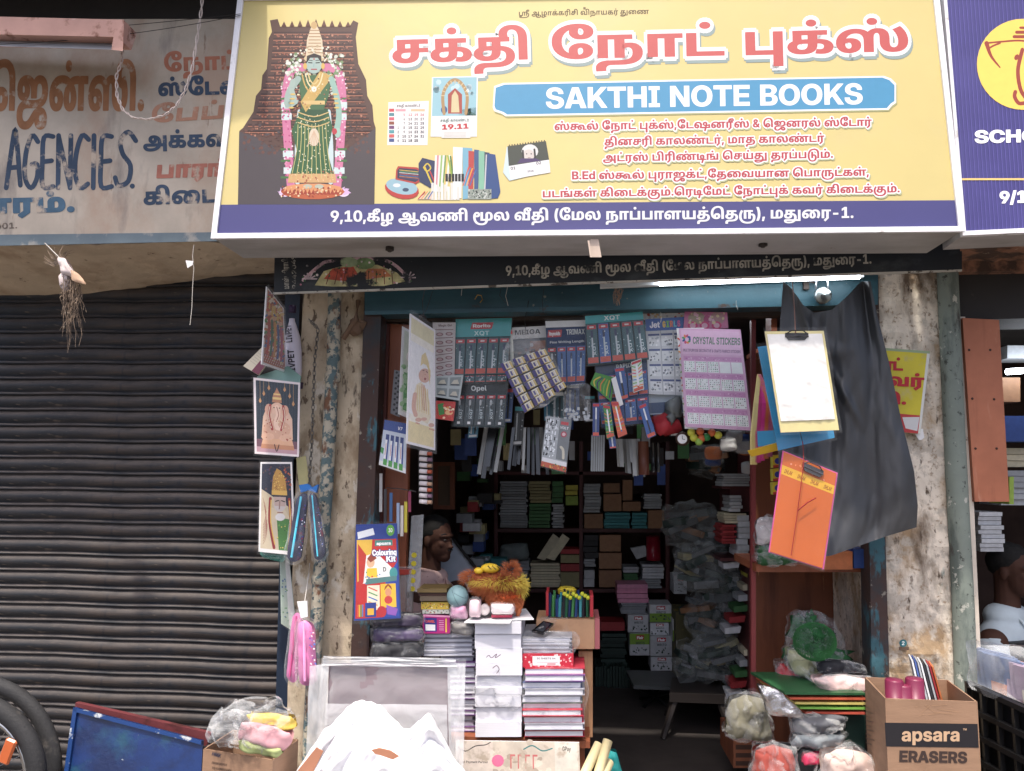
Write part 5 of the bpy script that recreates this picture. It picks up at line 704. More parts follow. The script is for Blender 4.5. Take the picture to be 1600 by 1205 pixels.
p.poly([(452,272),(524,272),(526,286),(450,286)],(216,168,110));p.poly([(468,170),(514,170),(500,200),(482,200)],(38,84,50))
for i in range(9):p.curve([(466+i*5.4,195),(464+i*6,235),(455+i*8,280)],1,(206,196,120),3,False)
speck(p,462,180,516,268,90,[(226,226,190)],.7,1.1)
p.poly([(466,118),(518,118),(514,150),(506,172),(472,172),(470,150)],(66,110,66));p.poly([(500,112),(520,120),(478,176),(470,160)],(206,170,90))
p.curve([(466,124),(452,145),(450,165),(462,158)],10,(160,184,174),4);p.curve([(462,160),(456,140),(458,128)],8,(168,190,180),4)
p.curve([(518,124),(526,150),(530,180),(526,205)],9,(150,190,176),4);p.disc(528,208,5,8,(160,200,184));p.disc(523,206,4,5,(200,60,70))
p.disc(491,101,12.5,15,(168,192,184));p.poly([(479,100),(480,88),(491,84),(502,88),(503,100),(497,91),(485,91)],(46,40,40))
for sx in(-1,1):p.line([(491+sx*3,99),(491+sx*8.5,98.5)],1.6,(30,28,30));p.line([(491+sx*2.6,95.5),(491+sx*9,94.5)],1,(40,34,34));p.disc(491+sx*14,104,3,5,(224,180,90))
p.line([(491,99),(490.5,105)],1.1,(140,176,180));p.line([(487,109),(495,109)],1.8,(180,60,70));p.disc(491,93,1,1.6,(200,40,40))
for r_,cc in((10,(226,200,130)),(15,(240,220,170)),(21,(214,170,90))):
 p.curve([(491-r_*.9,116),(491-r_*.6,116+r_),(491,118+r_*1.4),(491+r_*.6,116+r_),(491+r_*.9,116)],2,cc,4)
p.disc(491,140,4,4.5,(236,236,226));p.rect(474,158,508,164,(222,190,120));p.disc(491,215,8,14,(222,206,180));p.disc(481,292,7,3.5,(184,190,170));p.disc(499,292,7,3.5,(184,190,170))
for i in range(5):p.line([(491,205),(481+i*5,228)],1.2,(214,180,150))
speck(p,464,116,520,172,46,[(226,190,110),(240,226,180),(190,80,60),(90,50,40)],.7,1.5);speck(p,456,268,522,286,46,[(240,200,150),(170,80,60),(230,180,120)],.8,1.6);speck(p,440,292,538,308,60,[(240,180,130),(160,60,40),(236,214,170)],.8,1.8)
for yy in(176,184,192):p.curve([(466,yy),(491,yy+7),(514,yy)],1.6,(222,190,120),3)
for sx in(-1,1):[p.disc(491+sx*(33+i*.8),148+i*7,4.2,1.4,(226,190,100))for i in range(4)]
p.build('temple_picture',INKS,ms)
# lettering
p=Pr(SG,.0003);RD=(214,92,90);SHD=(150,170,168);WT=(248,248,248)
p.text('top',(810,25),(1014,22),8,(96,74,40));p.text('u',(911,15),(918,15),4.5,(96,74,40))
for t,a,c,h in(('title1',(612,99),(829,93),46),('title2',(860,93),(1132,87),46),('title3',(1160,87),(1422,80),46)):
 p.text(t,(a[0]+2.5,a[1]+5),(c[0]+2.5,c[1]+5),h,SHD,outline=SHD,ow=6.5)
 p.text(t,a,c,h,RD,outline=WT,ow=6.5,fat=(1.6,.3))
oc=[(772,135),(786,130),(1381,119),(1392,123),(1400,131),(1400,161),(1394,165),(1388,172),(790,182),(784,178),(772,174),(770,168)]
def shr(pts,k):
 cx=sum(a for a,_ in pts)/len(pts);cy=sum(b_ for _,b_ in pts)/len(pts);return[(a+(k if a<cx else-k),b_+(k if b_<cy else-k))for a,b_ in pts]
p.poly([(x_+1.5,y_+2.5)for x_,y_ in oc],(176,176,120));p.poly(oc,WT);p.poly(shr(oc,2.6),(72,156,204))
p.text('SAKTHI NOTE BOOKS',(852,170),(1349,163),32,WT,fat=(.5,.2))
for t,a,c,h in(('l1',(866,204),(1362,197),12.5),('l2',(944,228),(1288,222),12.5),('l3',(942,253),(1302,247),12.5),('l4',(893,281),(1358,275),12.5),('l5',(847,309),(1406,301),12.5)):
 p.text(t,(a[0]+1.5,a[1]+2),(c[0]+1.5,c[1]+2),h,(190,196,150),outline=(190,196,150),ow=2.0);p.text(t,a,c,h,(200,70,80),outline=WT,ow=2.0,fat=(.25,.1))
p.text('addr',(516,347),(1334,341),17,(238,238,242),fat=(.3,.1));p.build('lettering',INKS,ms)
# month calendar, daily calendar, stationery pile, desk calendar
p=Pr(SG,.0003);p.poly([(607,160),(670,158),(668,227),(605,227)],(242,240,238));p.text('cal',(620,168),(657,167),4.5,(60,50,50))
CC=[(214,70,80),(80,140,150),(220,90,110),(150,80,60),(120,70,120),(80,160,170),(220,90,90),(70,90,150)]
for i in range(8):
 y=173+i*6.7;p.rect(608,y-3,616,y+2,CC[i])
 if i==0:p.rect(618,y-2.4,634,y+1.5,(230,160,170));p.rect(642,y-2.4,664,y+1.5,(220,190,150));continue
 for j in range(5):
  d=[0,7,14,21,28][j]+i-3
  if 0<d<32:p.text(str(d),(621+j*9.4-(2 if d>9 else 0),y+2),(621+j*9.4+(4.4 if d>9 else 2.4),y+2),4,(200,40,60)if i==1 else(40,40,60))
p.poly([(675,121),(747,119),(745,214),(673,214)],(238,240,240));p.poly([(677,122),(745,121),(744,181),(675,182)],(150,200,214))
speck(p,680,126,742,150,26,[(226,240,244),(190,220,230)],2,6);p.poly([(676,162),(744,160),(744,181),(675,182)],(196,206,190));p.poly([(720,172),(744,168),(744,181),(716,181)],(90,140,80));p.disc(694,172,5,6,(40,90,150))
p.curve([(694,178),(692,150),(700,132),(711,125),(722,132),(730,150),(728,178)],5,(176,140,90),4);p.poly([(700,178),(700,148),(711,138),(722,148),(722,178)],(176,70,56));p.poly([(705,176),(706,150),(711,142),(716,150),(718,176)],(216,200,150))
for a_ in range(11):p.line([(711+17*math.cos(a_*.314),150-20*math.sin(a_*.314)),(711+21*math.cos(a_*.314),150-24*math.sin(a_*.314))],1.6,(214,190,140))
p.text('cal',(688,191),(733,190),4.5,(40,90,80));p.text('19.11',(690,203),(733,201),7.5,(206,50,60),fat=(.5,.3));p.rect(690,206,735,216,(232,230,226))
for k_ in range(4):p.line([(694,208+k_*2),(728,208+k_*2)],.5,(170,165,160),False)
# pencil case
p.disc(628,296,27,15,(196,56,50),18,.2);p.disc(628,292,25,12,(150,190,206),18,.2);p.disc(620,290,6,3,(226,230,236));p.disc(634,297,5,3,(60,80,110))
p.poly([(619,266),(622,260),(652,262),(659,268),(657,284),(650,288),(618,281)],(190,60,50));p.poly([(621,267),(624,263),(651,265),(656,269),(654,282),(649,285),(621,279)],(40,50,80))
for i in range(7):p.line([(624,266+i*2),(654,269+i*2)],1,[(220,180,60),(60,140,90),(210,210,200),(180,60,60),(60,110,180),(200,120,60),(90,60,110)][i],False)
p.poly([(654,256),(660,247),(680,252),(682,290),(672,294),(655,284)],(44,56,96));p.curve([(662,262),(668,256),(673,263),(667,268),(662,262)],2,(220,190,50),4);p.curve([(664,262),(676,290)],2.4,(220,190,50));p.curve([(672,268),(684,296)],2,(200,60,60))
for i in range(8):p.poly([(680+i*3,243),(683+i*3,243),(681+i*2.5,300),(678+i*2.5,300)],[(240,236,230),(216,140,150),(236,232,226),(150,190,110),(240,236,230),(120,160,90),(240,200,110),(240,236,230)][i])
for i in range(5):p.line([(700+i*4,244+i),(706+i*2,275)],2.6,[(150,180,60),(90,130,60),(230,170,80),(240,200,150),(220,110,60)][i])
for x_,w_,y_,c_ in((708,15,230,(232,236,238)),(723,15,231,(120,180,206)),(732,9,236,(196,64,60)),(741,8,234,(60,90,140)),(748,10,236,(130,190,160)),(757,8,238,(60,70,90))):p.poly([(x_,y_),(x_+w_,y_+1),(x_+w_-2,310),(x_,312)],c_)
p.poly([(762,240),(774,242),(782,300),(778,310),(756,312)],(44,78,140));p.line([(760,242),(757,308)],2,(200,200,206),False)
for i in range(9):p.rect(674+i*5,286+(i%3)*3,678+i*5,313,(238,236,228)if i%2 else(222,220,212))
for i in range(6):p.rect(696+i*5,272,700+i*5,284,(34,34,38))
for i in range(5):p.line([(732+i*3,262+i),(724+i*2.6,290)],1.7,[(220,90,70),(60,130,190),(240,160,60),(180,60,90),(70,100,170)][i])
p.rect(731,296,768,312,(150,160,150));speck(p,732,297,767,311,90,[(50,60,60),(200,206,200),(90,110,100)],.6,1.6);p.poly([(652,312),(668,300),(676,300),(674,312)],(226,190,170));[p.line([(654+i*5,311),(664+i*4,300)],1.6,[(200,60,60),(230,160,60),(80,150,90),(60,120,180)][i])for i in range(4)]
# desk calendar
p.poly([(792,230),(786,270),(796,283),(858,268),(853,221)],(206,226,232));p.poly([(793,229),(853,221),(858,250),(795,260)],(70,76,66));p.poly([(795,260),(858,250),(860,270),(798,281)],(238,238,240))
p.disc(828,237,13,11,(226,226,224));p.disc(826,243,9,9,(216,206,200));p.curve([(817,236),(818,248),(821,252)],3,(50,46,48));p.curve([(835,234),(836,246),(834,250)],3,(50,46,48));p.poly([(808,256),(814,248),(838,248),(846,252)],(80,60,110));p.disc(823,241,1,col=(30,30,30));p.disc(830,241,1,col=(30,30,30));p.line([(825,247),(829,247)],.8,(150,90,90))
p.text('01',(798,266),(806,265),4.5,(50,50,60));p.text('02',(838,258),(846,257),4.5,(50,50,60));p.text('2018',(824,270),(834,269),3,(60,60,70))
for i in range(14):p.disc(796+i*4.2,227.6-i*.56,.9,1.4,(40,40,44),6)
p.build('product_pictures',INKS,ms)
for x_,y_ in((609,391),(1192,384)):
 b=MB();b.lathe(P(x_,y_-1,-.43),(0,0,-1),[(.016,-.02),(.016,.004),(.010,.006),(.006,.01)],12)
 b.build('bolt',mat('dark_bolt',(70,64,60),.5,.6),ms)
b=MB();zz=P(925,378,-.54).z-.002;b.add([P(922,374,-.555),P(935,374,-.555),P(940,402,-.555),P(922,402,-.555)],[(0,1,2,3)]);b.prism([P(918,376,-.57),P(921,376,-.57),P(925,402,-.57),P(922,402,-.57)],(0,.002,0));b.build('paper_strip',mat('torn_paper',(196,176,160),.8),label='torn scraps of pale paper hanging from the yellow sign bottom',cat='paper')

# ---- older black banner behind the sign
OB=PL(P(428,458,-.2),P(1503,420,-.2),P(428,380,-.22))
ob=thing('old_banner','older grimy black flex banner with grey Tamil address hanging below the yellow sign','banner',OB(960,440,-.01))
slab([(428,457),(1503,421),(1503,330),(430,340)],OB,.012,'panel',mat('black_flex',(30,36,44),.5,layers=(((60,66,70),7,.56,.68,(.5,1,1)),((100,96,88),18,.68,.72)),bump=.25,bs=10),ob)
slab([(427,460),(1503,424),(1503,421),(427,457)],PL(OB.o+OB.n*.003,P(1503,420,-.2)+OB.n*.003,P(428,380,-.22)+OB.n*.003),.016,'edge_strip',mat('pale_edge',(190,186,176),.7,layers=(((90,80,70),20,.55,.6),)),ob)
p=Pr(OB,.0008);G_=(176,172,160)
p.text('addr',(790,431),(1362,412),15,G_,fat=(.2,.1));p.text('b1',(452,452),(450,398),9,G_);p.text('9442049',(464,452),(462,398),7,G_)
p.curve([(474,438),(500,415),(520,408),(600,406),(640,436)],5,(206,170,180),5)
p.poly([(492,446),(506,424),(540,414),(590,414),(620,426),(634,440),(600,447),(520,448)],(190,184,130));p.poly([(506,436),(520,420),(552,416),(560,430),(540,440)],(190,80,60));p.poly([(560,438),(575,420),(600,420),(612,432)],(196,120,80));p.disc(570,412,16,9,(120,150,100));p.disc(545,410,14,8,(150,170,130))
for i in range(9):p.line([(510+i*13,444),(516+i*12,424)],1.4,(110,60,50))
for x_,y_ in((484,436),(638,434)):[p.line([(x_,y_),(x_+11*math.cos(a_),y_-9*math.sin(a_))],2,(206,186,196))for a_ in(0,.6,1.2,1.9,2.5,3.1)]
speck(p,470,405,650,445,50,[(206,130,150),(222,210,210),(60,100,60)],1,2.2)
p.build('lettering',mat('faded_ink',attr='Col',rough=.6,var=.4,vs=20,layers=(((40,44,50),12,.52,.6),)),ob)

# ---- tube light under the banner
tl=thing('tube_light','lit white fluorescent tube on its batten under the black banner','light fixture',P(1140,436,-.1))
b=MB();b.tube([P(1030,442,-.1),P(1343,431,-.1)],.013,10);b.build('tube',mat('lit_tube',(255,255,255),emit=((236,244,255),9)),tl,smooth=True)
b=MB();f=[P(938,449,-.085),P(1350,433,-.085),P(1350,424,-.085),P(938,439,-.085)];b.hexa(f,[q_+V((0,.03,0))for q_ in f]);b.build('batten',mat('batten_white',(206,210,210),.5),tl)

# ---- right neighbour: sign, soffit, dark beam, interior
RS=PL(P(1503,362,-.52),P(1640,355,-.52),P(1472,0,-.47))
rs=thing('neighbour_signboard','deep blue neighbour shop signboard with yellow emblem disc and white SCHOO lettering','signboard',RS(1590,360,-.05))
b=MB();f=[RS(x_,y_,-.004)for x_,y_ in((1504,368),(1760,356),(1760,-40),(1470,-40))];b.hexa(f,[v_-RS.n*.14 for v_ in f]);b.build('box',GREYM,rs)
slab([(1505,362),(1760,350),(1760,-30),(1474,-28)],RS,.003,'blue_face',mat('blue_flex',(62,58,122),.45,layers=(((72,68,134),3,.5,.7),),var=.08),rs)
for i in range(46):
 b=MB();x_=1476+i*6.2;b.prism([RS(x_,-28,.0012),RS(x_+1.3,-28,.0012),RS(x_+1.3+28,362-i*.3,.0012),RS(x_+28,362-i*.3,.0012)],-RS.n*.001)
 b.build('face_rib',mat('blue_rib',(84,78,150),.4),rs)
b=MB();b.prism([RS(1503,369,.006),RS(1760,357,.006),RS(1760,350,.006),RS(1504,362,.006)],-RS.n*.02);b.prism([RS(1470,-40,.006),RS(1475,-40,.006),RS(1508,362,.006),RS(1503,368,.006)],-RS.n*.02);b.build('frame_rail',WHM,rs)
p=Pr(RS,.0014);p.disc(1598,101,72,71,(236,196,84),40);BR_=(150,62,50)
p.curve([(1541,68),(1562,66),(1590,64),(1612,66)],[3+.0*i for i in range(16)],BR_,5);p.curve([(1541,68),(1548,88),(1562,106)],[7,6.6,6,5.5,5,4.5,4,3.4,3,2.4,2],BR_,5);p.curve([(1562,68),(1552,72),(1545,76)],3,BR_);p.curve([(1597,78),(1590,110),(1594,140),(1604,158),(1592,162),(1585,152),(1586,144)],6,BR_,5)
p.disc(1588,90,3.5,5,BR_,10,.5);p.line([(1594,44),(1600,44)],4,BR_);p.line([(1588,51),(1606,51)],5,BR_);p.line([(1584,58),(1610,58)],5,BR_);p.curve([(1610,66),(1640,64),(1654,70),(1640,106)],5,BR_)
p.text('SCHOOL',(1522,224),(1668,221),19,WT,fat=(.8,.5));p.rect(1494,279,1760,282,(226,190,110));p.text('9/10,11',(1561,318),(1662,315),18,WT,fat=(.8,.5));p.build('lettering',INK,rs)
b=MB();fr2=[P(1500,372,-.36),P(1760,366,-.36)];b.grid(lambda u,v:(P(1500+260*u,374,-.38)*(1-v)+P(1500+260*u,408,-.05)*v)+V((0,0,.01*noise.fractal(V((u*9,v*4,0)),.6,2,4))),20,8)
f=[P(1485,425,-.05),P(1760,420,-.05),P(1760,360,-.05),P(1485,360,-.05)];b.hexa(f,[v_+V((0,.1,0))for v_ in f]);b.build('concrete_soffit',mat('rusty_soffit',(150,104,80),.9,layers=(((80,60,50),6,.5,.6),((190,170,150),9,.62,.68)),bump=.7,bs=18),label='brown rust stained ledge under the blue neighbour sign',cat='ledge')
b=MB();f=[P(1498,500,0),P(1760,494,0),P(1760,416,0),P(1490,422,0)];b.hexa(f,[v_+V((0,.25,0))for v_ in f]);b.build('door_lintel',mat('black_grime',(44,40,38),.7,layers=(((70,90,92),4,.62,.7,(.3,1,1)),((90,80,70),10,.64,.7))),label='grimy black lintel over the neighbour shop opening at the right',cat='beam')
NX=P(1545,700,0).x
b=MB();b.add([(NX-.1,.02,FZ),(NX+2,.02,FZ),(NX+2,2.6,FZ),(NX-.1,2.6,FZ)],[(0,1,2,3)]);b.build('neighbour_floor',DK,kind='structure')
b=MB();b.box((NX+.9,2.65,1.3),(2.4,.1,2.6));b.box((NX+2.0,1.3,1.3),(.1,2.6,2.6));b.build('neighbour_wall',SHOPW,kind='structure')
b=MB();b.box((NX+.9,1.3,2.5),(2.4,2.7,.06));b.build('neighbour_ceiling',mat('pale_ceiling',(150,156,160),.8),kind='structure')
# ================================================================ HANGING GOODS
def bil(q,u,v):
 a=(q[0][0]*(1-u)+q[1][0]*u,q[0][1]*(1-u)+q[1][1]*u);b_=(q[3][0]*(1-u)+q[2][0]*u,q[3][1]*(1-u)+q[2][1]*u)
 return(a[0]*(1-v)+b_[0]*v,a[1]*(1-v)+b_[1]*v)
def plane_of(q,Y):
 Y=Y if isinstance(Y,(tuple,list))else(Y,Y,Y)
 return PL(P(*q[0],Y[0]),P(*q[1],Y[1]),P(*q[3],Y[2]))
class UV:
 """print helper in the 0..1 coordinates of a seen quad"""
 def __init__(s,p,q):s.p=p;s.q=q;s.w=(V(q[1])-V(q[0])).length;s.h=(V(q[3])-V(q[0])).length
 def __call__(s,u,v):return bil(s.q,u,v)
 def rect(s,a,b_,c,d,col):s.p.poly([s(a,b_),s(c,b_),s(c,d),s(a,d)],col)
 def poly(s,pts,col):s.p.poly([s(*k)for k in pts],col)
 def disc(s,u,v,r,r2,col,n=12,rot=0):x,y=s(u,v);s.p.disc(x,y,r*s.w,r2*s.w,col,n,rot)
 def line(s,pts,wd,col,caps=True):s.p.line([s(*k)for k in pts],wd*s.w,col,caps)
 def curve(s,pts,wd,col,sub=4):s.p.curve([s(*k)for k in pts],wd*s.w,col,sub)
 def text(s,t,u0,u1,v,h,col,**k):s.p.text(t,s(u0,v),s(u1,v),h*s.h,col,**k)
 def specks(s,a,b_,c,d,n,cols,r0,r1):
  for i in range(n):
   if i%6:s.p.z-=s.p.dz
   s.disc(R.uniform(a,c),R.uniform(b_,d),R.uniform(r0,r1),R.uniform(r0,r1),R.choice(cols),6,R.random()*3)
def sleeve(q,pl,parent,off=.004,grow=.03,m=None,amp=.003,n=10,name='plastic_sleeve',sd=0):
 b=MB()
 def fn(u,v):
  x,y=bil(q,-grow+(1+2*grow)*u,-grow+(1+2*grow)*v);p0=pl(x,y)
  return p0+pl.n*(off+amp*(.6+noise.fractal(p0*28+V((sd,0,0)),.6,2,3)))
 b.grid(fn,n,n);return b.build(name,m or FILM,parent,smooth=True)
def card(name,label,cat,q,Y,th,m,fn=None,group=None,body='sheet',wrap=None,ink=None,round_=0):
 pl=plane_of(q,Y);cx,cy=bil(q,.5,1);t=thing(name,label,cat,pl(cx,cy),group)
 slab(q,pl,th,body,m,t)
 if fn:
  p=Pr(pl);fn(UV(p,q));p.build('print',ink or INKG,t)
 if wrap:sleeve(q,pl,t,m=wrap)
 return t,pl
CARDW=mat('white_card',(226,226,226),.5,var=.03);CARDB=mat('navy_card',(30,60,110),.45,var=.05);CARDG=mat('green_black_card',(28,62,68),.4,var=.05);CARDT=mat('turquoise_card',(44,160,168),.45)

# ---- left pier: posters on the pier, pouches, chain
def ganesh(U):
 U.rect(.0,0,1,1,(236,222,222));U.rect(.05,.03,.96,.97,(30,44,58));U.rect(.05,.8,.96,.97,(120,76,90));U.rect(.05,.9,.96,.97,(196,150,160))
 for i in range(14):U.line([(.08+i*.063,.04),(.08+i*.063,.8)],.008,(56,70,84),False)
 U.poly([(.16,.86),(.88,.86),(.9,.92),(.14,.92)],(206,140,100));U.poly([(.2,.78),(.84,.78),(.88,.86),(.16,.86)],(230,176,136))
 U.poly([(.3,.34),(.7,.34),(.84,.5),(.86,.78),(.16,.78),(.2,.5)],(228,186,158));U.disc(.5,.66,.3,.2,(222,170,140),16);U.disc(.3,.76,.14,.08,(232,182,150));U.disc(.7,.76,.14,.08,(232,182,150))
 U.poly([(.4,.3),(.42,.2),(.47,.15),(.5,.1),(.54,.15),(.59,.2),(.61,.3)],(196,130,90));U.rect(.41,.23,.6,.26,(236,200,120));U.rect(.43,.18,.58,.2,(236,200,120))
 U.disc(.5,.38,.14,.13,(236,190,160),14);U.disc(.32,.4,.08,.12,(224,168,140));U.disc(.68,.4,.08,.12,(224,168,140))
 U.curve([(.5,.36),(.53,.46),(.48,.55),(.5,.63),(.58,.64)],.09,(244,206,180));U.curve([(.5,.36),(.54,.46),(.49,.55)],.02,(190,120,100))
 for s_ in(-1,1):
  U.disc(.5+s_*.06,.37,.015,.012,(40,20,20));U.curve([(.5+s_*.14,.34),(.5+s_*.17,.48),(.5+s_*.1,.66)],.05,(176,50,46));U.curve([(.5+s_*.15,.36),(.5+s_*.18,.48),(.5+s_*.12,.64)],.015,(240,220,190))
  for k,(a,c)in enumerate(((.17,.12),(.28,.2),(.36,.3))):U.poly([(.5+s_*a-.03,c),(.5+s_*a,c-.05),(.5+s_*a+.03,c),(.5+s_*a,c+.03)],(214,150,90));U.line([(.5+s_*a,.03),(.5+s_*a,c)],.008,(180,140,90),False)
 U.curve([(.45,.86),(.5,.95),(.55,.86)],.02,(70,40,40));U.specks(.2,.5,.8,.8,40,[(180,60,50),(236,210,170),(190,120,90)],.008,.018)
card('ganesh_poster','laminated poster of a seated elephant headed deity on dark blue, beside the shutter','poster',[(396,590),(469,598),(467,714),(398,709)],(-.14,-.10,-.14),.004,CARDW,ganesh,wrap=FILM)
def saint(U):
 U.rect(0,0,1,1,(232,228,226));U.rect(.05,.02,.95,.96,(196,180,150));U.poly([(.05,.02),(.95,.02),(.95,.5),(.7,.45),(.05,.3)],(34,38,60));U.specks(.06,.03,.94,.3,30,[(60,50,90),(90,60,60)],.02,.05)
 U.specks(.7,.05,.95,.3,18,[(200,90,40),(160,60,40)],.02,.04)
 U.poly([(.05,.55),(.35,.5),(.75,.52),(.95,.65),(.95,.96),(.05,.96)],(206,190,160));U.poly([(.5,.6),(.9,.62),(.95,.96),(.55,.96)],(70,130,60));U.specks(.5,.62,.94,.95,30,[(110,160,70),(40,90,50),(226,200,100)],.015,.035)
 U.poly([(.36,.32),(.4,.16),(.52,.07),(.66,.1),(.78,.2),(.82,.34)],(190,140,60));U.specks(.42,.12,.78,.32,40,[(226,190,90),(140,90,40)],.012,.025);U.rect(.36,.31,.82,.36,(214,170,80))
 U.disc(.6,.46,.2,.24,(196,186,184),16);U.poly([(.42,.38),(.78,.38),(.76,.48),(.44,.48)],(186,160,150));U.disc(.6,.6,.16,.12,(216,212,212),14)
 U.line([(.47,.43),(.56,.42)],.035,(60,50,50));U.line([(.65,.42),(.74,.43)],.035,(60,50,50));U.line([(.6,.42),(.58,.51)],.04,(150,120,112));U.line([(.53,.55),(.68,.55)],.03,(150,90,84))
 for s_ in(0,1):U.curve([(.32+s_*.56,.4),(.3+s_*.6,.66),(.42+s_*.4,.94)],.09,(150,40,44));U.curve([(.34+s_*.54,.42),(.33+s_*.56,.66),(.44+s_*.38,.9)],.035,(226,180,80))
 for i in range(8):U.curve([(.1+.02*i,.4+i*.04),(.2,.55+i*.04),(.12,.7+i*.03)],.01,(150,70,60))
card('saint_poster','laminated poster of a bearded saint in tall golden crown below the elephant deity poster','poster',[(407,722),(456,722),(462,868),(404,862)],(-.13,-.12,-.13),.004,CARDW,saint,wrap=FILM)
def deities(U):
 U.rect(0,0,1,1,(236,230,228));U.rect(.06,.02,.94,.97,(190,96,60))
 U.specks(.08,.04,.92,.9,200,[(210,80,50),(60,110,170),(226,190,120),(70,140,70),(240,226,210),(150,50,50),(220,120,60)],.03,.09)
 for i in range(5):
  u_=.2+i*.15;U.disc(u_,.3+.06*(i%2),.07,.08,(226,170,130));U.poly([(u_-.06,.24+.06*(i%2)),(u_,.12),(u_+.06,.24+.06*(i%2))],(226,180,70));U.curve([(u_,.36),(u_+.03,.6),(u_-.02,.84)],.08,[(200,60,50),(50,110,80),(220,150,60),(50,90,150),(190,60,100)][i])
 for i in range(20):
  for j in range(3):U.rect(.08+i*.042,.86+j*.035,.1+i*.042,.875+j*.035,(236,236,236)if(i+j)%2 else(60,50,60))
card('group_deity_poster','narrow angled laminated poster of many colourful deities, topmost on the left pier','poster',[(417,448),(443,482),(448,582),(409,569)],(-.30,-.12,-.30),.004,CARDW,deities,wrap=FILM)
card('cream_booklet','cream and maroon booklet sticking out left behind the group deity poster','booklet',[(411,541),(428,552),(404,586),(380,572)],(-.1,-.1,-.12),.012,mat('cream_card',(214,204,180),.6),lambda U:(U.rect(.55,.5,1,1,(120,30,60)),[U.line([(.1,.1+i*.1),(.5,.12+i*.1)],.02,(150,140,120))for i in range(7)]))
b=MB();b.prism([P(x,y,-.07)for x,y in((402,588),(450,572),(470,588),(468,600),(400,596))],(0,.01,0));b.build('green_folder',mat('mint_plastic',(120,160,150),.3),label='mint green plastic folder edge above the elephant deity poster',cat='folder')
# drinks bottle in white printed sleeve
t=thing('printed_pouch','white purple capped pouch bottle with rotated LIVPET lettering, on the left pier','pouch',P(458,590,-.02))
b=MB();b.lathe(P(459,606,-.02),(P(456,490,-.02)-P(459,606,-.02)),[(.0,.02),(.03,.03),(.036,.07),(.038,.16),(.033,.22),(.018,.27),(.012,.29),(.012,.3),(.001,.3)],14);b.build('body',mat('lilac_white',(206,200,214),.35,var=.08),t,smooth=True)
b=MB();b.lathe(P(457,484,-.02),(0,0,-1),[(.001,-.02),(.015,-.018),(.016,.012),(.001,.014)],12);b.build('cap',mat('purple_cap',(52,36,70),.4),t,smooth=True)
b=MB();b.lathe(P(461,608,-.03),(0,0,1),[(.001,0),(.032,.002),(.034,.028),(.001,.03)],14);b.build('base',mat('purple_cap'),t,smooth=True)
p=Pr(WP(-.0585));p.text('LIVPET',(457,535),(455,507),10,(40,40,50));p.text('LIVPET',(462,585),(459,546),10,(40,40,50));p.build('print',INK,t)
# hanging chain
cp=[(484,500),(497,514),(492,560),(489,640),(487,700),(484,740),(482,790)];ch=thing('steel_chain','thin dull steel link chain hanging down the left pier beside the posters','chain',P(486,790,-.03))
tot=[]
for i in range(len(cp)-1):
 n=max(2,int(abs(cp[i+1][1]-cp[i][1])/6.4)+(3 if i==0 else 0))
 for k in range(n):tot.append((cp[i][0]+(cp[i+1][0]-cp[i][0])*k/n,cp[i][1]+(cp[i+1][1]-cp[i][1])*k/n))
CH=mat('chain_steel',(120,116,110),.45,.8);lk={}
for i in range(len(tot)-1):
 a,c=P(*tot[i],-.035),P(*tot[i+1],-.035)
 if i%2 not in lk:
  b=MB();ln=.0125;wd=.0062;ax=V((1,0,0))if i%2 else V((0,1,0))
  b.tube([ax*wd*math.cos(k*.5236)+V((0,0,1))*ln*math.sin(k*.5236)for k in range(12)],.0021,4,close=True);o=b.build('link',CH,org=(0,0,0));lk[i%2]=o
 else:o=lk[i%2].copy();C.objects.link(o)
 o.parent=ch;o.location=(a+c)/2-ch.location;d=(c-a).normalized();o.rotation_euler=V((0,0,1)).rotation_difference(d).to_euler()
# blue zip pouches in clear bags, then the pink pair
def pouch(name,label,q,Y,dep,base,stripe,spots,film_=True,lean=0,sd=0):
 t=thing(name,label,'pencil pouch',P(*bil(q,.5,1),Y))
 b=MB();qq=[bil(q,.12,.06),bil(q,.88,.06),bil(q,.86,.96),bil(q,.14,.96)];bag(b,qq,Y,dep,.004,12,seed=sd);b.build('pouch',base,t,smooth=True)
 p=Pr(WP(Y-dep-.004));U=UV(p,q);U.line([(.42+lean,.1),(.36+lean,.9)],.13,stripe,False)
 U.line([(.4+lean,.1),(.34+lean,.9)],.03,tuple(min(255,c+50)for c in stripe),False)
 U.specks(.62,.2,.84,.85,26,spots,.02,.06);p.build('zip_print',INKG,t)
 b=MB();bag(b,q,Y,dep+.008,.008,12,seed=sd+3);b.build('clear_bag',FILMC,t,smooth=True);return t
SAT=mat('navy_satin',(52,56,84),.45,layers=(((120,40,60),9,.58,.64),),bump=.3,bs=20)
pouch('pencil_pouch','navy zip pouch with cyan zip, left one of the pair below the chain',[(462,768),(486,758),(476,884),(441,882)],-.14,.014,SAT,(70,190,226),[(120,40,70),(200,206,230),(60,60,140)],sd=1)
pouch('pencil_pouch','dark patterned zip pouch with cyan zip, right one of the pair below the chain',[(480,760),(496,766),(516,872),(488,886)],-.15,.014,SAT,(70,190,226),[(150,40,90),(90,110,200),(210,210,220)],lean=-.02,sd=2)
b=MB();b.prism([P(x,y,-.15)for x,y in((467,758),(470,770),(482,766),(494,770),(497,757),(487,762),(480,756))],(0,.02,0));b.build('bag_header',mat('blue_header',(40,110,190),.4),label='blue paper header tying the two navy zip pouches together',cat='tag')
PKM=mat('pink_satin',(226,120,180),.4,bump=.2,bs=16)
pouch('pencil_pouch','slim pink zip pouch in clear bag seen edge on, left one of the pink pair',[(456,950),(476,952),(468,1078),(442,1064)],-.12,.012,PKM,(190,60,120),[(240,180,210)],sd=4)
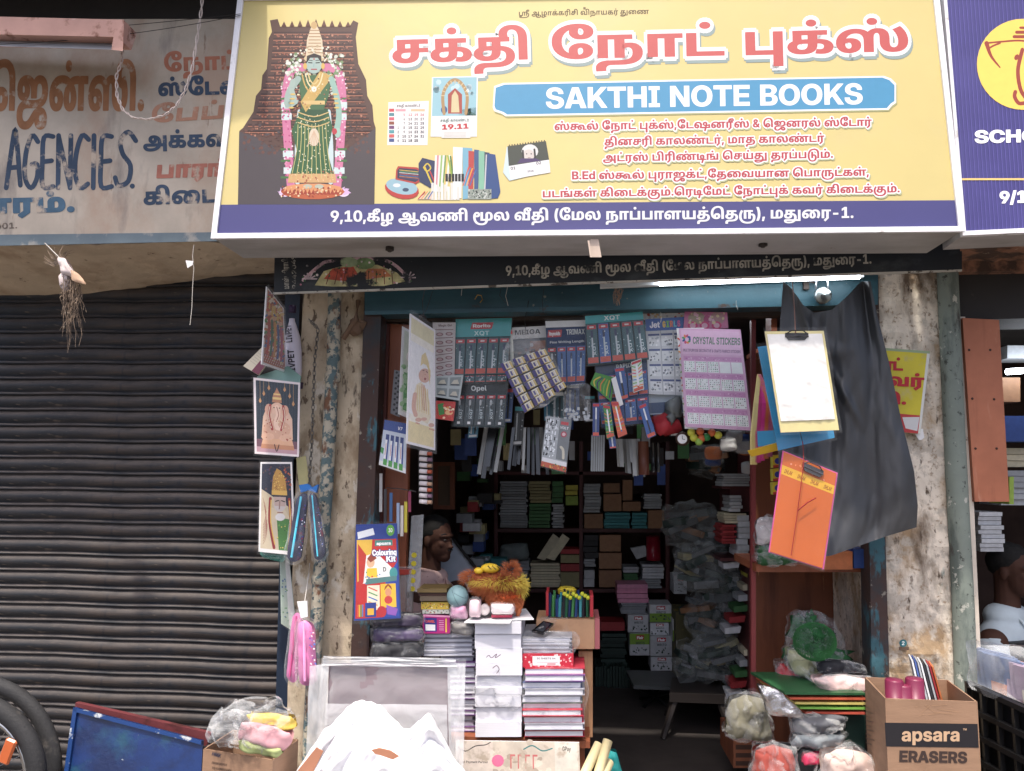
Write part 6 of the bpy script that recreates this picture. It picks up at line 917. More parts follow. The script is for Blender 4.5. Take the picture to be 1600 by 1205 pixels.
pouch('pencil_pouch','bright pink zip pouch in clear bag with printed side, lower one of the pink pair',[(460,960),(494,966),(503,1072),(462,1078)],-.16,.026,PKM,(240,150,205),[(240,80,130),(110,140,220),(250,240,240),(150,90,180)],sd=5)
b=MB();b.prism([P(x,y,-.15)for x,y in((464,940),(480,939),(481,964),(470,966))],(0,.004,0));b.build('bag_header',CARDW,label='white card header above the two pink zip pouches',cat='tag')
b=MB();b.tube([P(484,880,-.06),P(482,900,-.06),P(476,942,-.14)],.002,4);b.build('hanging_string',STRING,label='string joining the navy pouches to the pink pouches',cat='string')
card('greeting_card_strip','long white and green greeting card hanging edge on behind the saint poster','card',[(438,866),(452,872),(464,990),(440,975)],(-.06,-.03,-.06),.004,mat('pale_green_card',(180,196,180),.5),lambda U:(U.rect(.5,.05,.95,.95,(226,226,220)),U.specks(.1,.3,.5,.9,20,[(90,120,160),(120,160,120)],.05,.12)),wrap=FILM)
card('hanging_card','pale yellow card strip hanging between the saint poster and the rusty pipe','card',[(463,716),(478,712),(484,760),(468,768)],(-.05,-.03,-.05),.003,mat('straw_card',(200,190,130),.6))
b=MB()
bag(b,[(404,858),(448,862),(444,880),(410,872)],-.1,.006,.006,8,seed=9);b.build('green_film',film('green_film',(60,150,130),.4,.9),label='green plastic film bag end under the saint poster',cat='plastic bag',smooth=True)

# dried plant bunch and its string; string with paper tag
dp=thing('dried_plant_bunch','dried brown root bunch tied with white cloth, hanging from the beige ledge','plant',P(110,420,-.38))
b=MB();rr_=random.Random(3)
for i in range(60):
 x0_,y0_=rr_.uniform(98,124),rr_.uniform(425,450);L_=rr_.uniform(35,90)if i%6 else rr_.uniform(90,118);dx=rr_.uniform(-8,13)
 pts=[(x0_,y0_)];
 for k in range(1,6):pts.append((x0_+dx*(k/5)**1.5+rr_.uniform(-2,2),y0_+L_*k/5))
 b.tube([P(x_,y_,-.38)+V((0,rr_.uniform(-.02,.02),0))for x_,y_ in pts],[.0016,.0014,.0013,.0011,.0009,.0005],3)
for i in range(34):
 a=rr_.uniform(2.0,5.6);r_=rr_.uniform(8,26);b.tube([P(96,408,-.38),P(96+r_*.6*math.cos(a),408+r_*.6*math.sin(a),-.38),P(94+r_*math.cos(a+.4),406+r_*math.sin(a+.4),-.37)],[.0018,.0014,.0006],3)
b.build('roots',mat('dry_root',(136,116,98),.9,layers=(((90,76,66),30,.5,.6),((190,174,156),40,.62,.68))),dp)
b=MB();bag(b,[(90,402),(104,404),(122,436),(96,428)],-.39,.018,.006,8);b.ball(P(102,440,-.38),(.022,.02,.04),amp=.01,fr=30);b.build('cloth_tie',mat('dirty_cloth',(206,190,186),.9),dp,smooth=True)
b=MB();bag(b,[(110,420),(124,428),(136,446),(112,440)],-.40,.008,.004,6);b.build('dry_leaf',mat('dry_leaf',(196,160,130),.8),dp,smooth=True)
b=MB();b.tube([P(70,380,-.37),P(88,398,-.38),P(100,410,-.38)],.0022,4);b.build('string',STRING,dp)
t=thing('hanging_thread','long pale thread with small torn paper tag hanging from the beige ledge','thread',P(300,505,-.3))
b=MB();b.tube([P(303,383,-.36),P(301,400,-.36),P(303,420,-.36),P(301,450,-.36),P(300,480,-.36),P(297,508,-.36)],.0014,4);b.build('thread',STRING,t)
b=MB();b.prism([P(x,y,-.365)for x,y in((290,407),(302,408),(301,414),(293,419))],(0,.002,0));b.build('paper_tag',CARDW,t)

# ---- folded wooden door leaf at the left of the opening
t=thing('folded_door_leaf','orange shellacked wooden door leaf with dark red edge folded at the left inside the opening','door',P(620,960,.12))
for nm,m_,q,Y in(('edge_stile',WOODD,[(599,506),(608,506),(590,1010),(580,1010)],.1),('panel',WOODO,[(608,506),(642,508),(632,1000),(590,1010)],.13)):
 b=MB();f=[P(x,y,Y)for x,y in q][::-1];b.hexa(f,[v_+V((0,.04,0))for v_ in f]);b.build(nm,m_,t)

# ---- baby posters
def baby(U):
 U.rect(0,0,1,1,(240,236,240));U.rect(.05,.02,.95,.98,(246,240,226));U.rect(.05,.02,.95,.14,(232,222,180));U.rect(.05,.82,.95,.98,(238,220,168));U.rect(.05,.2,.95,.76,(242,240,240))
 SK=(224,176,156);Y_=(232,208,150)
 U.poly([(.2,.62),(.3,.52),(.48,.48),(.66,.52),(.8,.62),(.84,.74),(.72,.8),(.3,.78),(.16,.7)],(240,226,196));U.curve([(.26,.6),(.22,.7),(.3,.76)],.14,SK)
 U.disc(.6,.42,.2,.24,SK,18);U.poly([(.44,.36),(.48,.27),(.62,.23),(.76,.3),(.8,.38),(.66,.33),(.54,.33)],Y_);U.poly([(.7,.3),(.82,.36),(.8,.48),(.76,.42)],(230,204,140))
 U.disc(.62,.445,.035,.045,(170,80,80));U.line([(.53,.385),(.58,.38)],.022,(60,40,40));U.line([(.66,.38),(.71,.385)],.022,(60,40,40));U.disc(.62,.41,.02,.02,(206,140,124))
 for i in range(6):U.curve([(.36+i*.07,.52),(.34+i*.08,.62),(.36+i*.08,.72)],.03,Y_)
 for i in range(3):U.curve([(.5+i*.05,.5),(.52+i*.06,.6),(.56+i*.06,.7)],.018,(206,130,110))
 U.disc(.4,.79,.11,.07,SK);U.disc(.6,.77,.1,.06,SK);U.disc(.86,.8,.1,.07,SK);[U.disc(.8+i*.05,.835,.022,.03,(216,150,136))for i in range(4)];[U.disc(.32+i*.05,.82,.022,.03,(216,150,136))for i in range(3)]
card('baby_poster','tall glossy poster of a sitting baby in yellow headscarf, at the door left','poster',[(641,490),(680,516),(680,704),(635,693)],(-.20,-.08,-.20),.004,CARDW,baby,wrap=FILM)
card('green_poster','tall glossy poster with blurred green picture half hidden behind the baby poster','poster',[(629,510),(655,524),(652,660),(623,647)],(-.06,.0,-.06),.004,CARDW,lambda U:(U.rect(.12,.03,.9,.95,(206,214,196)),U.rect(.2,.5,.7,.93,(90,160,90)),U.disc(.5,.3,.2,.3,(236,226,220)),U.specks(.1,.4,.8,.9,20,[(120,180,110),(160,200,150)],.08,.16)),wrap=FILM)
b=MB();b.tube([P(662,498,-.14),P(660,470,-.1),P(664,452,-.05)],.0018,4);b.tube([P(658,500,-.14),P(668,480,-.08),P(676,455,-.05)],.0015,4);b.ball(P(660,496,-.13),(.016,.012,.012),amp=.006,fr=50);b.build('hook_strings',WIRE,label='knotted dark strings holding the baby poster from the teal lintel',cat='string')

# ---- pen blister cards along the top
def pack_group(q,n,y0,y1,t,pl,cols,parent_m,logo=(206,44,54),word='XQT',off=.008,xs=None,tilt=0,foot=(240,240,240)):
 """n blister packs as parts; the mesh of the first is shared by its copies"""
 w_=1/n;first=None
 for i in range(n):
  u0=(xs[i]if xs else i*w_)+.01;u1=u0+w_*.9
  c=cols[i%len(cols)]
  pq=[bil(q,u0,y0),bil(q,u1,y0),bil(q,u1,y1),bil(q,u0,y1)]
  key=c;pm=mat('pack_%d_%d_%d'%c,c,.3,var=.1,vs=30,spec=.6)
  pp_=PL(pl.o+pl.n*(off+.002*(i%2)),pl.o+pl.n*(off+.002*(i%2))+(P(*q[1],0)-P(*q[0],0))*.0001+V((.1,0,0))-pl.n*pl.n.x*.1,pl.o+pl.n*(off+.002*(i%2))+V((0,0,-.1))+pl.n*pl.n.z*.1)
  k=slab(pq,pp_,.005,'blister_pack',pm,t)
  p=Pr(pp_);U=UV(p,pq);U.rect(.08,.03,.92,.13,logo);U.rect(.3,.06,.7,.1,(236,220,220))
  d=c[0]<80 and c[2]<90
  U.line([(.5,.2),(.5,.82)],.16,(20,24,30)if d else(200,206,214),True);U.line([(.44,.22),(.44,.8)],.05,(150,170,176),False);U.line([(.5,.2),(.5,.32)],.22,(180,186,190)if d else(40,50,90))
  if word:p.text(word,U(.82,.8),U(.74,.45),U.w*.26,(200,216,220))
  U.rect(.34,.88,.66,.96,foot)if d else U.rect(.04,.84,.96,.98,(206,80,60))
  U.specks(.1,.2,.9,.8,7,[(120,150,160),(200,214,220)],.03,.07)
  p.build('print',INKG,k)
def blister(label,q,Y,head,hcol,words,rows,m=CARDG,wrapm=FILM,name='pen_card'):
 pl=plane_of(q,Y);t=thing(name,label,'pen card',pl(*bil(q,.5,1)));slab(q,pl,.003,'backing_card',m,t)
 p=Pr(pl);U=UV(p,q);U.rect(0,0,1,head,hcol)
 for wd in words:
  if wd[0]=='L':U.poly([(wd[2],wd[3]),(wd[4],wd[3]),(wd[4]-.03,wd[5]),(wd[2]-.03,wd[5])],(206,44,52));U.text(wd[1],wd[2]+.01,wd[4]-.05,wd[5]-(wd[5]-wd[3])*.25,(wd[5]-wd[3])*.5,(245,240,240),fat=(.2,.1))
  else:U.text(wd[1],wd[2],wd[4],wd[5],wd[5]-wd[3],wd[6]if len(wd)>6 else(226,232,232))
 p.build('header_print',INKG,t)
 for r_ in rows:pack_group(q,r_[0],r_[1],r_[2],t,pl,r_[3],None,word=r_[4])
 sleeve(q,pl,t,off=.018,m=FILMC,amp=.006,n=22);return t
DG=(42,88,96);NB=(48,98,168)
blister('turquoise topped card of four dark pens, leftmost hanging pen card',[(712,499),(800,497),(792,598),(708,600)],.08,.28,(52,170,176),[('L','Rorito',.3,.06,.68,.16),('T','XQT',.34,.19,.62,.26,(200,236,236))],[(5,.3,.86,[DG],'XQT'),(5,.88,.98,[DG],'')])
blister('black pen card with white script heading under the leftmost turquoise card',[(712,600),(794,598),(788,668),(708,666)],.1,.22,(20,36,44),[('T','Opel',.3,.05,.6,.17)],[(5,.26,.97,[(40,58,66)],'XQT')],m=CARDG)
blister('blue pen card with red lozenge and TRIMAX heading, behind the eraser bag',[(852,502),(917,500),(914,600),(858,604)],.07,.1,(236,238,240),[('T','TRIMAX',.5,.14,.96,.22),('L','Reynolds',.06,.14,.4,.25),('T','Fine Writing Length',.08,.31,.95,.345)],[(4,.4,.96,[(30,40,60),NB,NB,NB],'')],m=CARDB)
blister('turquoise topped card of five dark pens, right of the blue TRIMAX card',[(914,494),(1004,487),(1014,562),(918,572)],.03,.16,(50,180,186),[('T','XQT',.32,.03,.6,.12,(230,246,246))],[(5,.17,.97,[DG,NB,DG,DG,DG],'XQT')])
blister('dark blue card of pen packs hanging under the five pen card',[(930,572),(1010,560),(1016,660),(940,668)],.06,.14,(30,54,92),[('T','RAPID',.4,.03,.7,.1)],[(5,.18,.55,[NB],''),(4,.6,.95,[NB,(30,70,140)],'')],m=CARDB)
rg=random.Random(31)
for i in range(34):
 bx,by=rg.uniform(700,1052),rg.uniform(500,640);tilt=rg.uniform(-5,5);cw,chh=rg.uniform(13,24),rg.uniform(38,62);col=rg.choice([(34,74,84),(36,76,140),(30,50,80),(150,160,168),(40,44,50),(60,120,150)])
 cq=[(bx,by),(bx+cw,by-tilt*.2),(bx+cw+tilt,by+chh),(bx+tilt,by+chh+1)]
 card('back_pack','%s blister pack in the back layer behind the %s'%({34:'teal',36:'blue',30:'navy',150:'pale grey',40:'charcoal',60:'sky blue'}[col[0]],('Rorito card','MEIGA card','TRIMAX card','five pen card','JET sheet')[int((bx-700)/70.6)]),'blister pack',cq,.16+.004*i,.006,mat('back_pack_%d_%d'%col[:2],col,.3,var=.1,spec=.6),lambda U:(U.rect(.05,.02,.95,.12,rg.choice([(196,50,56),(210,214,216),(60,160,170)])),U.line([(.3,.2),(.3,.85)],.14,(180,186,190)),U.line([(.68,.2),(.68,.85)],.14,(20,24,30)),U.rect(.1,.9,.9,.97,(206,206,206)),U.specks(.1,.15,.9,.85,8,[(200,210,214),(110,130,140)],.03,.07)),group='blister packs in the back layer under the lintel')
# loose dangling packs
def lpack(label,q,Y,base,stripe,kind=0,name='pen_pack'):
 pl=plane_of(q,Y);t=thing(name,label,'pen pack',pl(*bil(q,.5,1)));slab(q,pl,.006,'card',mat('pk_%d_%d_%d'%base,base,.35,var=.06,spec=.6),t)
 p=Pr(pl);U=UV(p,q);U.rect(.05,.02,.95,.1,(200,44,54));U.line([(.5,.15),(.5,.85)],.2,(226,228,232));U.line([(.5,.5),(.5,.86)],.2,stripe)
 if kind:
  for i in range(7):U.curve([(.05,.15+i*.11),(.5,.22+i*.1),(.95,.12+i*.12)],.09,[(90,180,60),(240,130,40),(226,60,120),(240,210,60),(60,140,210)][i%5])
  U.line([(.5,.2),(.5,.8)],.2,(236,236,240))
 U.rect(.05,.88,.95,.98,(212,84,60));p.build('print',INKG,t);sleeve(q,pl,t,off=.006,amp=.002,n=5)
lpack('single blue pen pack dangling lowest and rightmost under the pen cards',[(998,634),(1009,629),(1025,680),(1012,686)],.0,(40,86,160),(30,30,60))
lpack('single dark blue pen pack with rounded hook dangling left of the rainbow packs',[(926,630),(937,630),(936,682),(926,682)],.0,(30,60,130),(120,130,150))
lpack('rainbow striped pen pack dangling left of its twin',[(942,632),(953,634),(960,682),(948,686)],-.01,(60,130,70),(226,60,120),1)
lpack('rainbow striped pen pack dangling right of its twin',[(955,628),(966,628),(980,678),(966,684)],-.005,(220,90,50),(40,120,180),1)
lpack('short blue pen pack with red foot under the rainbow packs',[(950,680),(961,680),(963,700),(953,701)],.01,(34,70,140),(200,200,210))
lpack('white and orange pen pack at the right edge of the blue pen card',[(986,566),(1002,560),(1006,608),(990,614)],.02,(214,220,214),(210,90,60),1)
lpack('blue pack with black pen hanging in front of the blue pen card',[(960,576),(975,574),(982,622),(970,626)],.02,(36,80,150),(30,30,40))
card('round_mask_card','round card with green and orange curls above the rainbow pen packs','card',[(922,600),(930,582),(960,590),(955,628)],.03,.004,mat('green_round',(80,150,70),.5),lambda U:([U.curve([(.1,.2+i*.14),(.4,.1+i*.16),(.8,.3+i*.12)],.09,[(226,190,60),(60,50,110),(220,120,50),(120,180,70)][i%4])for i in range(6)],))
card('curved_white_card','curved white card with yellow edge beside the round green card','card',[(955,592),(962,588),(974,632),(966,636)],.0,.003,CARDW)
# silver refill pack, photo stickers, etc
def refill(U):
 U.rect(0,0,1,1,(170,176,180));U.rect(.55,0,1,.8,(120,126,130));U.rect(.02,.82,1,.9,(226,228,230));U.rect(0,.9,1,1,(196,80,50))
 for i in range(26):U.line([(.06+(i%4)*.12,.05+(i//4)*.11),(.06+(i%4)*.12,.12+(i//4)*.11)],.05,(236,240,244)if i%3 else(40,44,50),False)
 U.specks(.04,.04,.5,.78,60,[(30,34,40),(236,240,244),(200,206,210)],.02,.05);U.rect(.6,.06,.9,.12,(206,60,66));U.disc(.76,.3,.12,.12,(190,60,80));U.disc(.76,.3,.07,.07,(226,190,196));U.curve([(.7,.55),(.8,.6),(.84,.75)],.1,(206,200,180))
 U.text('VOLT',.58,.92,.2,.05,(240,240,240));U.specks(.05,.9,.95,.99,14,[(60,120,60),(220,170,60)],.02,.04)
card('refill_pack','grey silver refill pack with red foot hanging below the eraser bag','pack',[(854,650),(893,656),(884,738),(845,728)],-.02,.006,CARDW,refill,wrap=FILMC)
def flakes(U):
 U.rect(0,0,1,1,(196,186,184))
 for r_ in range(6):
  for c_ in range(2):U.disc(.3+c_*.42,.2+r_*.14,.16,.08,(140,100,104));U.disc(.3+c_*.42,.2+r_*.14,.1,.05,(190,160,160))
  U.line([(.1,.12+r_*.14),(.9,.13+r_*.14)],.03,(120,80,90),False)
 U.text('Magic Girl',.25,.85,.07,.035,(90,50,60))
card('sticker_card','pale mauve dotted sticker card behind the baby poster','card',[(676,504),(712,504),(710,590),(678,600)],.06,.003,CARDW,flakes,wrap=FILM)
def photo4(U):
 U.rect(0,0,1,1,(176,186,186))
 for a in(0,1):
  for c_ in(0,1):U.rect(.06+a*.48,.08+c_*.48,.46+a*.48,.44+c_*.48,(130,140,140));U.poly([(.1+a*.48,.38+c_*.48),(.2+a*.48,.2+c_*.48),(.34+a*.48,.18+c_*.48),(.42+a*.48,.38+c_*.48)],(196,190,170));U.rect(.1+a*.48,.36+c_*.48,.42+a*.48,.42+c_*.48,(60,70,80))
card('photo_sheet','sheet of four small vehicle pictures in clear bag behind the baby poster','card',[(680,588),(724,586),(718,626),(680,620)],.02,.003,CARDW,photo4,wrap=FILMC)
card('red_green_packet','red and green flower printed packet below the four vehicle pictures','packet',[(681,626),(712,628),(708,658),(680,654)],.03,.012,mat('red_packet',(200,50,40),.3),lambda U:(U.poly([(.1,.2),(.4,.1),(.5,.7),(.2,.8)],(60,140,60)),U.disc(.65,.4,.16,.12,(240,140,60)),U.disc(.72,.6,.2,.12,(240,180,120)),U.specks(.4,.2,.95,.9,16,[(226,60,50),(250,220,180)],.04,.08)),wrap=FILM)
card('white_header_card','white card headed MEIGA behind the eraser bag','card',[(800,512),(856,509),(852,600),(806,604)],.1,.004,CARDW,lambda U:(U.rect(0,.2,1,1,(60,66,74)),U.rect(.5,.25,.95,.6,(160,90,50)),U.text('MEIGA',.06,.8,.13,.08,(50,50,54)),U.specks(.1,.3,.9,.9,30,[(30,34,40),(120,60,50),(190,190,196)],.03,.07)),wrap=FILM)
# eraser bag: every eraser pack is a part
q=[(781,568),(853,545),(886,606),(820,648)];pl=plane_of(q,(-.04,-.04,-.03))
t=thing('eraser_bag','clear plastic bag full of small yellow and navy eraser packs hanging tilted in the middle','bag',pl(820,650))
EY=mat('eraser_card',(216,190,120),.5,rnd=.1);p=Pr(pl,.017)
for r_ in range(6):
 for c_ in range(4):
  jx,jy=R.uniform(-.012,.012),R.uniform(-.01,.01)
  qq=[bil(q,(c_+.05)/4+jx,(r_+.06)/6+jy),bil(q,(c_+.95)/4+jx,(r_+.06)/6+jy),bil(q,(c_+.95)/4+jx,(r_+.9)/6+jy),bil(q,(c_+.05)/4+jx,(r_+.9)/6+jy)]
  b=MB();b.prism([pl(x,y,.015)for x,y in qq],-pl.n*.015);b.build('eraser_pack',EY,t)
  U=UV(p,qq);U.rect(.0,0,.3,1,(70,60,130));U.rect(.34,.12,.66,.88,(234,226,206));U.rect(.42,.2,.6,.8,(90,84,140));U.rect(.7,0,.8,1,(236,232,226));U.rect(.3,.0,1,.1,(240,236,220))
p.build('print',INKG,t)
b=MB();bag(b,[(776,540),(846,524),(890,612),(816,654)],-.04,.024,.012,16,seed=7);b.build('clear_bag',FILMC,t,smooth=True)
b=MB();bag(b,[(800,520),(834,512),(850,548),(782,556)],-.045,.016,.02,12,seed=8);b.build('bag_neck',FILMC,t,smooth=True)
b=MB();b.tube([P(822,522,-.05),P(820,500,.0),P(826,470,-.02)],.0016,4);b.build('string',WIRE,t)
# glitter clear bag
t=thing('foil_bag','clear bag of silvery foil pieces under the blue TRIMAX card','bag',P(900,660,0))
b=MB();bag(b,[(886,600),(924,598),(924,662),(876,654)],.0,.02,.016,12,seed=12);b.build('bag',FILMC,t,smooth=True)
b=MB()
for i in range(22):x_,y_=R.uniform(882,920),R.uniform(638,656);b.box(P(x_,y_,R.uniform(-.01,.01)),(.012,.004,.01),Matrix.Rotation(R.random()*3,3,'Y'))
b.build('foil_pieces',STEEL,t,kind='stuff')
# sticker sheets
def jetg(U):
 U.rect(0,0,1,.16,(36,90,180));U.text('Jet',.1,.35,.12,.08,(240,240,250),fat=(.3,.2))
 for i,c_ in enumerate('GIRLS'):U.text(c_,.42+i*.09,.49+i*.09,.12,.08,[(240,200,50),(120,200,80),(240,120,60),(90,200,220),(230,90,160)][i],fat=(.4,.3))
 U.rect(0,.16,1,1,(206,210,214))
 for r_ in range(4):
  for c_ in range(3):
   a,d=.05+c_*.32,.2+r_*.2;U.rect(a,d,a+.28,d+.025,(60,80,140));U.rect(a,d+.03,a+.28,d+.16,(226,230,232));U.specks(a+.02,d+.04,a+.26,d+.15,12,[(250,252,255),(120,126,134),(90,96,110),(180,190,200)],.015,.035)
 U.line([(.36,.16),(.36,1)],.008,(120,126,140),False);U.line([(.67,.16),(.67,1)],.008,(120,126,140),False)
card('sticker_sheet','white sheet of silver stickers with blue rainbow lettered header','sticker sheet',[(1008,499),(1072,495),(1076,618),(1014,616)],.06,.003,CARDW,jetg,wrap=FILMC)
card('upper_strip_card','white and orange printed strip above the silver sticker sheet','card',[(1004,489),(1070,484),(1072,496),(1006,500)],.08,.003,CARDW,lambda U:U.specks(.1,.1,.9,.9,16,[(200,80,60),(230,190,120),(190,190,200)],.02,.05))
card('clear_blue_folder','clear folder with navy bottom hanging below the silver sticker sheet','folder',[(1010,618),(1066,614),(1068,645),(1016,648)],.09,.003,mat('pale_folder',(170,184,196),.3),lambda U:U.rect(0,.4,1,.95,(54,80,120)),wrap=FILM)
def glasses(U):
 U.rect(.0,.0,1,1,(224,120,170));U.disc(.28,.38,.2,.15,(180,160,130),16);U.disc(.76,.38,.18,.15,(200,150,150),16);U.disc(.52,.45,.08,.1,(200,70,130))
 for i in range(3):U.disc(.2+i*.27,.82,.12,.1,(236,60,130),14);U.disc(.2+i*.27,.82,.07,.06,(250,190,215),14)
 U.specks(.1,.05,.95,.7,20,[(240,220,170),(250,200,220)],.02,.05)
card('toy_glasses_card','bright pink card with toy glasses above the crystal sticker sheet','toy card',[(1070,487),(1136,488),(1138,513),(1068,514)],.05,.006,mat('pink_card',(226,110,170),.4),glasses,wrap=FILM)
card('candy_sheet','white sheet with orange candy swirls mostly hidden behind the crystal sticker sheet','sticker sheet',[(1057,513),(1100,512),(1110,672),(1070,670)],.02,.002,CARDW,lambda U:[U.curve([(.02,.1+i*.13),(.14,.14+i*.13),(.03,.18+i*.13)],.05,[(220,70,50),(230,150,50),(120,180,70)][i%3])for i in range(7)])
def crystal(U):
 PK=(206,158,192);U.rect(0,0,1,1,PK);U.rect(.03,.02,.97,.26,(214,172,202));U.text('CRYSTAL STICKERS',.2,.97,.155,.07,(90,120,100),fat=(.1,.1));U.text('MULTIPURPOSE DECORATIVE & CRAFTS FABRICS STICKERS',.04,.96,.235,.028,(120,80,120))
 for a in range(9):x_,y_=.11+.05*math.cos(a*.7),.11+.035*math.sin(a*.7);U.disc(x_,y_,.018,.03,[(40,80,140),(60,150,90),(220,120,60),(200,60,110)][a%4],8,a)
 for r_ in range(4):
  v0=.30+r_*.175;U.rect(.04,v0-.02,.96,v0+.02,(196,130,180));U.specks(.04,v0-.015,.96,v0+.02,30,[(170,90,150),(220,180,210)],.006,.012)
  for c_ in range(5):
   a=.04+c_*.187;U.rect(a,v0+.03,a+.172,v0+.14,(226,230,228))
   if r_==0 and c_>2:continue
   for i in range(5):
    for j in range(5):
     if R.random()<.8:U.p.z-=U.p.dz*.9;U.disc(a+.02+i*.033+R.uniform(-.005,.005),v0+.042+j*.021,R.uniform(.006,.012),R.uniform(.006,.012),R.choice([(60,110,80),(60,40,60),(100,170,130),(150,50,80),(30,60,60)]),6)
 for i in range(40):U.disc(.02+i*.0246,.985,.005,.005,(150,90,140),5)
pl_c=card('crystal_sticker_sheet','lilac CRYSTAL STICKERS sheet with rows of gem stickers hanging in front at the right','sticker sheet',[(1061,513),(1157,515),(1175,673),(1071,667)],(-.03,-.03,-.05),.004,mat('lilac_card',(206,160,194),.4),crystal)
sleeve([(1061,540),(1157,540),(1175,673),(1071,667)],pl_c[1],pl_c[0],off=.004,amp=.005,m=FILMC,n=24)
# slim packs
CNT='leftmost second third fourth fifth sixth seventh eighth ninth tenth eleventh rightmost'.split()
def place(i,n):return 'leftmost' if i==0 else 'rightmost' if i==n-1 else CNT[i]+' from the left'
def sw(i):return place(i,5)+' in the bunch under the black pen card' if i<5 else place(i-5,12)+' in the bunch left of the refill pack' if i<17 else place(i-17,9)+' in the bunch under the rainbow packs'
rr_=random.Random(5);DARKP=mat('dark_glossy_pack',(34,36,40),.2,rnd=.4,spec=.7);CLR=mat('greyish_pack',(150,152,150),.3,rnd=.4)
for i in range(26):
 if i<5:x_=757+i*6.5;y0_,y1_,tl_=665,rr_.uniform(728,748),-12
 elif i<17:x_=800+(i-5)*6;y0_,y1_,tl_=668,rr_.uniform(722,742),10-(16-i)*1.6
 else:x_=962+(i-17)*4;y0_,y1_,tl_=686,rr_.uniform(722,744),3
 Y_=.25+rr_.uniform(-.05,.12);wpx=rr_.uniform(4,7)
 b=MB();f=[P(x_+tl_,y1_,Y_),P(x_+tl_+wpx,y1_+1,Y_),P(x_+wpx,y0_,Y_+.02),P(x_,y0_,Y_+.02)];b.hexa(f,[v_+V((0,.01,0))for v_ in f])
 b.build('hanging_long_pack',CLR if i%4==0 or 17<=i else DARKP,label='glossy stick pack, '+sw(i),cat='stick pack',group='slim stick packs hanging below the pen cards')
t=thing('steel_ruler_bundle','bundle of steel grey rulers hanging left of the brown roll','rulers',P(934,738,.2))
for i in range(6):
 b=MB();x_=923+i*3.6;f=[P(x_,736,.2-i*.004),P(x_+3,737,.2-i*.004),P(x_+4,680,.2-i*.004),P(x_+1,680,.2-i*.004)];b.hexa(f,[v_+V((0,.002,0))for v_ in f]);b.build('ruler',mat('ruler_grey',(150,154,156),.35,.4),t)
b=MB();b.tube([P(1005,690,.25),P(1006,742,.25)],.024,10);b.build('brown_roll',mat('brown_roll',(96,50,34),.4),label='glossy brown roll hanging between the rulers and the dark interior',cat='roll',smooth=True)
for i,(x_,l_)in enumerate(((1020,'left'),(1028,'right'))):
 b=MB();b.tube([P(x_,692,.3),P(x_+1,738,.3)],.008,8);b.build('black_tube',DARKP,label='slim black tube beside the brown roll, %s one of two'%l_,cat='tube',smooth=True)
b=MB();b.ball(P(1038,664,.08),(.055,.04,.05),14,10,amp=.03,fr=18,rot=Matrix.Rotation(.6,3,'Y'));b.build('red_pouch',mat('red_cloth',(170,36,46),.6),label='crimson soft pouch in clear wrap below the clear blue folder',cat='pouch',smooth=True)
b=MB();b.ball(P(1052,645,.05),(.03,.03,.05),12,10,amp=.03,fr=22);b.build('grey_pouch',mat('grey_sheer',(104,112,112),.3),label='grey sheer pouch above the crimson pouch',cat='pouch',smooth=True)
t=thing('toy_compass','round dark toy compass with white dial below the crimson pouch','compass',P(1066,696,.02))
b=MB();b.lathe(P(1066,686,.04),(0,-1,0),[(.001,0),(.028,0),(.03,.01),(.026,.018),(.001,.018)],18);b.build('case',mat('bronze',(70,50,44),.4,.5),t,smooth=True)
b=MB();b.lathe(P(1066,686,.021),(0,-1,0),[(.001,0),(.02,0),(.019,.003),(.001,.003)],18);b.build('dial',CARDW,t)
p=Pr(WP(.0175));p.line([(1066,686),(1066,681)],.8,(40,40,40));p.line([(1066,686),(1070,687)],.8,(40,40,40));p.build('hand',INK,t)
BALLS=[(1080,676,'yellow','leftmost one'),(1094,674,'orange','upper line, second from left'),(1104,683,'green','right of the two lower middle ones'),(1096,685,'orange','lower middle'),
 (1084,684,'yellow','lower left'),(1112,676,'orange','upper line near the right'),(1122,680,'yellow','right end'),(1092,690,'lime','lowest of the bunch')]
for bx,by,bn,bw in BALLS:
 b=MB();b.ball(P(bx,by,.02),.0165,12,8)
 b.build('toy_ball',mat('ball_'+bn,{'yellow':(200,200,60),'orange':(214,104,54),'green':(44,130,60),'lime':(140,180,70)}[bn],.4),label='small %s ball under the crystal sticker sheet, %s'%(bn,bw),cat='ball',group='coloured balls under the crystal sticker sheet',smooth=True)
# strings over the lintel, hooks
b=MB();b.tube([P(x_,y_,-.03)for x_,y_ in((742,468),(746,461),(752,462),(754,468),(750,473))],.0022,5);b.build('brass_hook',mat('brass',(190,150,70),.3,.9),label='small brass ring hook with red thread on the teal lintel',cat='hook')
rr_=random.Random(9)
ENDS=[(722,440,22,'baby poster'),(783,450,24,'ring hook'),(793,448,30,'ring hook, longest'),(918,428,20,'middle of the black banner'),(1150,470,14,'lit tube'),(850,450,40,'TRIMAX card'),(1032,488,16,'JET sheet'),(690,430,20,'left corner')]
for i,(ex,ey,el,en)in enumerate(ENDS):
 dx1,dx2=rr_.random()*6-3,rr_.random()*18-8;b=MB();b.tube([P(ex,ey,-.06),P(ex+dx1,ey+el/2,-.05),P(ex+dx2,ey+el,-.05)],.0013,3)
 b.build('hanging_string',WIRE if i%2 else STRING,label='dangling string end on the teal lintel near the '+en,cat='string',group='string ends on the lintel')
b=MB()
for i in range(16):b.tube([P(966+rr_.uniform(-6,6),452+rr_.uniform(-8,6),-.04),P(966+rr_.uniform(-10,10),458+rr_.uniform(-6,8),-.05),P(966+rr_.uniform(-8,8),466+rr_.uniform(-2,12),-.04)],.0013,3)
b.build('thread_knot',mat('mixed_thread',(150,120,100),.8),label='tangled knot of threads tied to the middle of the teal lintel',cat='string')

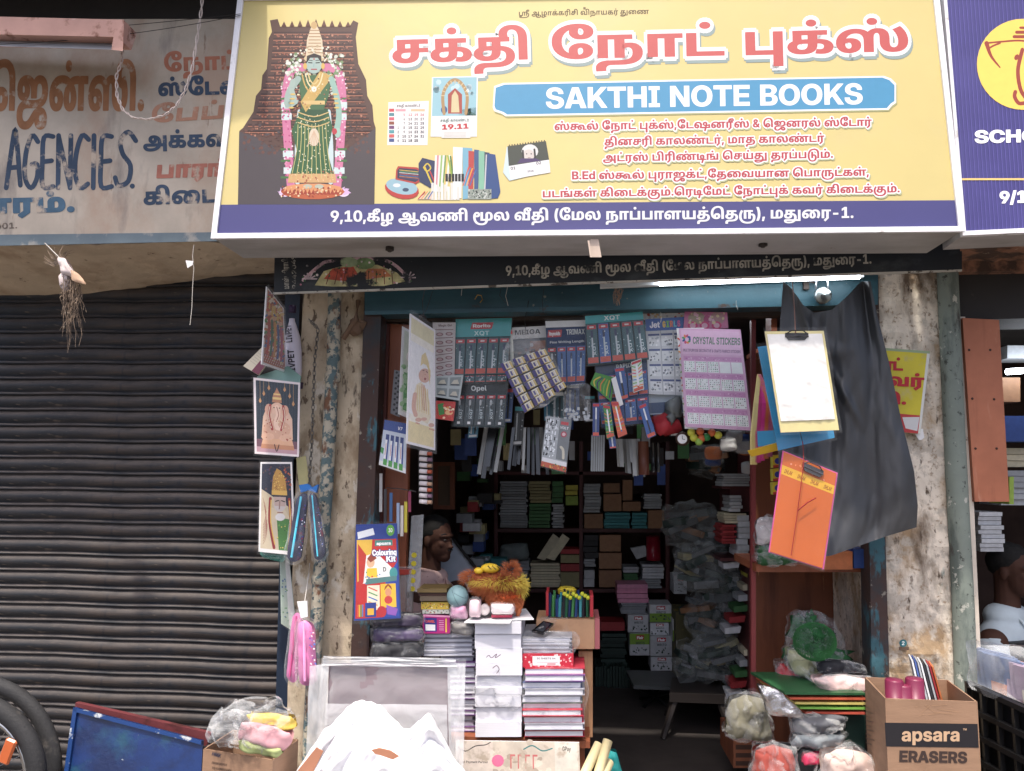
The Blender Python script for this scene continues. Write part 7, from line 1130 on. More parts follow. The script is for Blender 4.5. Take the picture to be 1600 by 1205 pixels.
# ---- right: clipboards, black sheet, padlock, yellow tin sign
rv=lambda v,pts:[next((a[1]+(c[1]-a[1])*(v-a[0])/(c[0]-a[0])for a,c in zip(pts,pts[1:])if v<=c[0]),pts[-1][1])][0]
TOPE=[(0,(1224,440)),(.12,(1238,452)),(.25,(1256,478)),(.38,(1272,489)),(.55,(1300,484)),(.72,(1325,462)),(.86,(1345,440)),(1,(1360,440))]
BOTE=[(0,(1218,856)),(.3,(1262,874)),(.45,(1300,868)),(.62,(1345,852)),(.8,(1385,838)),(1,(1432,824))]
LFT=[(0,(1224,440)),(.1,(1219,500)),(.5,(1216,640)),(1,(1218,856))];RGT=[(0,(1360,440)),(.1,(1370,490)),(.3,(1389,566)),(.55,(1408,655)),(.75,(1428,735)),(.9,(1434,790)),(1,(1432,824))]
def l2(t_,pts):return(rv(t_,[(a,c[0])for a,c in pts]),rv(t_,[(a,c[1])for a,c in pts]))
def drape(u,v):
 t_,b_,l_,r_=l2(u,TOPE),l2(u,BOTE),l2(v,LFT),l2(v,RGT)
 x=(1-v)*t_[0]+v*b_[0]+(1-u)*l_[0]+u*r_[0]-((1-u)*(1-v)*1224+u*(1-v)*1360+(1-u)*v*1218+u*v*1432)
 y=(1-v)*t_[1]+v*b_[1]+(1-u)*l_[1]+u*r_[1]-((1-u)*(1-v)*440+u*(1-v)*440+(1-u)*v*856+u*v*824)
 f=.018*math.sin(u*17+2.2*v)*(1-v)**.6*(.3+u)+.02*math.sin(u*7-v*3)-.05*math.sin(math.pi*u)*v
 f+=.03*noise.fractal(V((u*2.4,v*1.2,2)),1,2,2)+.006*noise.noise(V((u*11,v*6,7)))+.008*ridge(V((u*3.2+v*.8,v*1.1,9)),4)-.02*max(0,1-abs((u-.52)-(v-.22)*.55)*26)*max(0,1-abs(v-.36)*5)-.03*max(0,1-abs((u-.2)-v*2.2)*7)*max(0,1-v*5)
 return P(x,y,-.17+f)
t=thing('black_sheet','large creased black plastic sheet hung from hooks over the right side of the opening','plastic sheet',P(1330,850,-.17))
b=MB();b.grid(drape,80,90);b.grid(lambda u,v:drape(u,v)+V((0,.003,0)),80,90)
b.build('sheet',mat('black_sheet',(54,55,58),.42,var=.08,vs=3,spec=.65,layers=(((110,110,112),40,.71,.74),),bump=.12,bs=26,bdist=.003),t,smooth=True)
p=MB()
t=thing('padlock','round steel padlock hanging from the right end of the teal lintel','padlock',P(1284,474,-.06))
b=MB();b.lathe(P(1284,463,-.045),(0,-1,0),[(.001,0),(.032,0),(.034,.006),(.034,.02),(.028,.027),(.001,.029)],20);b.build('body',mat('lock_steel',(170,178,176),.3,.85,layers=(((110,110,104),20,.55,.6),)),t,smooth=True)
b=MB();b.tube([P(1275,452,-.058),P(1275,440,-.058),P(1278,434,-.058),P(1284,432,-.058),P(1290,434,-.058),P(1293,440,-.058),P(1293,452,-.058)],.0045,8);b.build('shackle',STEEL,t,smooth=True)
p=Pr(WP(-.0745));p.disc(1284,464,2,3.5,(40,40,40));p.build('keyhole',INK,t)
b=MB();pbox(b,1256,436,1264,452,-.03,.02);b.tube([P(1261,440,-.03),P(1276,442,-.05)],.004,6);b.build('hasp',mat('rust_iron',(70,60,54),.7,.3),label='small rusty hasp beside the padlock on the lintel',cat='hasp')
def clip(t,pl,q,m=None):
 U=lambda u,v,o:pl(*bil(q,u,v),o)
 b=MB();b.prism([U(0,0,.002),U(1,0,.002),U(1,.45,.002),U(.85,1,.002),U(.15,1,.002),U(0,.45,.002)],pl.n*.006)
 b.tube([U(.05,.1,.008),U(.25,-.3,.014),U(.75,-.3,.014),U(.95,.1,.008)],.0022,6);b.tube([U(0,.5,.008),U(1,.5,.008)],.0035,8)
 return b.build('clip',m or mat('chrome_clip',(120,120,124),.25,.9),t)
q=[(1184,542),(1282,530),(1304,684),(1216,704)];pl=plane_of(q,(-.30,-.30,-.32));t=thing('clipboard','bright blue clipboard behind the white one','clipboard',pl(1260,700))
slab(q,pl,.006,'board',mat('cyan_plastic',(30,140,196),.25,spec=.7),t);sleeve(q,pl,t)
q=[(1195,518),(1287,517),(1311,672),(1220,676)];pl=plane_of(q,(-.42,-.42,-.42));t=thing('clipboard','white clipboard with cream border in shiny crumpled plastic wrap','clipboard',pl(1262,676))
slab(q,pl,.006,'board',mat('cream_board',(222,208,140),.35,spec=.6),t)
b=MB();b.grid(lambda u,v:pl(*bil(q,.025+.93*u,.03+.86*v),.003+.004*abs(noise.fractal(V((u*5,v*8,0)),.7,2,4))),30,40);b.build('paper',mat('crinkled_white',(240,238,232),.3,var=.03,spec=.6,bump=.25,bs=22,bdist=.006),t,smooth=True)
sleeve(q,pl,t,m=FILM,off=.008,amp=.006,n=24);clip(t,pl,[(1226,521),(1262,521),(1262,532),(1226,532)],mat('black_clip',(34,34,38),.4))
b=MB();b.tube([P(1243,521,-.43),P(1241,480,-.32),P(1238,440,-.2)],.0022,5);b.build('hanging_cord',mat('brown_cord',(120,86,76),.8),t)
q=[(1225,706),(1307,740),(1285,888),(1203,862)];pl=plane_of(q,(-.38,-.38,-.38));t=thing('clipboard','orange clipboard with magenta edge and yellow tape band, lowest of the hanging clipboards','clipboard',pl(1245,876))
slab([(1223,704),(1309,739),(1287,890),(1201,863)],plane_of([(1223,704),(1309,739),(1287,890),(1201,863)],-.376),.004,'edge',mat('magenta_plastic',(206,80,150),.3),t)
slab(q,pl,.004,'board',mat('orange_plastic',(206,96,30),.3,spec=.6,var=.06),t);p=Pr(pl);U=UV(p,q);U.rect(0,.13,1,.22,(226,170,40))
for i in range(4):U.text('DHLAK',.05+i*.25,.2+i*.25,.2,.04,(150,70,20))
U.specks(.1,.05,.9,.12,10,[(236,140,90),(226,150,120)],.01,.02);p.build('tape_print',INKG,t);sleeve(q,pl,t,amp=.003);clip(t,pl,[(1254,722),(1286,736),(1284,748),(1252,734)])
b=MB();b.tube([P(1254,690,-.36),P(1256,722,-.40),P(1246,800,-.395),P(1236,868,-.395)],.0016,4);b.tube([P(1246,798,-.395),P(1262,785,-.397),P(1275,778,-.395)],.0022,4);b.build('cord',mat('red_cord',(150,40,40),.8),t)
b=MB();b.tube([P(1250,675,-.33),P(1256,700,-.36),P(1258,720,-.38)],.0014,4);b.build('link_cord',WIRE,label='dark cord linking the white and orange clipboards',cat='string')
# tassels, yellow file edge
for i,(n_,c_)in enumerate((('pale yellow',(206,186,110)),('magenta',(200,50,120)),('hot pink',(226,60,150)),('orange',(216,110,60)),('rose',(200,90,130)))):
 b=MB();x_=1178+i*6
 for k in range(5):b.tube([P(1184+k,585,-.06),P(x_+1+k*1.3,630,-.08),P(x_-4+k*1.6,680,-.08),P(x_-4+k*1.8,726-i*3,-.08)],[.003,.005,.006,.005],5)
 b.build('ribbon_bundle',mat('ribbon_%d'%i,c_,.35,spec=.6),label='%s glossy ribbon strip hanging left of the blue clipboard'%n_,cat='ribbon',group='ribbons hanging by the clipboards')
card('yellow_file','yellow file edge with blue pocket sticking out below the ribbons','file',[(1168,705),(1222,690),(1224,702),(1174,714)],(-.16,-.2,-.16),.02,mat('yellow_plastic',(206,160,20),.4))
card('blue_pocket','small bright blue plastic pocket beside the ribbons','pocket',[(1183,674),(1214,672),(1216,694),(1184,698)],(-.14,-.18,-.14),.01,mat('cyan_plastic2',(40,140,190),.35))
YT=[(1330,540),(1453,549),(1438,678),(1330,668)]
def yel(U):
 U.rect(.0,.78,1,1,(190,60,60));U.poly([(.72,.82),(.96,.8),(.95,.97),(.78,.95)],(206,206,206));U.rect(.965,0,1,1,(214,214,206));U.rect(0,0,1,.03,(150,170,130))
U_q=YT;t,pl=card('tin_sign','yellow tin sign with red Tamil letters half hidden by the black sheet','sign',YT,(-.04,-.05,-.04),.006,mat('yellow_tin',(206,190,36),.5,layers=(((190,176,90),10,.55,.65),)),yel,ink=INK)
p=Pr(pl,.002);p.text('y1',(1345,577),(1410,579),17,(190,40,50),fat=(1,.6));p.text('y2',(1356,601),(1443,605),18,(190,40,50),fat=(1,.6));p.text('y3',(1372,630),(1416,632),17,(190,40,50),fat=(1,.6));p.build('lettering',INK,t)
b=MB()
for k in range(4):b.prism([P(x_,y_,-.02-k*.004)for x_,y_ in((1432-k*2,672),(1442,670),(1444-k,684+k),(1436,688))],(0,.003,0))
b.build('torn_corner',CARDW,label='torn white paper scraps at the lower corner of the yellow tin sign',cat='paper')
p=Pr(WP(-.012));p.disc(1411,1005,6,6,(50,110,120));p.text('2',(1408.5,1008),(1413.5,1008),6,(226,230,226));p.rect(1404,1011,1420,1016,(100,80,66));p.build('pier_sticker',INKW,label='small round teal sticker reading 2 on the white pier',cat='sticker')

# ---- neighbour side: wooden panel with screws
q=[(1504,497),(1561,500),(1577,784),(1523,784)];pl=plane_of(q,-.03);t=thing('wooden_shutter_panel','orange brown wooden panel with six dark screws hanging at the neighbour shop edge','panel',pl(1548,784))
slab(q,pl,.022,'panel',mat('panel_ply',(178,104,72),.6,layers=(((140,78,52),4,.5,.7,(3,3,.3)),((200,140,110),7,.6,.75,(2,2,.4))),bump=.1),t)
for x_,y_ in((1514,547),(1547,547),(1519,623),(1553,624),(1524,701),(1557,701)):
 b=MB();b.lathe(pl(x_,y_,-.001),pl.n,[(.005,0),(.005,.002),(.002,.003)],10);b.build('screw',mat('screw_rust',(70,44,36),.6,.4),t)
# ================================================================ COUNTER, PAVEMENT GOODS
CARTON=mat('carton_brown',(150,116,90),.8,layers=(((132,100,76),5,.5,.7),((168,134,106),14,.62,.7)),bump=.15,bs=40,st=(1,1,6))
def simple(b,name,label,cat,m,group=None,smooth=False,kind=None):return b.build(name,m,label=label,cat=cat,group=group,smooth=smooth,kind=kind)
# wheels
def wheel(cx,cy,Y,ro,ri,label,spokes):
 o=P(cx,cy,Y);t=thing('bicycle_wheel' if spokes else 'tyre',label,'wheel' if spokes else 'tyre',o-V((0,0,ro)))
 b=MB();rm=(ro+ri)/2;rt=(ro-ri)/2;n=56
 vs=[o+V((math.cos(a)*(rm+rt*math.cos(c)),rt*.9*math.sin(c),math.sin(a)*(rm+rt*math.cos(c))))for a in[6.28319*i/n for i in range(n)]for c in[6.28319*j/10 for j in range(10)]]
 b.add(vs,[(i*10+j,((i+1)%n)*10+j,((i+1)%n)*10+(j+1)%10,i*10+(j+1)%10)for i in range(n)for j in range(10)])
 b.build('rubber_tyre',mat('tyre_rubber',(44,44,46),.75,var=.2,layers=(((96,90,84),6,.56,.7),),bump=.6,bs=90),t,smooth=True)
 if not spokes:return
 b=MB();b.tube([o+V((math.cos(6.28319*i/48)*(ri-.006),0,math.sin(6.28319*i/48)*(ri-.006)))for i in range(48)],.010,6,close=True);b.build('rim',mat('chrome_rim',(190,188,186),.25,.95),t,smooth=True)
 b=MB();b.lathe(o,(0,-1,0),[(.001,-.05),(.02,-.05),(.02,.05),(.001,.05)],10);b.build('hub',STEEL,t)
 for i in range(28):
  a=6.28319*i/28;c=a+(.35 if i%2 else-.35);b=MB();b.tube([o+V((.02*math.cos(c),(.03 if i%4<2 else-.03),.02*math.sin(c))),o+V((math.cos(a)*(ri-.01),0,math.sin(a)*(ri-.01)))],.0013,3);b.build('spoke',STEEL,t)
 b=MB();c=P(12,1174,Y-.035);b.box(c,(.042,.014,.085),Matrix.Rotation(.32,3,'Y'),bev=.006);b.build('reflector',mat('orange_reflector',(206,96,44),.3,spec=.8),t)
wheel(-57,1222,-.56,.30,.236,'bicycle wheel with chrome rim and orange reflector at the bottom left corner',1)
wheel(-46,1208,-.44,.345,.29,'bare black tyre standing behind the spoked bicycle wheel',0)
# blue tray, maroon board
q=[(117,1105),(317,1157),(310,1290),(92,1290)];pl=plane_of(q,(-.42,-.40,-.50));t=thing('blue_metal_tray','worn deep blue painted metal tray leaning against the shutter','tray',pl(200,1290))
slab(q,pl,.012,'tray',mat('tray_blue',(14,44,104),.35,spec=.6,layers=(((24,70,96),6,.52,.66),((10,30,76),3,.5,.6),((150,160,170),26,.7,.72)),bump=.35,bs=12),t)
for pts in([(117,1105),(317,1157),(316,1163),(116,1111)],[(117,1105),(123,1106),(98,1290),(91,1290)]):
 b=MB();b.prism([pl(x,y,.012)for x,y in pts],-pl.n*.02);b.build('rim',mat('tray_rim',(20,56,116),.4,layers=(((180,186,190),16,.6,.66),)),t)
b=MB();b.prism([P(x,y,-.36)for x,y in((118,1098),(330,1146),(322,1166),(116,1112))],(0,.02,0));simple(b,'maroon_board','thin maroon board edge behind the blue tray','board',mat('maroon',(104,44,48),.6,layers=(((70,30,30),9,.5,.6),)))
# open carton builder: four walls and print
def carton(label,A,B_,C_,Y,Yc,Yb,dz,m=CARTON):
 """A front left, B front right (top corners), C rear right top; dz height"""
 a,b_,c=P(*A,Y),P(*B_,Yb),P(*C_,Yc);a.z=b_.z=c.z=(a.z+b_.z)/2;d=a+c-b_;t=thing('carton',label,'carton',(a+b_)/2-V((0,0,dz)))
 dn=V((0,0,-dz));cen=(a+c)/2
 for u,v in((a,b_),(b_,c),(c,d),(d,a)):
  nn=(v-u).cross(dn).normalized();nn=-nn if nn.dot(cen-u)<0 else nn
  k=MB();k.prism([u,v,v+dn,u+dn],nn*.005);k.build('wall',m,t)
 return t,a,b_,c,d
t,a,b_,c,d=carton('open brown carton holding bagged soft toys below the left pier',(318,1166),(426,1192),(467,1142),-.55,-.42,-.62,.5)
fp=PL(a,b_,a+V((0,0,-.1)));p=Pr(fp,.0012);DB=(90,70,60);p.text('HMK',(331,1180),(345,1184),6,(60,60,80));p.text('FROM DEPOT',(331,1193),(355,1197),3.4,DB);p.text('TO CONSIGNEE',(331,1201),(362,1206),3.4,DB);p.build('print',INK,t)
def soft(name,label,cat,pts,Y,dep,c,amp=.012,m=None,film_=None,sd=0,n=14):
 b=MB();bag(b,pts,Y,dep,amp,n,seed=sd,cr=0)
 mm=m or mat('soft_%d_%d_%d'%c,c,.75,var=.15,bump=.2,bs=40)
 if film_:
  t=thing(name,label,cat,P(*bil(pts,.5,1),Y));b.build('contents',mm,t,smooth=True);b=MB();bag(b,[bil(pts,-.06,-.1),bil(pts,1.06,-.1),bil(pts,1.04,1.06),bil(pts,-.04,1.06)],Y,dep+.008,amp*1.6,n+4,seed=sd+9);b.build('clear_bag',film_,t,smooth=True);return t
 return b.build(name,mm,label=label,cat=cat,smooth=True)
soft('yellow_toy','yellow soft toy in the left carton, upper one in the bag','soft toy',[(382,1110),(462,1116),(466,1140),(400,1138)],-.53,.03,(196,166,66),sd=1)
soft('pink_toy','pink striped soft toy in the left carton, middle of the bag','soft toy',[(376,1122),(462,1142),(452,1172),(372,1154)],-.57,.03,(206,150,156),sd=2)
soft('green_toy','pale green soft toy in the left carton, lowest in the bag','soft toy',[(372,1152),(448,1166),(440,1184),(376,1170)],-.58,.03,(160,172,110),sd=3)
b=MB();bag(b,[(342,1098),(420,1090),(474,1130),(326,1160)],-.57,.07,.03,22,seed=5);bag(b,[(330,1120),(400,1100),(440,1180),(336,1160)],-.56,.06,.03,18,seed=6);simple(b,'clear_bag','large clear plastic bag billowing over the toys in the left carton','plastic bag',FILMC,smooth=True)
# wrapped mauve board and white cloth
q=[(514,1038),(699,1041),(704,1240),(508,1240)];pl=plane_of(q,(-.30,-.30,-.36));t=thing('wrapped_board','mauve grey board in thick clear plastic wrap leaning below the counter','board',pl(600,1240))
slab(q,pl,.05,'board',mat('mauve_board',(134,118,124),.6,var=.06,layers=(((120,106,110),4,.5,.7,(.3,1,3)),)),t)
b=MB();b.grid(lambda u,v:pl(*bil([(498,1030),(726,1030),(722,1250),(484,1250)],u,v),.006+.012*noise.fractal(V((u*4,v*5,0)),.7,2,4)-.06*max(0,abs(u-.5)-.38)*6),30,30);b.build('plastic_wrap',film('thick_wrap',(226,228,230),.16,.8,.2,12,.4),t,smooth=True)
for k,(pts,o_)in enumerate((([(508,1024),(712,1028),(716,1042),(506,1040)],.018),([(700,1036),(728,1036),(724,1250),(704,1250)],.016),([(486,1040),(516,1036),(510,1250),(478,1250)],.016),([(512,1098),(700,1100),(702,1250),(508,1250)],.02))):
 b=MB();b.grid(lambda u,v:pl(*bil(pts,u,v),o_+.01*noise.fractal(V((u*3,v*6,k)),.7,2,4)),16,16);b.build('wrap_fold',film('milky_wrap',(226,228,232),.45,.9,.3,10,.4),t,smooth=True)
TOPC=[(448,1225),(470,1196),(496,1152),(520,1128),(538,1112),(552,1093),(578,1096),(596,1104),(612,1118),(628,1140),(640,1146),(652,1128),(662,1113),(678,1114),(686,1140),(698,1166),(712,1186),(730,1215)]
tx=[(x-448)/282 for x,_ in TOPC]
TT_=[(a_,c_[1])for a_,c_ in zip(tx,TOPC)]
def cloth(u,v):
 yt=rv(u,TT_);yt=yt*.3+.35*(rv(max(0,u-.034),TT_)+rv(min(1,u+.034),TT_))+5*noise.noise(V((u*22,0,3)));x=448+282*u;y=yt+(1275-yt)*v**1.2
 k=.62+.2*math.sin(u*9)*(1-v)
 Y=-.50-k*.36*v**.6+.06*noise.fractal(V((u*3.4,v*2.2,4)),1.1,2,2)+.034*ridge(V((u*4+v*2.2,v*1.5,3)),3)*min(1,v*5)+.012*math.sin(u*30+v*9+5*noise.noise(V((u*3,v*3,1))))*min(1,v*6)
 return P(x,y,Y)
b=MB();b.grid(cloth,110,60);b.grid(lambda u,v:cloth(u,v)+V((0,.004,0)),110,60);simple(b,'white_cloth','bright white crumpled cloth heaped in sunlight in front of the wrapped board','cloth',mat('white_cotton',(232,231,234),.9,var=.03,bump=.2,bs=6,bdist=.02),smooth=True)
for k,(pts,l_)in enumerate((([(462,1208),(494,1168),(505,1174),(490,1205)],'left'),([(580,1172),(592,1169),(610,1173),(624,1182),(614,1187),(596,1181),(586,1178)],'middle'))):
 pl=plane_of([(0,1150),(100,1150),(100,1250),(0,1250)],(-.80 if k else-.68,)*3);b=MB();b.prism([pl(x,y)for x,y in pts],-pl.n*.004);simple(b,'cardboard_scrap','tan cardboard scrap peeking through the white cloth, %s one'%l_,'cardboard',mat('tan_scrap',(180,120,90),.8))

# counter body, low poster, sticks
t=thing('counter','worn orange wooden counter under the stacks of books','counter',P(820,1290,.1))
b=MB();z0=P(820,1152,.0).z;f=[P(560,1152,-.02),P(922,1152,-.02)];b.hexa([V((f[0].x,-.02,z0-.025)),V((f[1].x,-.02,z0-.025)),V((f[1].x,-.02,z0)),V((f[0].x,-.02,z0))],[V((f[0].x,.62,z0-.025)),V((f[1].x,.62,z0-.025)),V((f[1].x,.62,z0)),V((f[0].x,.62,z0))]);b.build('top',WOODO,t)
b=MB();b.box(((f[0].x+f[1].x)/2,.3,(z0-.02+FZ)/2),(f[1].x-f[0].x-.04,.56,z0-.03-FZ));b.build('body',WOODO,t)
b=MB();pbox(b,904,1018,926,1152,.16,.35);b.build('end_post',mat('post_ply',(190,140,100),.7,layers=(((140,90,60),6,.5,.7,(3,3,.4)),)),t)
def lowp(U):
 U.rect(0,0,1,1,(206,194,178));U.specks(0,0,1,1,60,[(190,176,160),(216,206,190),(176,160,144)],.01,.04);U.rect(0,0,.3,.5,(216,202,190));U.text('Official Payment Partner',.0,.26,.34,.035,(50,46,46));U.curve([(.02,.1),(.08,.16),(.16,.08),(.24,.06),(.28,.02)],.008,(60,60,60));U.disc(.17,.72,.06,.07,(40,36,40),14);U.disc(.175,.78,.045,.06,(196,150,130),12);U.disc(.34,.3,.05,.05,(226,110,150))
 for i in range(4):U.rect(.44+i*.06,.2,.45+i*.06,.42,(206,110,110));U.rect(.44+i*.06,.2,.48+i*.06,.23,(206,110,110))
 for i in range(14):U.line([(.32+i*.045,.95),(.3+i*.05,.55+.1*(i%3))],.025,[(90,130,150),(206,160,120),(60,60,66),(226,220,206)][i%4],False)
 U.rect(.8,0,.985,.5,(214,208,196));U.rect(.8,.5,.985,1,(220,214,204));U.text('GPay',.86,.93,.14,.07,(70,66,60));U.curve([(.55,.12),(.62,.06),(.7,.14),(.78,.1)],.01,(60,130,130))
card('payment_poster','torn beige payment poster on the counter front below the book stacks','poster',[(712,1157),(905,1160),(908,1260),(712,1260)],(-.06,-.06,-.06),.005,CARDW,lowp,ink=INKW)
for i,(x0_,y0_,x1_,y1_,l_)in enumerate(((912,1212,936,1162,'left'),(930,1226,950,1156,'middle, tallest'),(938,1222,952,1190,'right'))):
 a,c=P(x0_,y0_,-.26),P(x1_,y1_,-.18);d=(a-c).normalized();b=MB();b.tube([c+d*.002,c+d*.25],.018,14);simple(b,'cream_roll','cream coloured paper roll leaning at the foot of the counter, %s of three'%l_,'roll',mat('cream_roll',(216,200,150),.55),smooth=True)
soft('teal_bag','teal cloth bag edge behind the cream rolls','bag',[(938,1172),(962,1168),(985,1240),(930,1240)],-.08,.04,(20,130,130),sd=4)
# stacks of pads, bundles and notebooks: each one a thing, from the top down
PAGES=mat('page_block',(214,214,222),.7,var=.05,vs=90,st=(.02,.02,2.2),rnd=.04,bump=.5,bs=220,bdist=.001);COVS=[mat('cover_'+n_,c_,.5)for n_,c_ in(('grey',(150,150,160)),('maroon',(170,40,60)),('violet',(110,70,130)),('green',(90,140,90)),('blue',(60,80,140)),('red',(200,50,70)))]
def stack(x0,x1,ys,Y,dep,what,cat,where,grp,cov=None,jit=2.0,cvr=1.2,page=PAGES):
 n=len(ys)-1
 for i in range(n):
  jx=R.uniform(-jit,jit);y0,y1=ys[i]+.35,ys[i+1]-.35;dd=R.uniform(-.012,.012)
  q_=[(x0+jx,y1),(x1+jx,y1-.3),(x1+jx,y0-.3),(x0+jx,y0)];w_=ORD[min(i,13)]
  lb='%s %s in the stack %s'%(w_ if i<n-1 else 'bottom',what,where)
  if cov:
   t=thing('notebook',lb,cat,P((x0+x1)/2,y1,Y),grp);b=MB();pbox(b,0,0,0,0,Y+dd+.003,dep,q=[(x0+jx+1,y1-cvr),(x1+jx-3,y1-.3-cvr),(x1+jx-3,y0-.3+cvr),(x0+jx+1,y0+cvr)]);b.build('pages',page,t)
   for aa,cc in((y0,y0+cvr),(y1-cvr,y1)):
    b=MB();pbox(b,0,0,0,0,Y+dd,dep,q=[(x0+jx,cc),(x1+jx,cc-.3),(x1+jx,aa-.3),(x0+jx,aa)]);b.build('cover',cov[i%len(cov)],t)
  else:
   b=MB();pbox(b,0,0,0,0,Y+dd,dep,q=q_);simple(b,'paper_bundle' if cat=='paper bundle' else 'pad',lb,cat,page,grp)
rng=lambda a,c,n:[a+(c-a)*i/n for i in range(n+1)]
stack(661,740,rng(990,1026,5),.02,.28,'white pad','pad','below the pink eraser box','white pads below the pink box',cov=[COVS[0]],jit=1.5)
stack(690,743,rng(1026,1152,15),.03,.28,'thin grey white notebook','notebook','behind the wrapped board','thin notebooks behind the wrapped board',cov=[COVS[0],COVS[2],COVS[0]],jit=2.5)
stack(743,815,[972,991,1014,1035,1056,1074,1086,1105,1128,1152],-.04,.27,'white paper bundle','paper bundle','at the middle of the counter','white paper bundles at the counter middle',jit=1.4)
stack(815,893,rng(996,1021,4),.0,.28,'clear wrapped white pad','pad','above the red flowered box','wrapped pads above the flowered box',cov=[COVS[0]])
stack(818,912,rng(1044,1152,10),-.04,.26,'notebook with coloured cover','notebook','under the red flowered box','coloured cover notebooks under the flowered box',cov=[COVS[1],COVS[2],COVS[4],COVS[0],COVS[0],COVS[3],COVS[5],COVS[5],COVS[0],COVS[1]],jit=2.5)
p=Pr(WP(-.06));p.curve([(760,1027),(764,1024),(768,1028),(776,1022),(774,1028),(782,1023)],1,(90,40,70));p.curve([(770,1044),(776,1040),(780,1046),(776,1052)],1,(90,40,70));p.build('pen_scribble',INK,label='dark red pen scribbles on the white paper bundles',cat='scribble')
b=MB();bag(b,[(738,1060),(820,1062),(818,1108),(740,1106)],-.03,.03,.02,16,seed=3);simple(b,'loose_wrap','torn clear wrap around the middle of the white paper bundles','plastic wrap',FILMC,smooth=True)
b=MB();bag(b,[(812,1040),(918,1040),(922,1120),(812,1150)],-.03,.028,.016,20,seed=4);simple(b,'notebook_wrap','clear wrap over the coloured cover notebooks','plastic wrap',FILM,smooth=True)
b=MB();bag(b,[(812,984),(905,986),(905,1022),(814,1022)],.0,.02,.014,16,seed=6);simple(b,'pad_wrap','clear wrap over the pads above the red flowered box','plastic wrap',FILMC,smooth=True)
def bx3(name,label,cat,q,Y,dep,m,fn=None,ink=None):
 t=thing(name,label,cat,P(*bil(q,.5,1),Y));b=MB();pbox(b,0,0,0,0,Y,dep,q=[q[3],q[2],q[1],q[0]]);b.build('box',m,t)
 if fn:p=Pr(WP(Y));fn(UV(p,q));p.build('print',ink or INK,t)
 return t
rc=lambda a,b_,c,d:[(a,b_),(c,b_),(c,d),(a,d)]
def flor(U):U.rect(0,0,1,1,(196,40,60));U.specks(.02,.05,.98,.95,60,[(236,200,200),(226,90,110)],.01,.025);U.rect(.22,.15,.74,.85,(226,222,224));U.text('50 SHEETS A4',.3,.66,.4,.14,(90,80,90));U.line([(.3,.6),(.7,.62)],.006,(150,90,110),False);U.rect(.5,.7,.66,.78,(190,60,80))
bx3('flowered_box','red and white flower patterned box with white label in the right counter stack','box',rc(814,1022,896,1043),-.02,.24,COVS[1],flor)
def pinkb(U):U.rect(0,0,1,1,(176,40,120));U.rect(0,0,1,.1,(230,150,190));U.rect(.06,.16,.52,.9,(60,50,130));U.rect(.1,.52,.46,.84,(226,226,230));U.text('CAMEL',.1,.45,.42,.13,(236,90,60));U.line([(.86,.2),(.86,.9)],.05,(226,190,60));[U.line([(.6,.3+i*.1),(.78,.3+i*.1)],.015,(230,180,210),False)for i in range(6)]
bx3('pink_box','magenta and navy printed stationery box under the small colourful books','box',[(660,960),(703,962),(703,990),(661,990)],.0,.12,mat('magenta_box',(176,50,120),.4),pinkb)
for i,(y0_,y1_,c_,n_)in enumerate(((920,926,(120,100,60),'dull olive'),(927,931,(90,60,50),'dark brown'),(932,939,(110,96,80),'grey brown'),(941,952,(214,180,60),'yellow cartoon printed'),(953,959,(200,200,190),'pale patterned'))):
 bx3('small_book','%s small book, %s in the pile on the pink box'%(n_,ORD[i]),'book',rc(652+i*2,y0_,698+i,y1_),.0+.01*(i%2),.14,mat('sb_%d'%i,c_,.4),(lambda U:(U.specks(.05,.1,.95,.9,30,[(200,60,50),(60,120,60),(240,236,220),(40,40,60)],.01,.03)))if i>2 else None)
t=thing('blue_ball','pale blue ball with drawn lines on the counter beside the fuzzy toy','ball',P(715,948,.0));b=MB();b.ball(P(715,932,.0),.045,20,14);b.build('ball',mat('pale_teal_ball',(130,168,172),.5,layers=(((110,146,152),20,.6,.64),)),t,smooth=True)
b=MB();c0=P(715,932,.0)
for a,c in(((-.02,.03),(.01,-.03)),((.03,.0),(-.01,.02))):b.tube([c0+V((a[0]+(c[0]-a[0])*k/6,0,a[1]+(c[1]-a[1])*k/6)).normalized()*0+V((a[0]+(c[0]-a[0])*k/6,-math.sqrt(max(0,.0455**2-(a[0]+(c[0]-a[0])*k/6)**2-(a[1]+(c[1]-a[1])*k/6)**2)),a[1]+(c[1]-a[1])*k/6))for k in range(7)],.0007,3)
b.build('drawn_line',mat('ball_line',(50,60,70)),t,kind='stuff')
soft('pink_wrapped_pack','pink bottomed clear wrapped pack under the pale blue ball','pack',[(704,946),(730,946),(731,966),(704,966)],-.01,.03,(206,150,180),film_=FILMC,sd=11)
soft('grey_taped_pack','grey brown wrapped pack beside the pink box','pack',[(706,970),(740,972),(740,991),(706,991)],.0,.04,(120,116,112),film_=FILM,sd=12)
b=MB();b.lathe(P(757,953,-.02),(0,-1,0),[(.001,-.05),(.02,-.05),(.022,.0),(.015,.002),(.001,0)],16);simple(b,'tape_roll','small round roll end between the pale pink rolls','roll',mat('pale_roll_end',(206,196,196),.5),smooth=True)
for q_,c_,l_ in(([(734,935),(752,936),(752,964),(733,964)],(226,196,204),'pale pink upright wrapped roll under the fuzzy toy'),([(767,941),(804,942),(804,959),(768,960)],(232,220,220),'white pink wrapped roll lying under the fuzzy toy')):soft('wrapped_roll',l_,'roll',q_,-.02,.03,c_,.004,film_=FILM,sd=5)
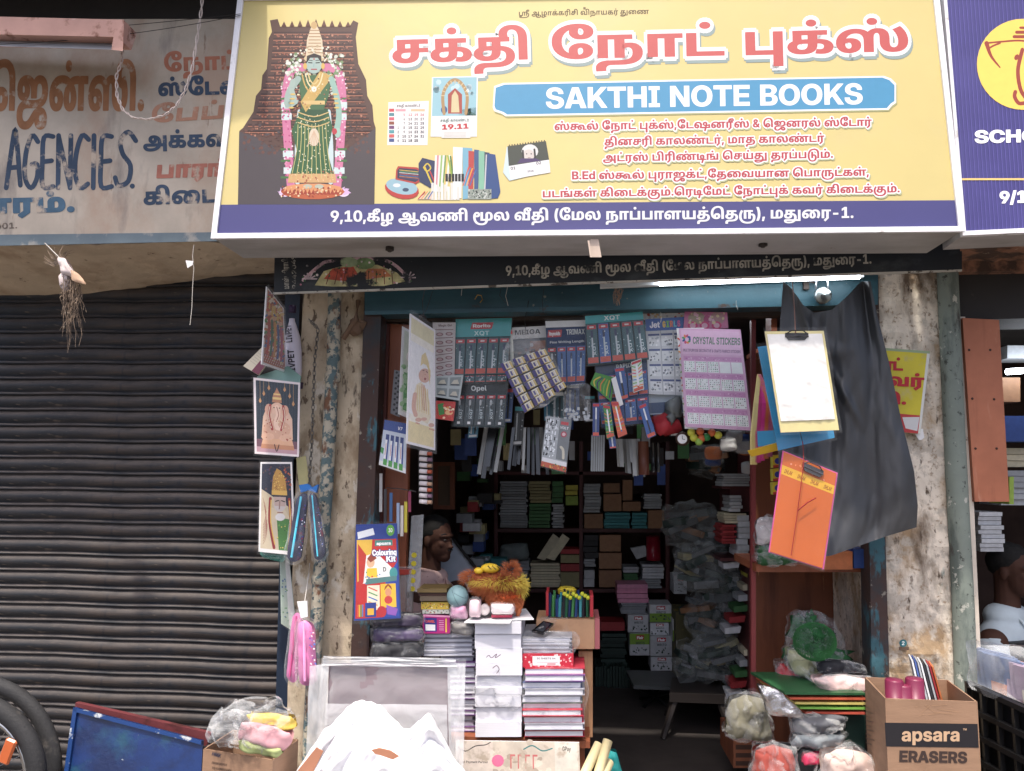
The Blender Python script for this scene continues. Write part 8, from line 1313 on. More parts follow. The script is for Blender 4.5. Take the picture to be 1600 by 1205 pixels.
b=MB();pl=PL(P(727,972,-.06),P(830,970,-.06),P(745,952,.16));b.prism([pl(x,y)for x,y in((725,972),(748,954),(822,951),(834,967),(800,968),(797,973))],V((0,0,-.004)));simple(b,'loose_sheet','loose white sheets spread on top of the paper bundles','paper',WHITE)
b=MB();b.prism([P(x,y,-.02)for x,y in((768,961),(800,961),(800,965),(768,965))],(0,.08,0));simple(b,'red_label_pad','thin pad with red label under the white pink roll','pad',mat('red_label',(206,60,90),.5))
# purple wrapped rolls
for i,(y0_,y1_,c_,l_)in enumerate(((958,978,(54,46,66),'top'),(978,1001,(80,66,100),'middle'),(1001,1028,(48,48,52),'bottom'))):soft('wrapped_cloth_roll','dark purple plush roll in shiny clear wrap, %s one of the left pile'%l_,'roll',[(584,y0_),(661,y0_),(662,y1_),(583,y1_)],-.03,.06,c_,.008,film_=film('tight_film',lo=.02,hi=.4,rough=.08,bs=30,bst=.7),sd=20+i,n=18)
# fuzzy lion-like toy
t=thing('fuzzy_toy','fuzzy orange and yellow striped plush toy on the white sheets','plush toy',P(775,960,.03));FO=mat('orange_fur',(190,104,60),.9,var=.3);FY=mat('yellow_fur',(226,200,80),.9,var=.2)
b=MB()
for c_,r_,s_ in(((775,912),(.09,.05,.04),1),((788,935),(.065,.05,.04),2),((760,905),(.06,.04,.03),3),((811,945),(.016,.02,.05),4)):b.ball(P(*c_,.02),r_,16,12,amp=.012,fr=30,seed=s_)
b.build('body',FO,t,smooth=True)
b=MB();b.ball(P(766,888,.0),(.04,.03,.02),14,10);b.ball(P(748,892,-.01),(.02,.02,.014),12,8);b.build('head',mat('yellow_vinyl',(226,186,40),.35),t,smooth=True)
b=MB();[b.tube([P(762+i*7,884,-.034),P(768+i*7,890,-.034)],.0016,4)for i in range(4)];b.build('stripe',BLACK,t,kind='stuff')
def fur(parent,m,cen,rad_,n,L_,th,rg,dn=-.3):
 b=MB()
 for i in range(n):
  d=V((rg.gauss(0,1),-abs(rg.gauss(0,1))*.8,rg.gauss(0,1))).normalized();p0=P(*cen,.02)+V((d.x*rad_[0],d.y*rad_[1],d.z*rad_[2]));e=(d+V((rg.uniform(-.5,.5),rg.uniform(-.3,.3),rg.uniform(-.5,.5)+dn))).normalized()*L_*rg.uniform(.6,1.3);s_=d.cross(V((0,1,.2))).normalized()*th
  b.add([p0-s_,p0+s_,p0+e*.55+s_*.6,p0+e+V((0,0,-L_*.15))],[(0,1,2),(0,2,3)])
 return b.build('fur',m,parent,kind='stuff')
rg=random.Random(4);fur(t,FO,(776,914),(.09,.05,.042),2600,.03,.0011,rg);fur(t,FO,(788,936),(.062,.05,.04),1400,.022,.001,rg);fur(t,FO,(745,902),(.05,.03,.02),700,.03,.001,rg,0);fur(t,FO,(798,890),(.02,.02,.02),400,.03,.001,rg,.2);fur(t,FY,(778,908),(.10,.055,.012),1300,.032,.0012,rg,-.5);fur(t,FY,(812,915),(.016,.03,.03),400,.03,.0012,rg,-.6);fur(t,mat('bright_orange_fur',(236,106,50),.9),(792,928),(.055,.06,.012),600,.014,.001,rg,-.2)
# phone, brown drawer box, pen holder
pl=PL(P(832,986,.0),P(852,990,-.02),P(848,971,.1));t=thing('mobile_phone','black mobile phone lying on the brown box','phone',pl(846,980));b=MB();b.prism([pl(x,y)for x,y in((831,985),(849,989),(865,974),(849,970))],V((0,0,-.008)));b.build('body',mat('phone_black',(24,24,28),.15,spec=.8),t);p=Pr(pl,.0006);p.poly([(836,984),(849,987),(860,975),(849,972)],(50,54,62));p.text('10 45',(842,983),(850,980),2,(200,200,200));p.build('screen',INKG,t)
t=thing('brown_drawer_box','tan wooden box with pink end standing at the right end of the counter','box',P(890,1014,.1));b=MB();pbox(b,838,968,929,1014,.12,.22);b.build('box',mat('tan_box',(190,146,108),.6,layers=(((160,116,84),6,.55,.7),)),t);b=MB();pbox(b,929.5,967,937,1014,.115,.225);b.build('end',mat('pink_end',(176,96,100),.5),t)
soft('dark_clear_bag','smoky clear bag crumpled on the tan wooden box','plastic bag',[(842,962),(892,966),(905,990),(846,990)],.14,.03,(60,60,60),.02,m=FILMC,sd=31)
t=thing('pen_holder','red and white box crammed with dark blue and green pens','pen holder',P(890,966,.15));b=MB();pbox(b,853,925,857,962,.12,.14);pbox(b,922,930,927,964,.12,.14);b.build('box_side',mat('holder_red',(176,40,50),.5),t,kind='stuff');b=MB();pbox(b,857,945,922,966,.20,.06);b.build('box',mat('holder_white',(190,190,190),.5),t)
for i in range(24):
 x_=859+(i%12)*5.3+(2 if i>11 else 0);Y_=.14+(.05 if i>11 else 0);c_=[(20,40,90),(30,90,60),(24,28,40),(60,150,160),(28,60,120),(60,130,70)][(i*5)%6];b=MB();b.tube([P(x_+rg.uniform(-2,2),964,Y_),P(x_,rg.uniform(926,936)-(6 if i>11 else 0),Y_)],.0058,6);b.build('pen',mat('pen_%d'%((i*5)%6),c_,.3,spec=.6),t)
for i in range(9):b=MB();b.ball(P(882+i*4.6,928+(i%3)*3,.13),.009,8,6);b.build('flower_cap',mat('lemon_cap',(196,200,40),.4),t)
b=MB();b.lathe(P(886,928,.3),(0,0,1),[(.04,0),(.042,.02),(.03,.03)],16);simple(b,'yellow_tub','round yellow tub behind the pen holder','tub',mat('yellow_lid',(206,180,40),.4))
# hanging things at the left jamb
def kit(U):
 U.rect(0,0,1,1,(30,60,150));U.poly([(.04,.08),(.42,.04),(.46,.11),(.06,.15)],(226,230,236));U.disc(.84,.07,.1,.14,(90,170,60));U.text('30',.79,.89,.09,.04,WT);U.rect(.03,.16,.97,.98,(206,40,40));U.poly([(.03,.16),(.4,.16),(.36,.5),(.06,.6)],(226,180,60));U.poly([(.97,.4),(.97,.98),(.6,.98),(.7,.6)],(40,70,170))
 U.poly([(.12,.34),(.5,.3),(.92,.5),(.92,.6),(.1,.62)],(236,236,232));U.poly([(.06,.2),(.26,.32),(.2,.6),(.1,.7)],(200,50,40));U.disc(.36,.4,.1,.13,(226,180,140));U.poly([(.28,.36),(.42,.28),(.5,.36),(.36,.4)],(150,60,40));U.poly([(.28,.46),(.5,.46),(.52,.56),(.26,.56)],(240,200,50));U.specks(.2,.48,.6,.62,16,[(60,130,200),(220,70,60),(80,160,80),(240,200,60)],.015,.03)
 U.rect(.46,.17,.88,.23,(60,140,130));U.text('apsara',.5,.84,.22,.032,WT,fat=(.2,.1));U.text('Colouring',.4,.97,.33,.06,WT,outline=(30,50,130),ow=1.3,fat=(.3,.2));U.text('Kit',.72,.94,.4,.06,WT,outline=(30,50,130),ow=1.3,fat=(.3,.2));U.text('D',.64,.72,.5,.045,(60,60,70));U.disc(.88,.52,.1,.14,(60,150,150))
 U.poly([(.26,.57),(.95,.55),(.95,.6),(.26,.63)],(80,130,130));U.rect(.28,.64,.56,.9,(240,226,200));U.rect(.58,.63,.92,.88,(240,190,50));U.disc(.75,.72,.08,.1,(220,150,110));U.poly([(.66,.7),(.75,.65),(.84,.7),(.82,.66),(.75,.63),(.68,.66)],(150,50,40));U.disc(.75,.8,.1,.1,(210,60,60));[U.line([(.32,.66+i*.05),(.5,.7+i*.05)],.03,[(220,80,60),(80,160,90),(60,120,200),(230,160,60)][i])for i in range(4)]
 U.rect(.24,.82,.48,.97,(36,60,150));U.rect(.29,.88,.43,.95,(240,180,50));U.disc(.6,.92,.12,.14,(200,40,50));U.poly([(.7,.85),(.95,.9),(.9,.97),(.72,.95)],(150,90,190));[U.line([(.08+i*.035,.96),(.07+i*.04,.84)],.025,[(230,80,60),(240,200,60),(80,170,90),(60,140,210)][i])for i in range(4)]
q=[(556,820),(620,818),(626,966),(553,970)];t,pl=card('colouring_kit','large red and blue apsara Colouring Kit pack hanging on the left door jamb','colouring kit',q,(-.14,-.12,-.14),.02,mat('kit_blue',(36,66,150),.4),kit,wrap=FILM)
def whit(U):
 U.rect(0,0,1,.22,(40,70,150));U.rect(0,.22,1,.9,(196,206,220));U.poly([(0,.6),(.12,.62),(.1,.75),(0,.72)],(60,150,70));U.text('V7',.6,.8,.16,.07,WT)
 for i in range(4):a=.14+i*.2;U.rect(a,.3,a+.14,.96,(232,234,236));U.rect(a,.3,a+.14,.42,(40,60,130));U.rect(a,.84,a+.14,.97,(70,160,60));U.rect(a+.08,.42,a+.14,.84,(40,70,150));U.line([(a+.04,.5),(a+.04,.75)],.02,(190,60,70),False)
card('whitener_card','blue topped card of four white and green pens hanging under the green poster','pen card',[(601,656),(636,662),(634,740),(592,726)],(-.02,.0,-.04),.01,CARDW,whit,wrap=FILM)
card('grey_bead_strip','grey strip of black beads hanging at the far left inside the opening','card',[(616,578),(628,580),(624,652),(610,646)],.05,.006,mat('bead_grey',(110,110,114),.4),lambda U:[U.disc(.35+.3*(i%2),.05+i*.06,.16,.16,(34,34,38))for i in range(16)])
t=thing('vial_strip','vertical strip of small white capped vials hanging below the baby poster','vial strip',P(662,790,-.02));b=MB();pbox(b,654,702,676,786,.0,.004);b.build('backing',FILM,t)
for i in range(9):b=MB();y_=708+i*9.5;b.tube([P(656,y_-.5,-.01),P(668,y_+.6,-.015)],.0095,8);b.build('cap',mat('vial_cap',(216,206,206),.4),t,smooth=True);b=MB();b.tube([P(668,y_+.6,-.014),P(675,y_+1,-.016)],.008,8);b.build('vial',mat('vial_%d'%(i%3),[(196,90,60),(140,110,130),(190,150,120)][i%3],.3),t,smooth=True)
card('yellow_dot_strip','clear strip with round yellow discs hanging behind the colouring kit','card',[(643,806),(662,804),(656,925),(636,925)],.1,.002,FILMH,lambda U:[U.disc(.4,y_,.22,.22,(196,180,40))for y_ in(.52,.63,.74,.85,.96)])
for i,(x_,y0_,y1_,c_,n_)in enumerate(((602,764,838,(60,56,60),'black'),(611,770,815,(60,100,150),'blue'),(622,786,834,(150,170,200),'pale blue'),(628,790,838,(214,206,196),'cream'),(634,784,832,(206,190,60),'yellow'),(640,768,800,(150,60,90),'maroon'),(595,740,800,(226,224,222),'white'))):
 b=MB();b.prism([P(x,y,.0+i*.008)for x,y in((x_-2.2,y0_),(x_+2.2,y0_),(x_+2,y1_),(x_-2.6,y1_))],(0,.006,0));simple(b,'pencil_pack','slim %s pencil pack hanging above the colouring kit'%n_,'pencil pack',mat('pp_%d'%i,c_,.4))
b=MB();b.tube([P(604,762,.02),P(626,764,.0),P(650,768,.0)],.002,4);simple(b,'wire_rack','bent wire rack arm holding the slim pencil packs','rack',STEEL)
t=thing('plastic_jar','cloudy plastic jar with red lid behind the colouring kit','jar',P(629,965,.12));b=MB();b.lathe(P(629,965,.12),(0,0,1),[(.04,0),(.045,.02),(.043,.2),(.04,.21)],16);b.build('body',FILMH,t,smooth=True)
b=MB();b.lathe(P(629,896,.12),(0,0,1),[(.04,0),(.047,.0),(.047,.022),(.001,.024)],16);b.build('lid',mat('red_lid',(166,50,40),.4),t)
# ================================================================ SHOP INTERIOR
SHM=mat('maroon_shelf',(84,34,36),.5,var=.2)
BX={'brown':(140,98,66),'grey':(150,154,160),'white':(190,192,196),'teal':(50,130,136),'lime':(140,170,60),'red':(166,44,48),'pink':(206,130,160),'tan':(150,140,96),'black':(34,34,38),'green':(60,110,60),'yellow':(190,180,60),'silver':(160,164,168),'orange':(200,110,60),'blue':(40,70,140),'darkgreen':(30,50,44),'cream':(200,190,160)}
def gm(c):return mat('goods_'+c,BX[c],.55,rnd=.18,var=.15,vs=30)
def frame_unit(name,label,parts,Y,dep,m):
 t=thing(name,label,'shelf',P(parts[0][1],parts[0][4],Y))
 for nm,x0_,y0_,x1_,y1_ in parts:b=MB();pbox(b,x0_,y0_,x1_,y1_,Y,dep);b.build(nm,m,t)
 return t
YS2=2.3
frame_unit('back_shelf','dark maroon shelf unit across the back of the shop full of stationery',[('upright',772,690,778,1000),('upright',905,690,911,1000),('upright',1040,690,1046,1000),('shelf_board',778,737,1040,742),('shelf_board',778,826,1040,832),('shelf_board',778,920,1040,926),('shelf_board',778,1000,1040,1006)],YS2,.35,SHM)
frame_unit('right_shelf','maroon shelf unit along the right inside wall stacked with books',[('upright',1171,560,1179,1160),('shelf_board',1128,760,1172,764),('shelf_board',1125,872,1172,877),('panel',1141,762,1171,800)],1.0,.3,SHM)
def pile(c,x0_,y0_,x1_,y1_,n,Y,dep,what,cat,where,vert=False):
 """n pieces between two seen heights: one shared mesh, each copy an object"""
 ws=(x1_-x0_)/n;hs=(y1_-y0_)/n;first=None;g='%s %s'%(what+'s',where);m=gm(c)
 for i in range(n):
  lb='%s %s'%(what,where)if n==1 else '%s %s, %s'%(place(i,n)if vert else ORD[i]if i<14 else 'lowest but '+('three','two','one','none')[i-14],what,where)
  if first is None:
   b=MB();(pbox(b,x0_+.4,y0_,x0_+ws-.4,y1_,Y,dep)if vert else pbox(b,x0_,y0_+.35,x1_,y0_+hs-.35,Y,dep))
   first=simple(b,cat.replace(' ','_'),lb,cat,m,group=g if n>1 else None);o=first;continue
  else:
   o=first.copy();C.objects.link(o)
   o['label']=lb;k=P(x0_+ws*i,y0_,Y)-P(x0_,y0_,Y)if vert else P(x0_,y0_+hs*i,Y)-P(x0_,y0_,Y);o.location=first.location+k+V((R.uniform(-.008,.008)*(not vert),R.uniform(-.02,.02),R.uniform(-.01,.01)*vert))
S1,S2,S3='on the upper back shelf','on the middle back shelf','under the back shelves'
for a in(('grey',781,752,823,825,18,'grey notebook','notebook','stack at the left of the upper back shelf'),('tan',827,752,860,786,7,'mottled green book','book','upper stack beside the grey notebooks'),('green',827,787,860,825,7,'dark green book','book','lower stack beside the grey notebooks'),
  ('green',863,752,880,786,4,'green packet','packet','set above the narrow notebook stack'),('silver',863,788,880,825,9,'pale narrow notebook','notebook','narrow stack by the middle upright'),('yellow',884,758,903,774,2,'yellow smiley box','box','pair beside the middle upright'),('lime',884,775,903,790,1,'lime box','box','under the yellow smiley boxes'),
  ('silver',913,756,938,801,9,'silver bound book','book','stack on a brown carton right of the middle upright'),('brown',913,803,942,826,1,'brown carton','carton','under the silver bound books'),('brown',943,755,968,770,1,'small brown carton','carton','topmost of the brown cartons '+S1),('brown',943,772,971,799,1,'brown carton','carton','above the teal packets'),('brown',973,750,988,782,1,'tall brown carton','carton',S1),('brown',973,784,1001,799,1,'flat brown carton','carton','under the tall brown carton'),
  ('teal',945,801,984,826,5,'teal packet','packet','left stack of teal packets'),('teal',988,801,1011,826,5,'small teal packet','packet','right stack of teal packets'),('silver',1007,772,1034,795,6,'spiral silver pad','pad','stack at the right end'),('brown',1013,797,1038,826,1,'brown carton','carton','under the spiral silver pads'),
  ('grey',780,876,826,918,8,'grey bagged book','book','stack at the left of the middle back shelf'),('cream',829,880,874,918,9,'pale notebook','notebook','stack beside the red and tan books'),('red',876,858,905,866,1,'red book','book','on top of the red and tan stack'),('tan',876,867,905,880,1,'tan book','book','upper of the red and tan stack'),('red',876,881,905,893,1,'red book','book','between the two tan books'),('tan',876,894,905,918,1,'thick tan book','book','bottom of the red and tan stack'),
  ('black',913,836,935,872,4,'black packet','packet','pile '+S2),('silver',913,873,930,886,3,'silver packet','packet','pile under the black packets'),('white',913,891,929,918,2,'white packet','packet','pair at the bottom left'),('brown',937,836,970,862,1,'brown carton','carton','top of the three brown cartons'),('brown',936,864,971,889,1,'brown carton','carton','middle of the three brown cartons'),('brown',936,891,971,918,1,'brown carton','carton','bottom of the three brown cartons'),
  ('green',974,896,996,912,3,'green book','book','pile right of the brown cartons'),('silver',974,886,998,895,2,'silver pad','pad','pair on the green books'),('white',1003,882,1036,904,5,'white wrapped pad','pad','stack at the right end'),('silver',1000,905,1032,919,4,'shiny wrapped pad','pad','stack under the white pads')):
 pile(*a[:5],a[5],YS2-.06,.2,*a[6:])
for a in(('pink',964,913,1012,942,4,'pink wrapped packet','packet','stack above the boxes'),('grey',971,942,1010,960,6,'grey notebook','notebook','stack under the pink packets'),('darkgreen',940,990,978,1040,9,'dark mottled book','book','stack above the dark files'),('red',938,972,976,986,1,'dark red drawer','box','above the mottled books')):pile(*a[:5],a[5],2.0,.2,*a[6:])
pile('darkgreen',930,1042,984,1130,12,1.9,.25,'dark upright file','file','line below the mottled books',True)
def flair(n):
 def f(U):
  if n:U.rect(0,.5 if n==2 else 0,1,1 if n==2 else .5,(120,160,50))
  U.rect(.32,.08,.72,.28,(190,40,48));U.text('Flair',.36,.68,.25,.12,WT,fat=(.2,.1));U.text('WRITO',.3,.75,.5,.12,(60,70,70));U.specks(.08,.6,.92,.9,12,[(40,60,50),(90,100,100)],.02,.06)
 return f
for i,(q_,n_,Y_,l_)in enumerate((((981,961,1013,988),0,1.95,'left white box above the lime one'),((1015,945,1049,972),2,1.9,'topmost box with lime lower half'),((1016,973,1045,993),0,1.92,'middle white box under the topmost'),((984,990,1015,1024),1,1.93,'lime and white box left of the white ones'),((1016,994,1050,1025),0,1.88,'larger white box in the middle'),((1017,1026,1050,1048),0,1.9,'greyish box at the bottom'),((1051,968,1083,1002),2,1.8,'white and green box at the right'),((1053,900,1073,928),0,1.9,'small white box high at the right'))):
 bx3('pen_carton','Flair pen carton, '+l_,'carton',rc(*q_),Y_,.2,gm('white'),flair(n_))
b=MB();b.tube([P(1020,838,2.2),P(1021,875,2.2)],.05,12);simple(b,'red_cylinder','shiny crimson wrapped cylinder at the right end of the middle back shelf','cylinder',mat('crimson_wrap',(140,20,40),.25),smooth=True)
b=MB();b.prism([P(x,y,2.2)for x,y in((985,857),(1008,853),(1013,868),(995,874))],(0,.05,0));simple(b,'cloth_pack','pale folded cloth pack left of the crimson cylinder','cloth',gm('silver'))
for x0_,l_ in((847,'left'),(862,'right')):b=MB();b.prism([P(x,y,2.2)for x,y in((x0_-8,872),(x0_+4,876),(x0_+28,842),(x0_+17,834))],(0,.02,0));simple(b,'tilted_book','pale book leaning on the pale notebooks, %s one of two'%l_,'book',gm('cream'))
soft('grey_bag','dull grey plastic bag on the grey bagged books','plastic bag',[(781,850),(826,848),(828,876),(780,876)],2.2,.08,(110,120,120),sd=2)
# right inside shelf goods
for a in(('white',1140,774,1158,800,5,'white book','book','top stack on the right inside shelf'),('cream',1132,802,1166,818,4,'cream book','book','second stack on the right inside shelf'),('red',1128,820,1150,850,7,'thin red edged book','book','stack beside the clear bags'),('white',1152,805,1170,870,7,'white box','box','column at the right inside shelf'),('silver',1128,740,1170,760,5,'silver packet','packet','pile at eye level on the right inside shelf')):pile(*a[:5],a[5],.95,.2,*a[6:])
# folding table and stool
t=thing('folding_table','small folding table with grey top in the dim shop interior','table',P(1030,1160,1.5));TT=mat('table_grey',(76,80,82),.4)
pl=[P(978,1052,1.75),P(1050,1050,1.75),P(1072,1068,1.4),P(990,1070,1.4)];z_=sum(p_.z for p_ in pl)/4;pl=[V((p_.x,p_.y,z_))for p_ in pl];b=MB();b.prism(pl,V((0,0,-.02)));b.build('top',TT,t)
for a,c in((0,2),(1,3),(2,0),(3,1)):e=pl[a]*.25+pl[c]*.75;b=MB();b.tube([pl[a]*.9+pl[c]*.1-V((0,0,.02)),V((e.x,e.y,FZ))],.012,6);b.build('leg',BLACK,t)
t=thing('stool','dark wooden stool with splayed legs in the middle of the doorway','stool',P(1090,1205,1.0));DW=mat('dark_stool_wood',(44,38,36),.4)
pl=[P(1046,1083,1.0),P(1134,1086,1.0),P(1124,1069,1.32),P(1050,1067,1.32)];z_=pl[0].z;pl=[V((p_.x,p_.y,z_))for p_ in pl];b=MB();b.prism(pl,V((0,0,-.045)));b.build('seat',DW,t);cc=sum(pl,V())/4
for p_ in pl:f=cc+(p_-cc)*1.25;b=MB();b.tube([cc+(p_-cc)*.8-V((0,0,.04)),V((f.x,f.y,FZ))],[.02,.016],6);b.build('leg',DW,t)
for i in(0,2):b=MB();b.tube([(cc+(pl[i]-cc))*1-V((0,0,.3)),(cc+(pl[i+1]-cc))-V((0,0,.3))],.011,6);b.build('stretcher',DW,t)
b=MB();b.box((P(1120,1200,1.8).x,1.85,.42),(.5,.3,.5));simple(b,'yellow_print_sack','dim sack with yellowish print behind the stool','sack',mat('dim_sack',(90,84,50),.7,layers=(((150,136,50),12,.6,.62),)))
# heaps of clear bags, darker and paler, down the right inside side
HEAP=[(1060,850,1130,920),(1100,870,1170,940),(1075,930,1130,990),(1110,930,1165,1000),(1085,990,1150,1060),(1060,1005,1110,1065),(1040,790,1110,850),(1130,1000,1180,1070),(1140,1060,1195,1130),(1150,880,1180,930),(1080,700,1130,740),(1095,820,1140,870)]
HL=['left of two at mid height','right of two at mid height','left one below the middle','right one below the middle','above the stool','behind the folding table','beside the crimson cylinder','level with the stool seat','lowest near the doorway','against the maroon upright','topmost behind the coloured balls','centre of the upper half']
HM=film('heap_film',(210,216,216),.06,.5,.06,14,.5)
hg=random.Random(12)
for i,(x0_,y0_,x1_,y1_)in enumerate(HEAP):
 Yh=1.25+.06*(i%4);t=thing('bagged_goods','crumpled clear bag in the right inside heap, '+HL[i],'plastic bag',P((x0_+x1_)/2,y1_,Yh));b=MB()
 for k in range(7):b.box(P(hg.uniform(x0_+16,x1_-16),y0_+12+(y1_-y0_-20)*k/6,Yh+hg.uniform(-.05,.05)),(hg.uniform(.12,.2),.1,hg.uniform(.02,.045)),Matrix.Rotation(hg.uniform(-.5,.5),3,'Y')@Matrix.Rotation(hg.uniform(-.6,.6),3,'Z'),m=k%3)
 b.build('contents',[mat('dim_packet',(92,96,98),.5,rnd=.2),gm(('tan','grey','brown','grey')[i%4]),gm('darkgreen')],t,kind='stuff');b=MB();bag(b,rc(x0_-6,y0_-6,x1_+6,y1_+6),Yh,.11,.05,22,seed=40+i);b.build('clear_bag',HM,t,smooth=True)
for i in range(16):
 x_,y_=1130+(i*37)%44,880+i*17;c_=('white','yellow','cream','silver','green','red')[i%6];b=MB();q_=[(x_,y_),(x_+26,y_-3),(x_+24,y_+7),(x_+1,y_+9)];pbox(b,0,0,0,0,1.05,.15,q=[q_[3],q_[2],q_[1],q_[0]]);simple(b,'wrapped_packet','%s wrapped packet, %s down the pile beside the maroon upright'%(c_,ORD[i]if i<14 else 'low'),'packet',gm(c_),'packets piled beside the maroon upright')

# ---- man behind the counter and neighbour: one smooth body each, clothes and hair as children
def person(label,cen,Y,k,turn,m_skin,m_shirt,arm=None):
 """head centre seen at cen; figure built from merged volumes, facing +x before the turn"""
 o=P(*cen,Y);t=thing('person',label,'person',o-V((0,0,.62*k)));Q=Matrix.Rotation(turn,3,'Z')
 def w_(x,y,z):return o+Q@V((x,y,z))*k
 def vox(b,nm,m,par,size,sm=4):
  ob=b.build(nm,m,par,smooth=True);r_=ob.modifiers.new('remesh','REMESH');r_.mode='VOXEL';r_.voxel_size=size;r_.use_smooth_shade=True;s_=ob.modifiers.new('smooth','SMOOTH');s_.iterations=sm;s_.factor=.6;return ob
 b=MB();e=lambda x,y,z,rx,ry,rz,rot=None:b.ball(w_(x,y,z),(rx*k,ry*k,rz*k),18,12,rot=Q@(rot or Matrix.Identity(3)))
 e(-.012,0,.03,.092,.075,.088);e(.02,0,-.03,.066,.058,.082);e(.045,0,-.085,.036,.036,.03);e(.058,0,.022,.03,.056,.014);e(.078,0,-.02,.012,.011,.024,Matrix.Rotation(-.35,3,'Y'));e(.09,0,-.034,.013,.015,.011)
 e(.07,0,-.058,.02,.024,.009);e(.066,0,-.07,.019,.022,.009);e(.052,.034,-.02,.02,.02,.02);e(.052,-.034,-.02,.02,.02,.02)
 for s_ in(-1,1):e(-.012,s_*.074,-.008,.018,.009,.03);e(-.01,s_*.21,-.29,.06,.06,.055)
 b.tube([w_(-.03,0,-.03),w_(-.035,0,-.13),w_(-.04,0,-.2)],[.055*k,.052*k,.062*k],14);e(-.04,0,-.34,.1,.2,.15);e(-.03,0,-.52,.1,.17,.16)
 AR=arm or[[(-.01,s_*.21,-.29),(.03,s_*.24,-.5),(.2,s_*.16,-.56)]for s_ in(-1,1)]
 for a_ in AR:
  b.tube([w_(*p_)for p_ in a_],[.045*k,.038*k,.026*k],12);d=(V(a_[2])-V(a_[1])).normalized();h=V(a_[2])+d*.045;e(*h,.045,.036,.016)
  for f in range(4):g_=V((-d.y,d.x,0))*(.012*(f-1.5)*1.5);p0=h+d*.03+g_;b.tube([w_(*p0),w_(*(p0+d*.03)),w_(*(p0+d*.05+V((0,0,-.02))))],[.009*k,.008*k,.007*k],6)
  g_=V((-d.y,d.x,0))*.035;b.tube([w_(*h),w_(*(h+g_+d*.02)),w_(*(h+g_+d*.045))],[.011*k,.009*k,.008*k],6)
 vox(b,'body',m_skin,t,.0055*k,3)
 for s_ in(-1,1):b=MB();b.ball(w_(.068,s_*.03,.002),(.007*k,.009*k,.0045*k),8,6);b.build('eye',mat('eye_white',(110,98,92),.3),t,smooth=True);b=MB();b.ball(w_(.0755,s_*.03,.002),.004*k,6,5);b.build('pupil',BLACK,t)
 b=MB();[b.tube([w_(.077,s_*.012,.028),w_(.074,s_*.03,.034),w_(.06,s_*.05,.028)],.004*k,5)for s_ in(-1,1)];b.tube([w_(.086,-.02,-.05),w_(.09,0,-.048),w_(.086,.02,-.05)],.004*k,5);b.build('face_hair',BLACK,t,kind='stuff')
 b=MB();b.ball(w_(-.024,0,.046),(.092*k,.08*k,.084*k),20,14,amp=.004,fr=60,rot=Q@Matrix.Rotation(-.35,3,'Y'));b.build('hair',mat('black_hair',(16,15,15),.8,bump=.6,bs=120),t,smooth=True)
 b=MB();b.ball(w_(-.04,0,-.34),V((.115,.215,.15))*k,20,14,rot=Q);b.ball(w_(-.03,0,-.54),V((.118,.19,.2))*k,20,14,rot=Q);b.ball(w_(-.045,0,-.2),V((.085,.13,.06))*k,16,10,rot=Q)
 for a_ in AR:a0,a1=V(a_[0]),V(a_[1]);b.tube([w_(*(a0+V((-.01,0,.01)))),w_(*(a0*.35+a1*.65))],[.066*k,.058*k],14)
 vox(b,'shirt',m_shirt,t,.008*k,3)
 b=MB();[b.tube([w_(-.02-.07*abs(a_),.06*a_,-.16),w_(.035,.045*a_,-.205),w_(.07,.02*a_,-.27)],.006*k,6)for a_ in(-1,1)];b.build('collar',m_shirt,t,smooth=True,kind='stuff')
 return t
person('man in a faded pink shirt sitting behind the counter, facing right',(683,843),.72,.96,-.45,mat('brown_skin',(78,50,40),.7,bump=.2,spec=.2),mat('pink_shirt',(206,170,164),.85,layers=(((150,100,100),60,.64,.66),),bump=.3,bs=14))
person('man in a pale checked shirt bending over a desk in the neighbour shop',(1584,893),.75,1.05,-.9,mat('brown_skin'),mat('pale_shirt',(186,200,208),.85,bump=.3,bs=14))
pl=plane_of([(672,850),(742,850),(742,925),(672,925)],.95);b=MB();b.prism([pl(x,y)for x,y in((706,842),(748,892),(742,925),(676,925),(684,880))],(0,.004,0));simple(b,'white_board','pale white sheet leaning behind the man at the counter','sheet',mat('pale_sheet',(170,180,192),.6))
b=MB();b.prism([P(x,y,.93)for x,y in((705,842),(709,841),(747,888),(743,892))],(0,.006,0));simple(b,'black_ruler','black slanting scale along the edge of the pale sheet behind the man','ruler',BLACK)
t=thing('picture_frame','wooden picture frame hanging behind the vial strip','picture frame',P(694,795,1.2));b=MB();[pbox(b,*k_,1.2,.03)for k_ in((677,722,684,796),(703,722,710,796),(684,722,703,728),(684,790,703,796))];b.build('frame',WOODB,t);b=MB();pbox(b,684,728,703,790,1.215,.005);b.build('picture',mat('dim_picture',(90,70,50),.5),t)
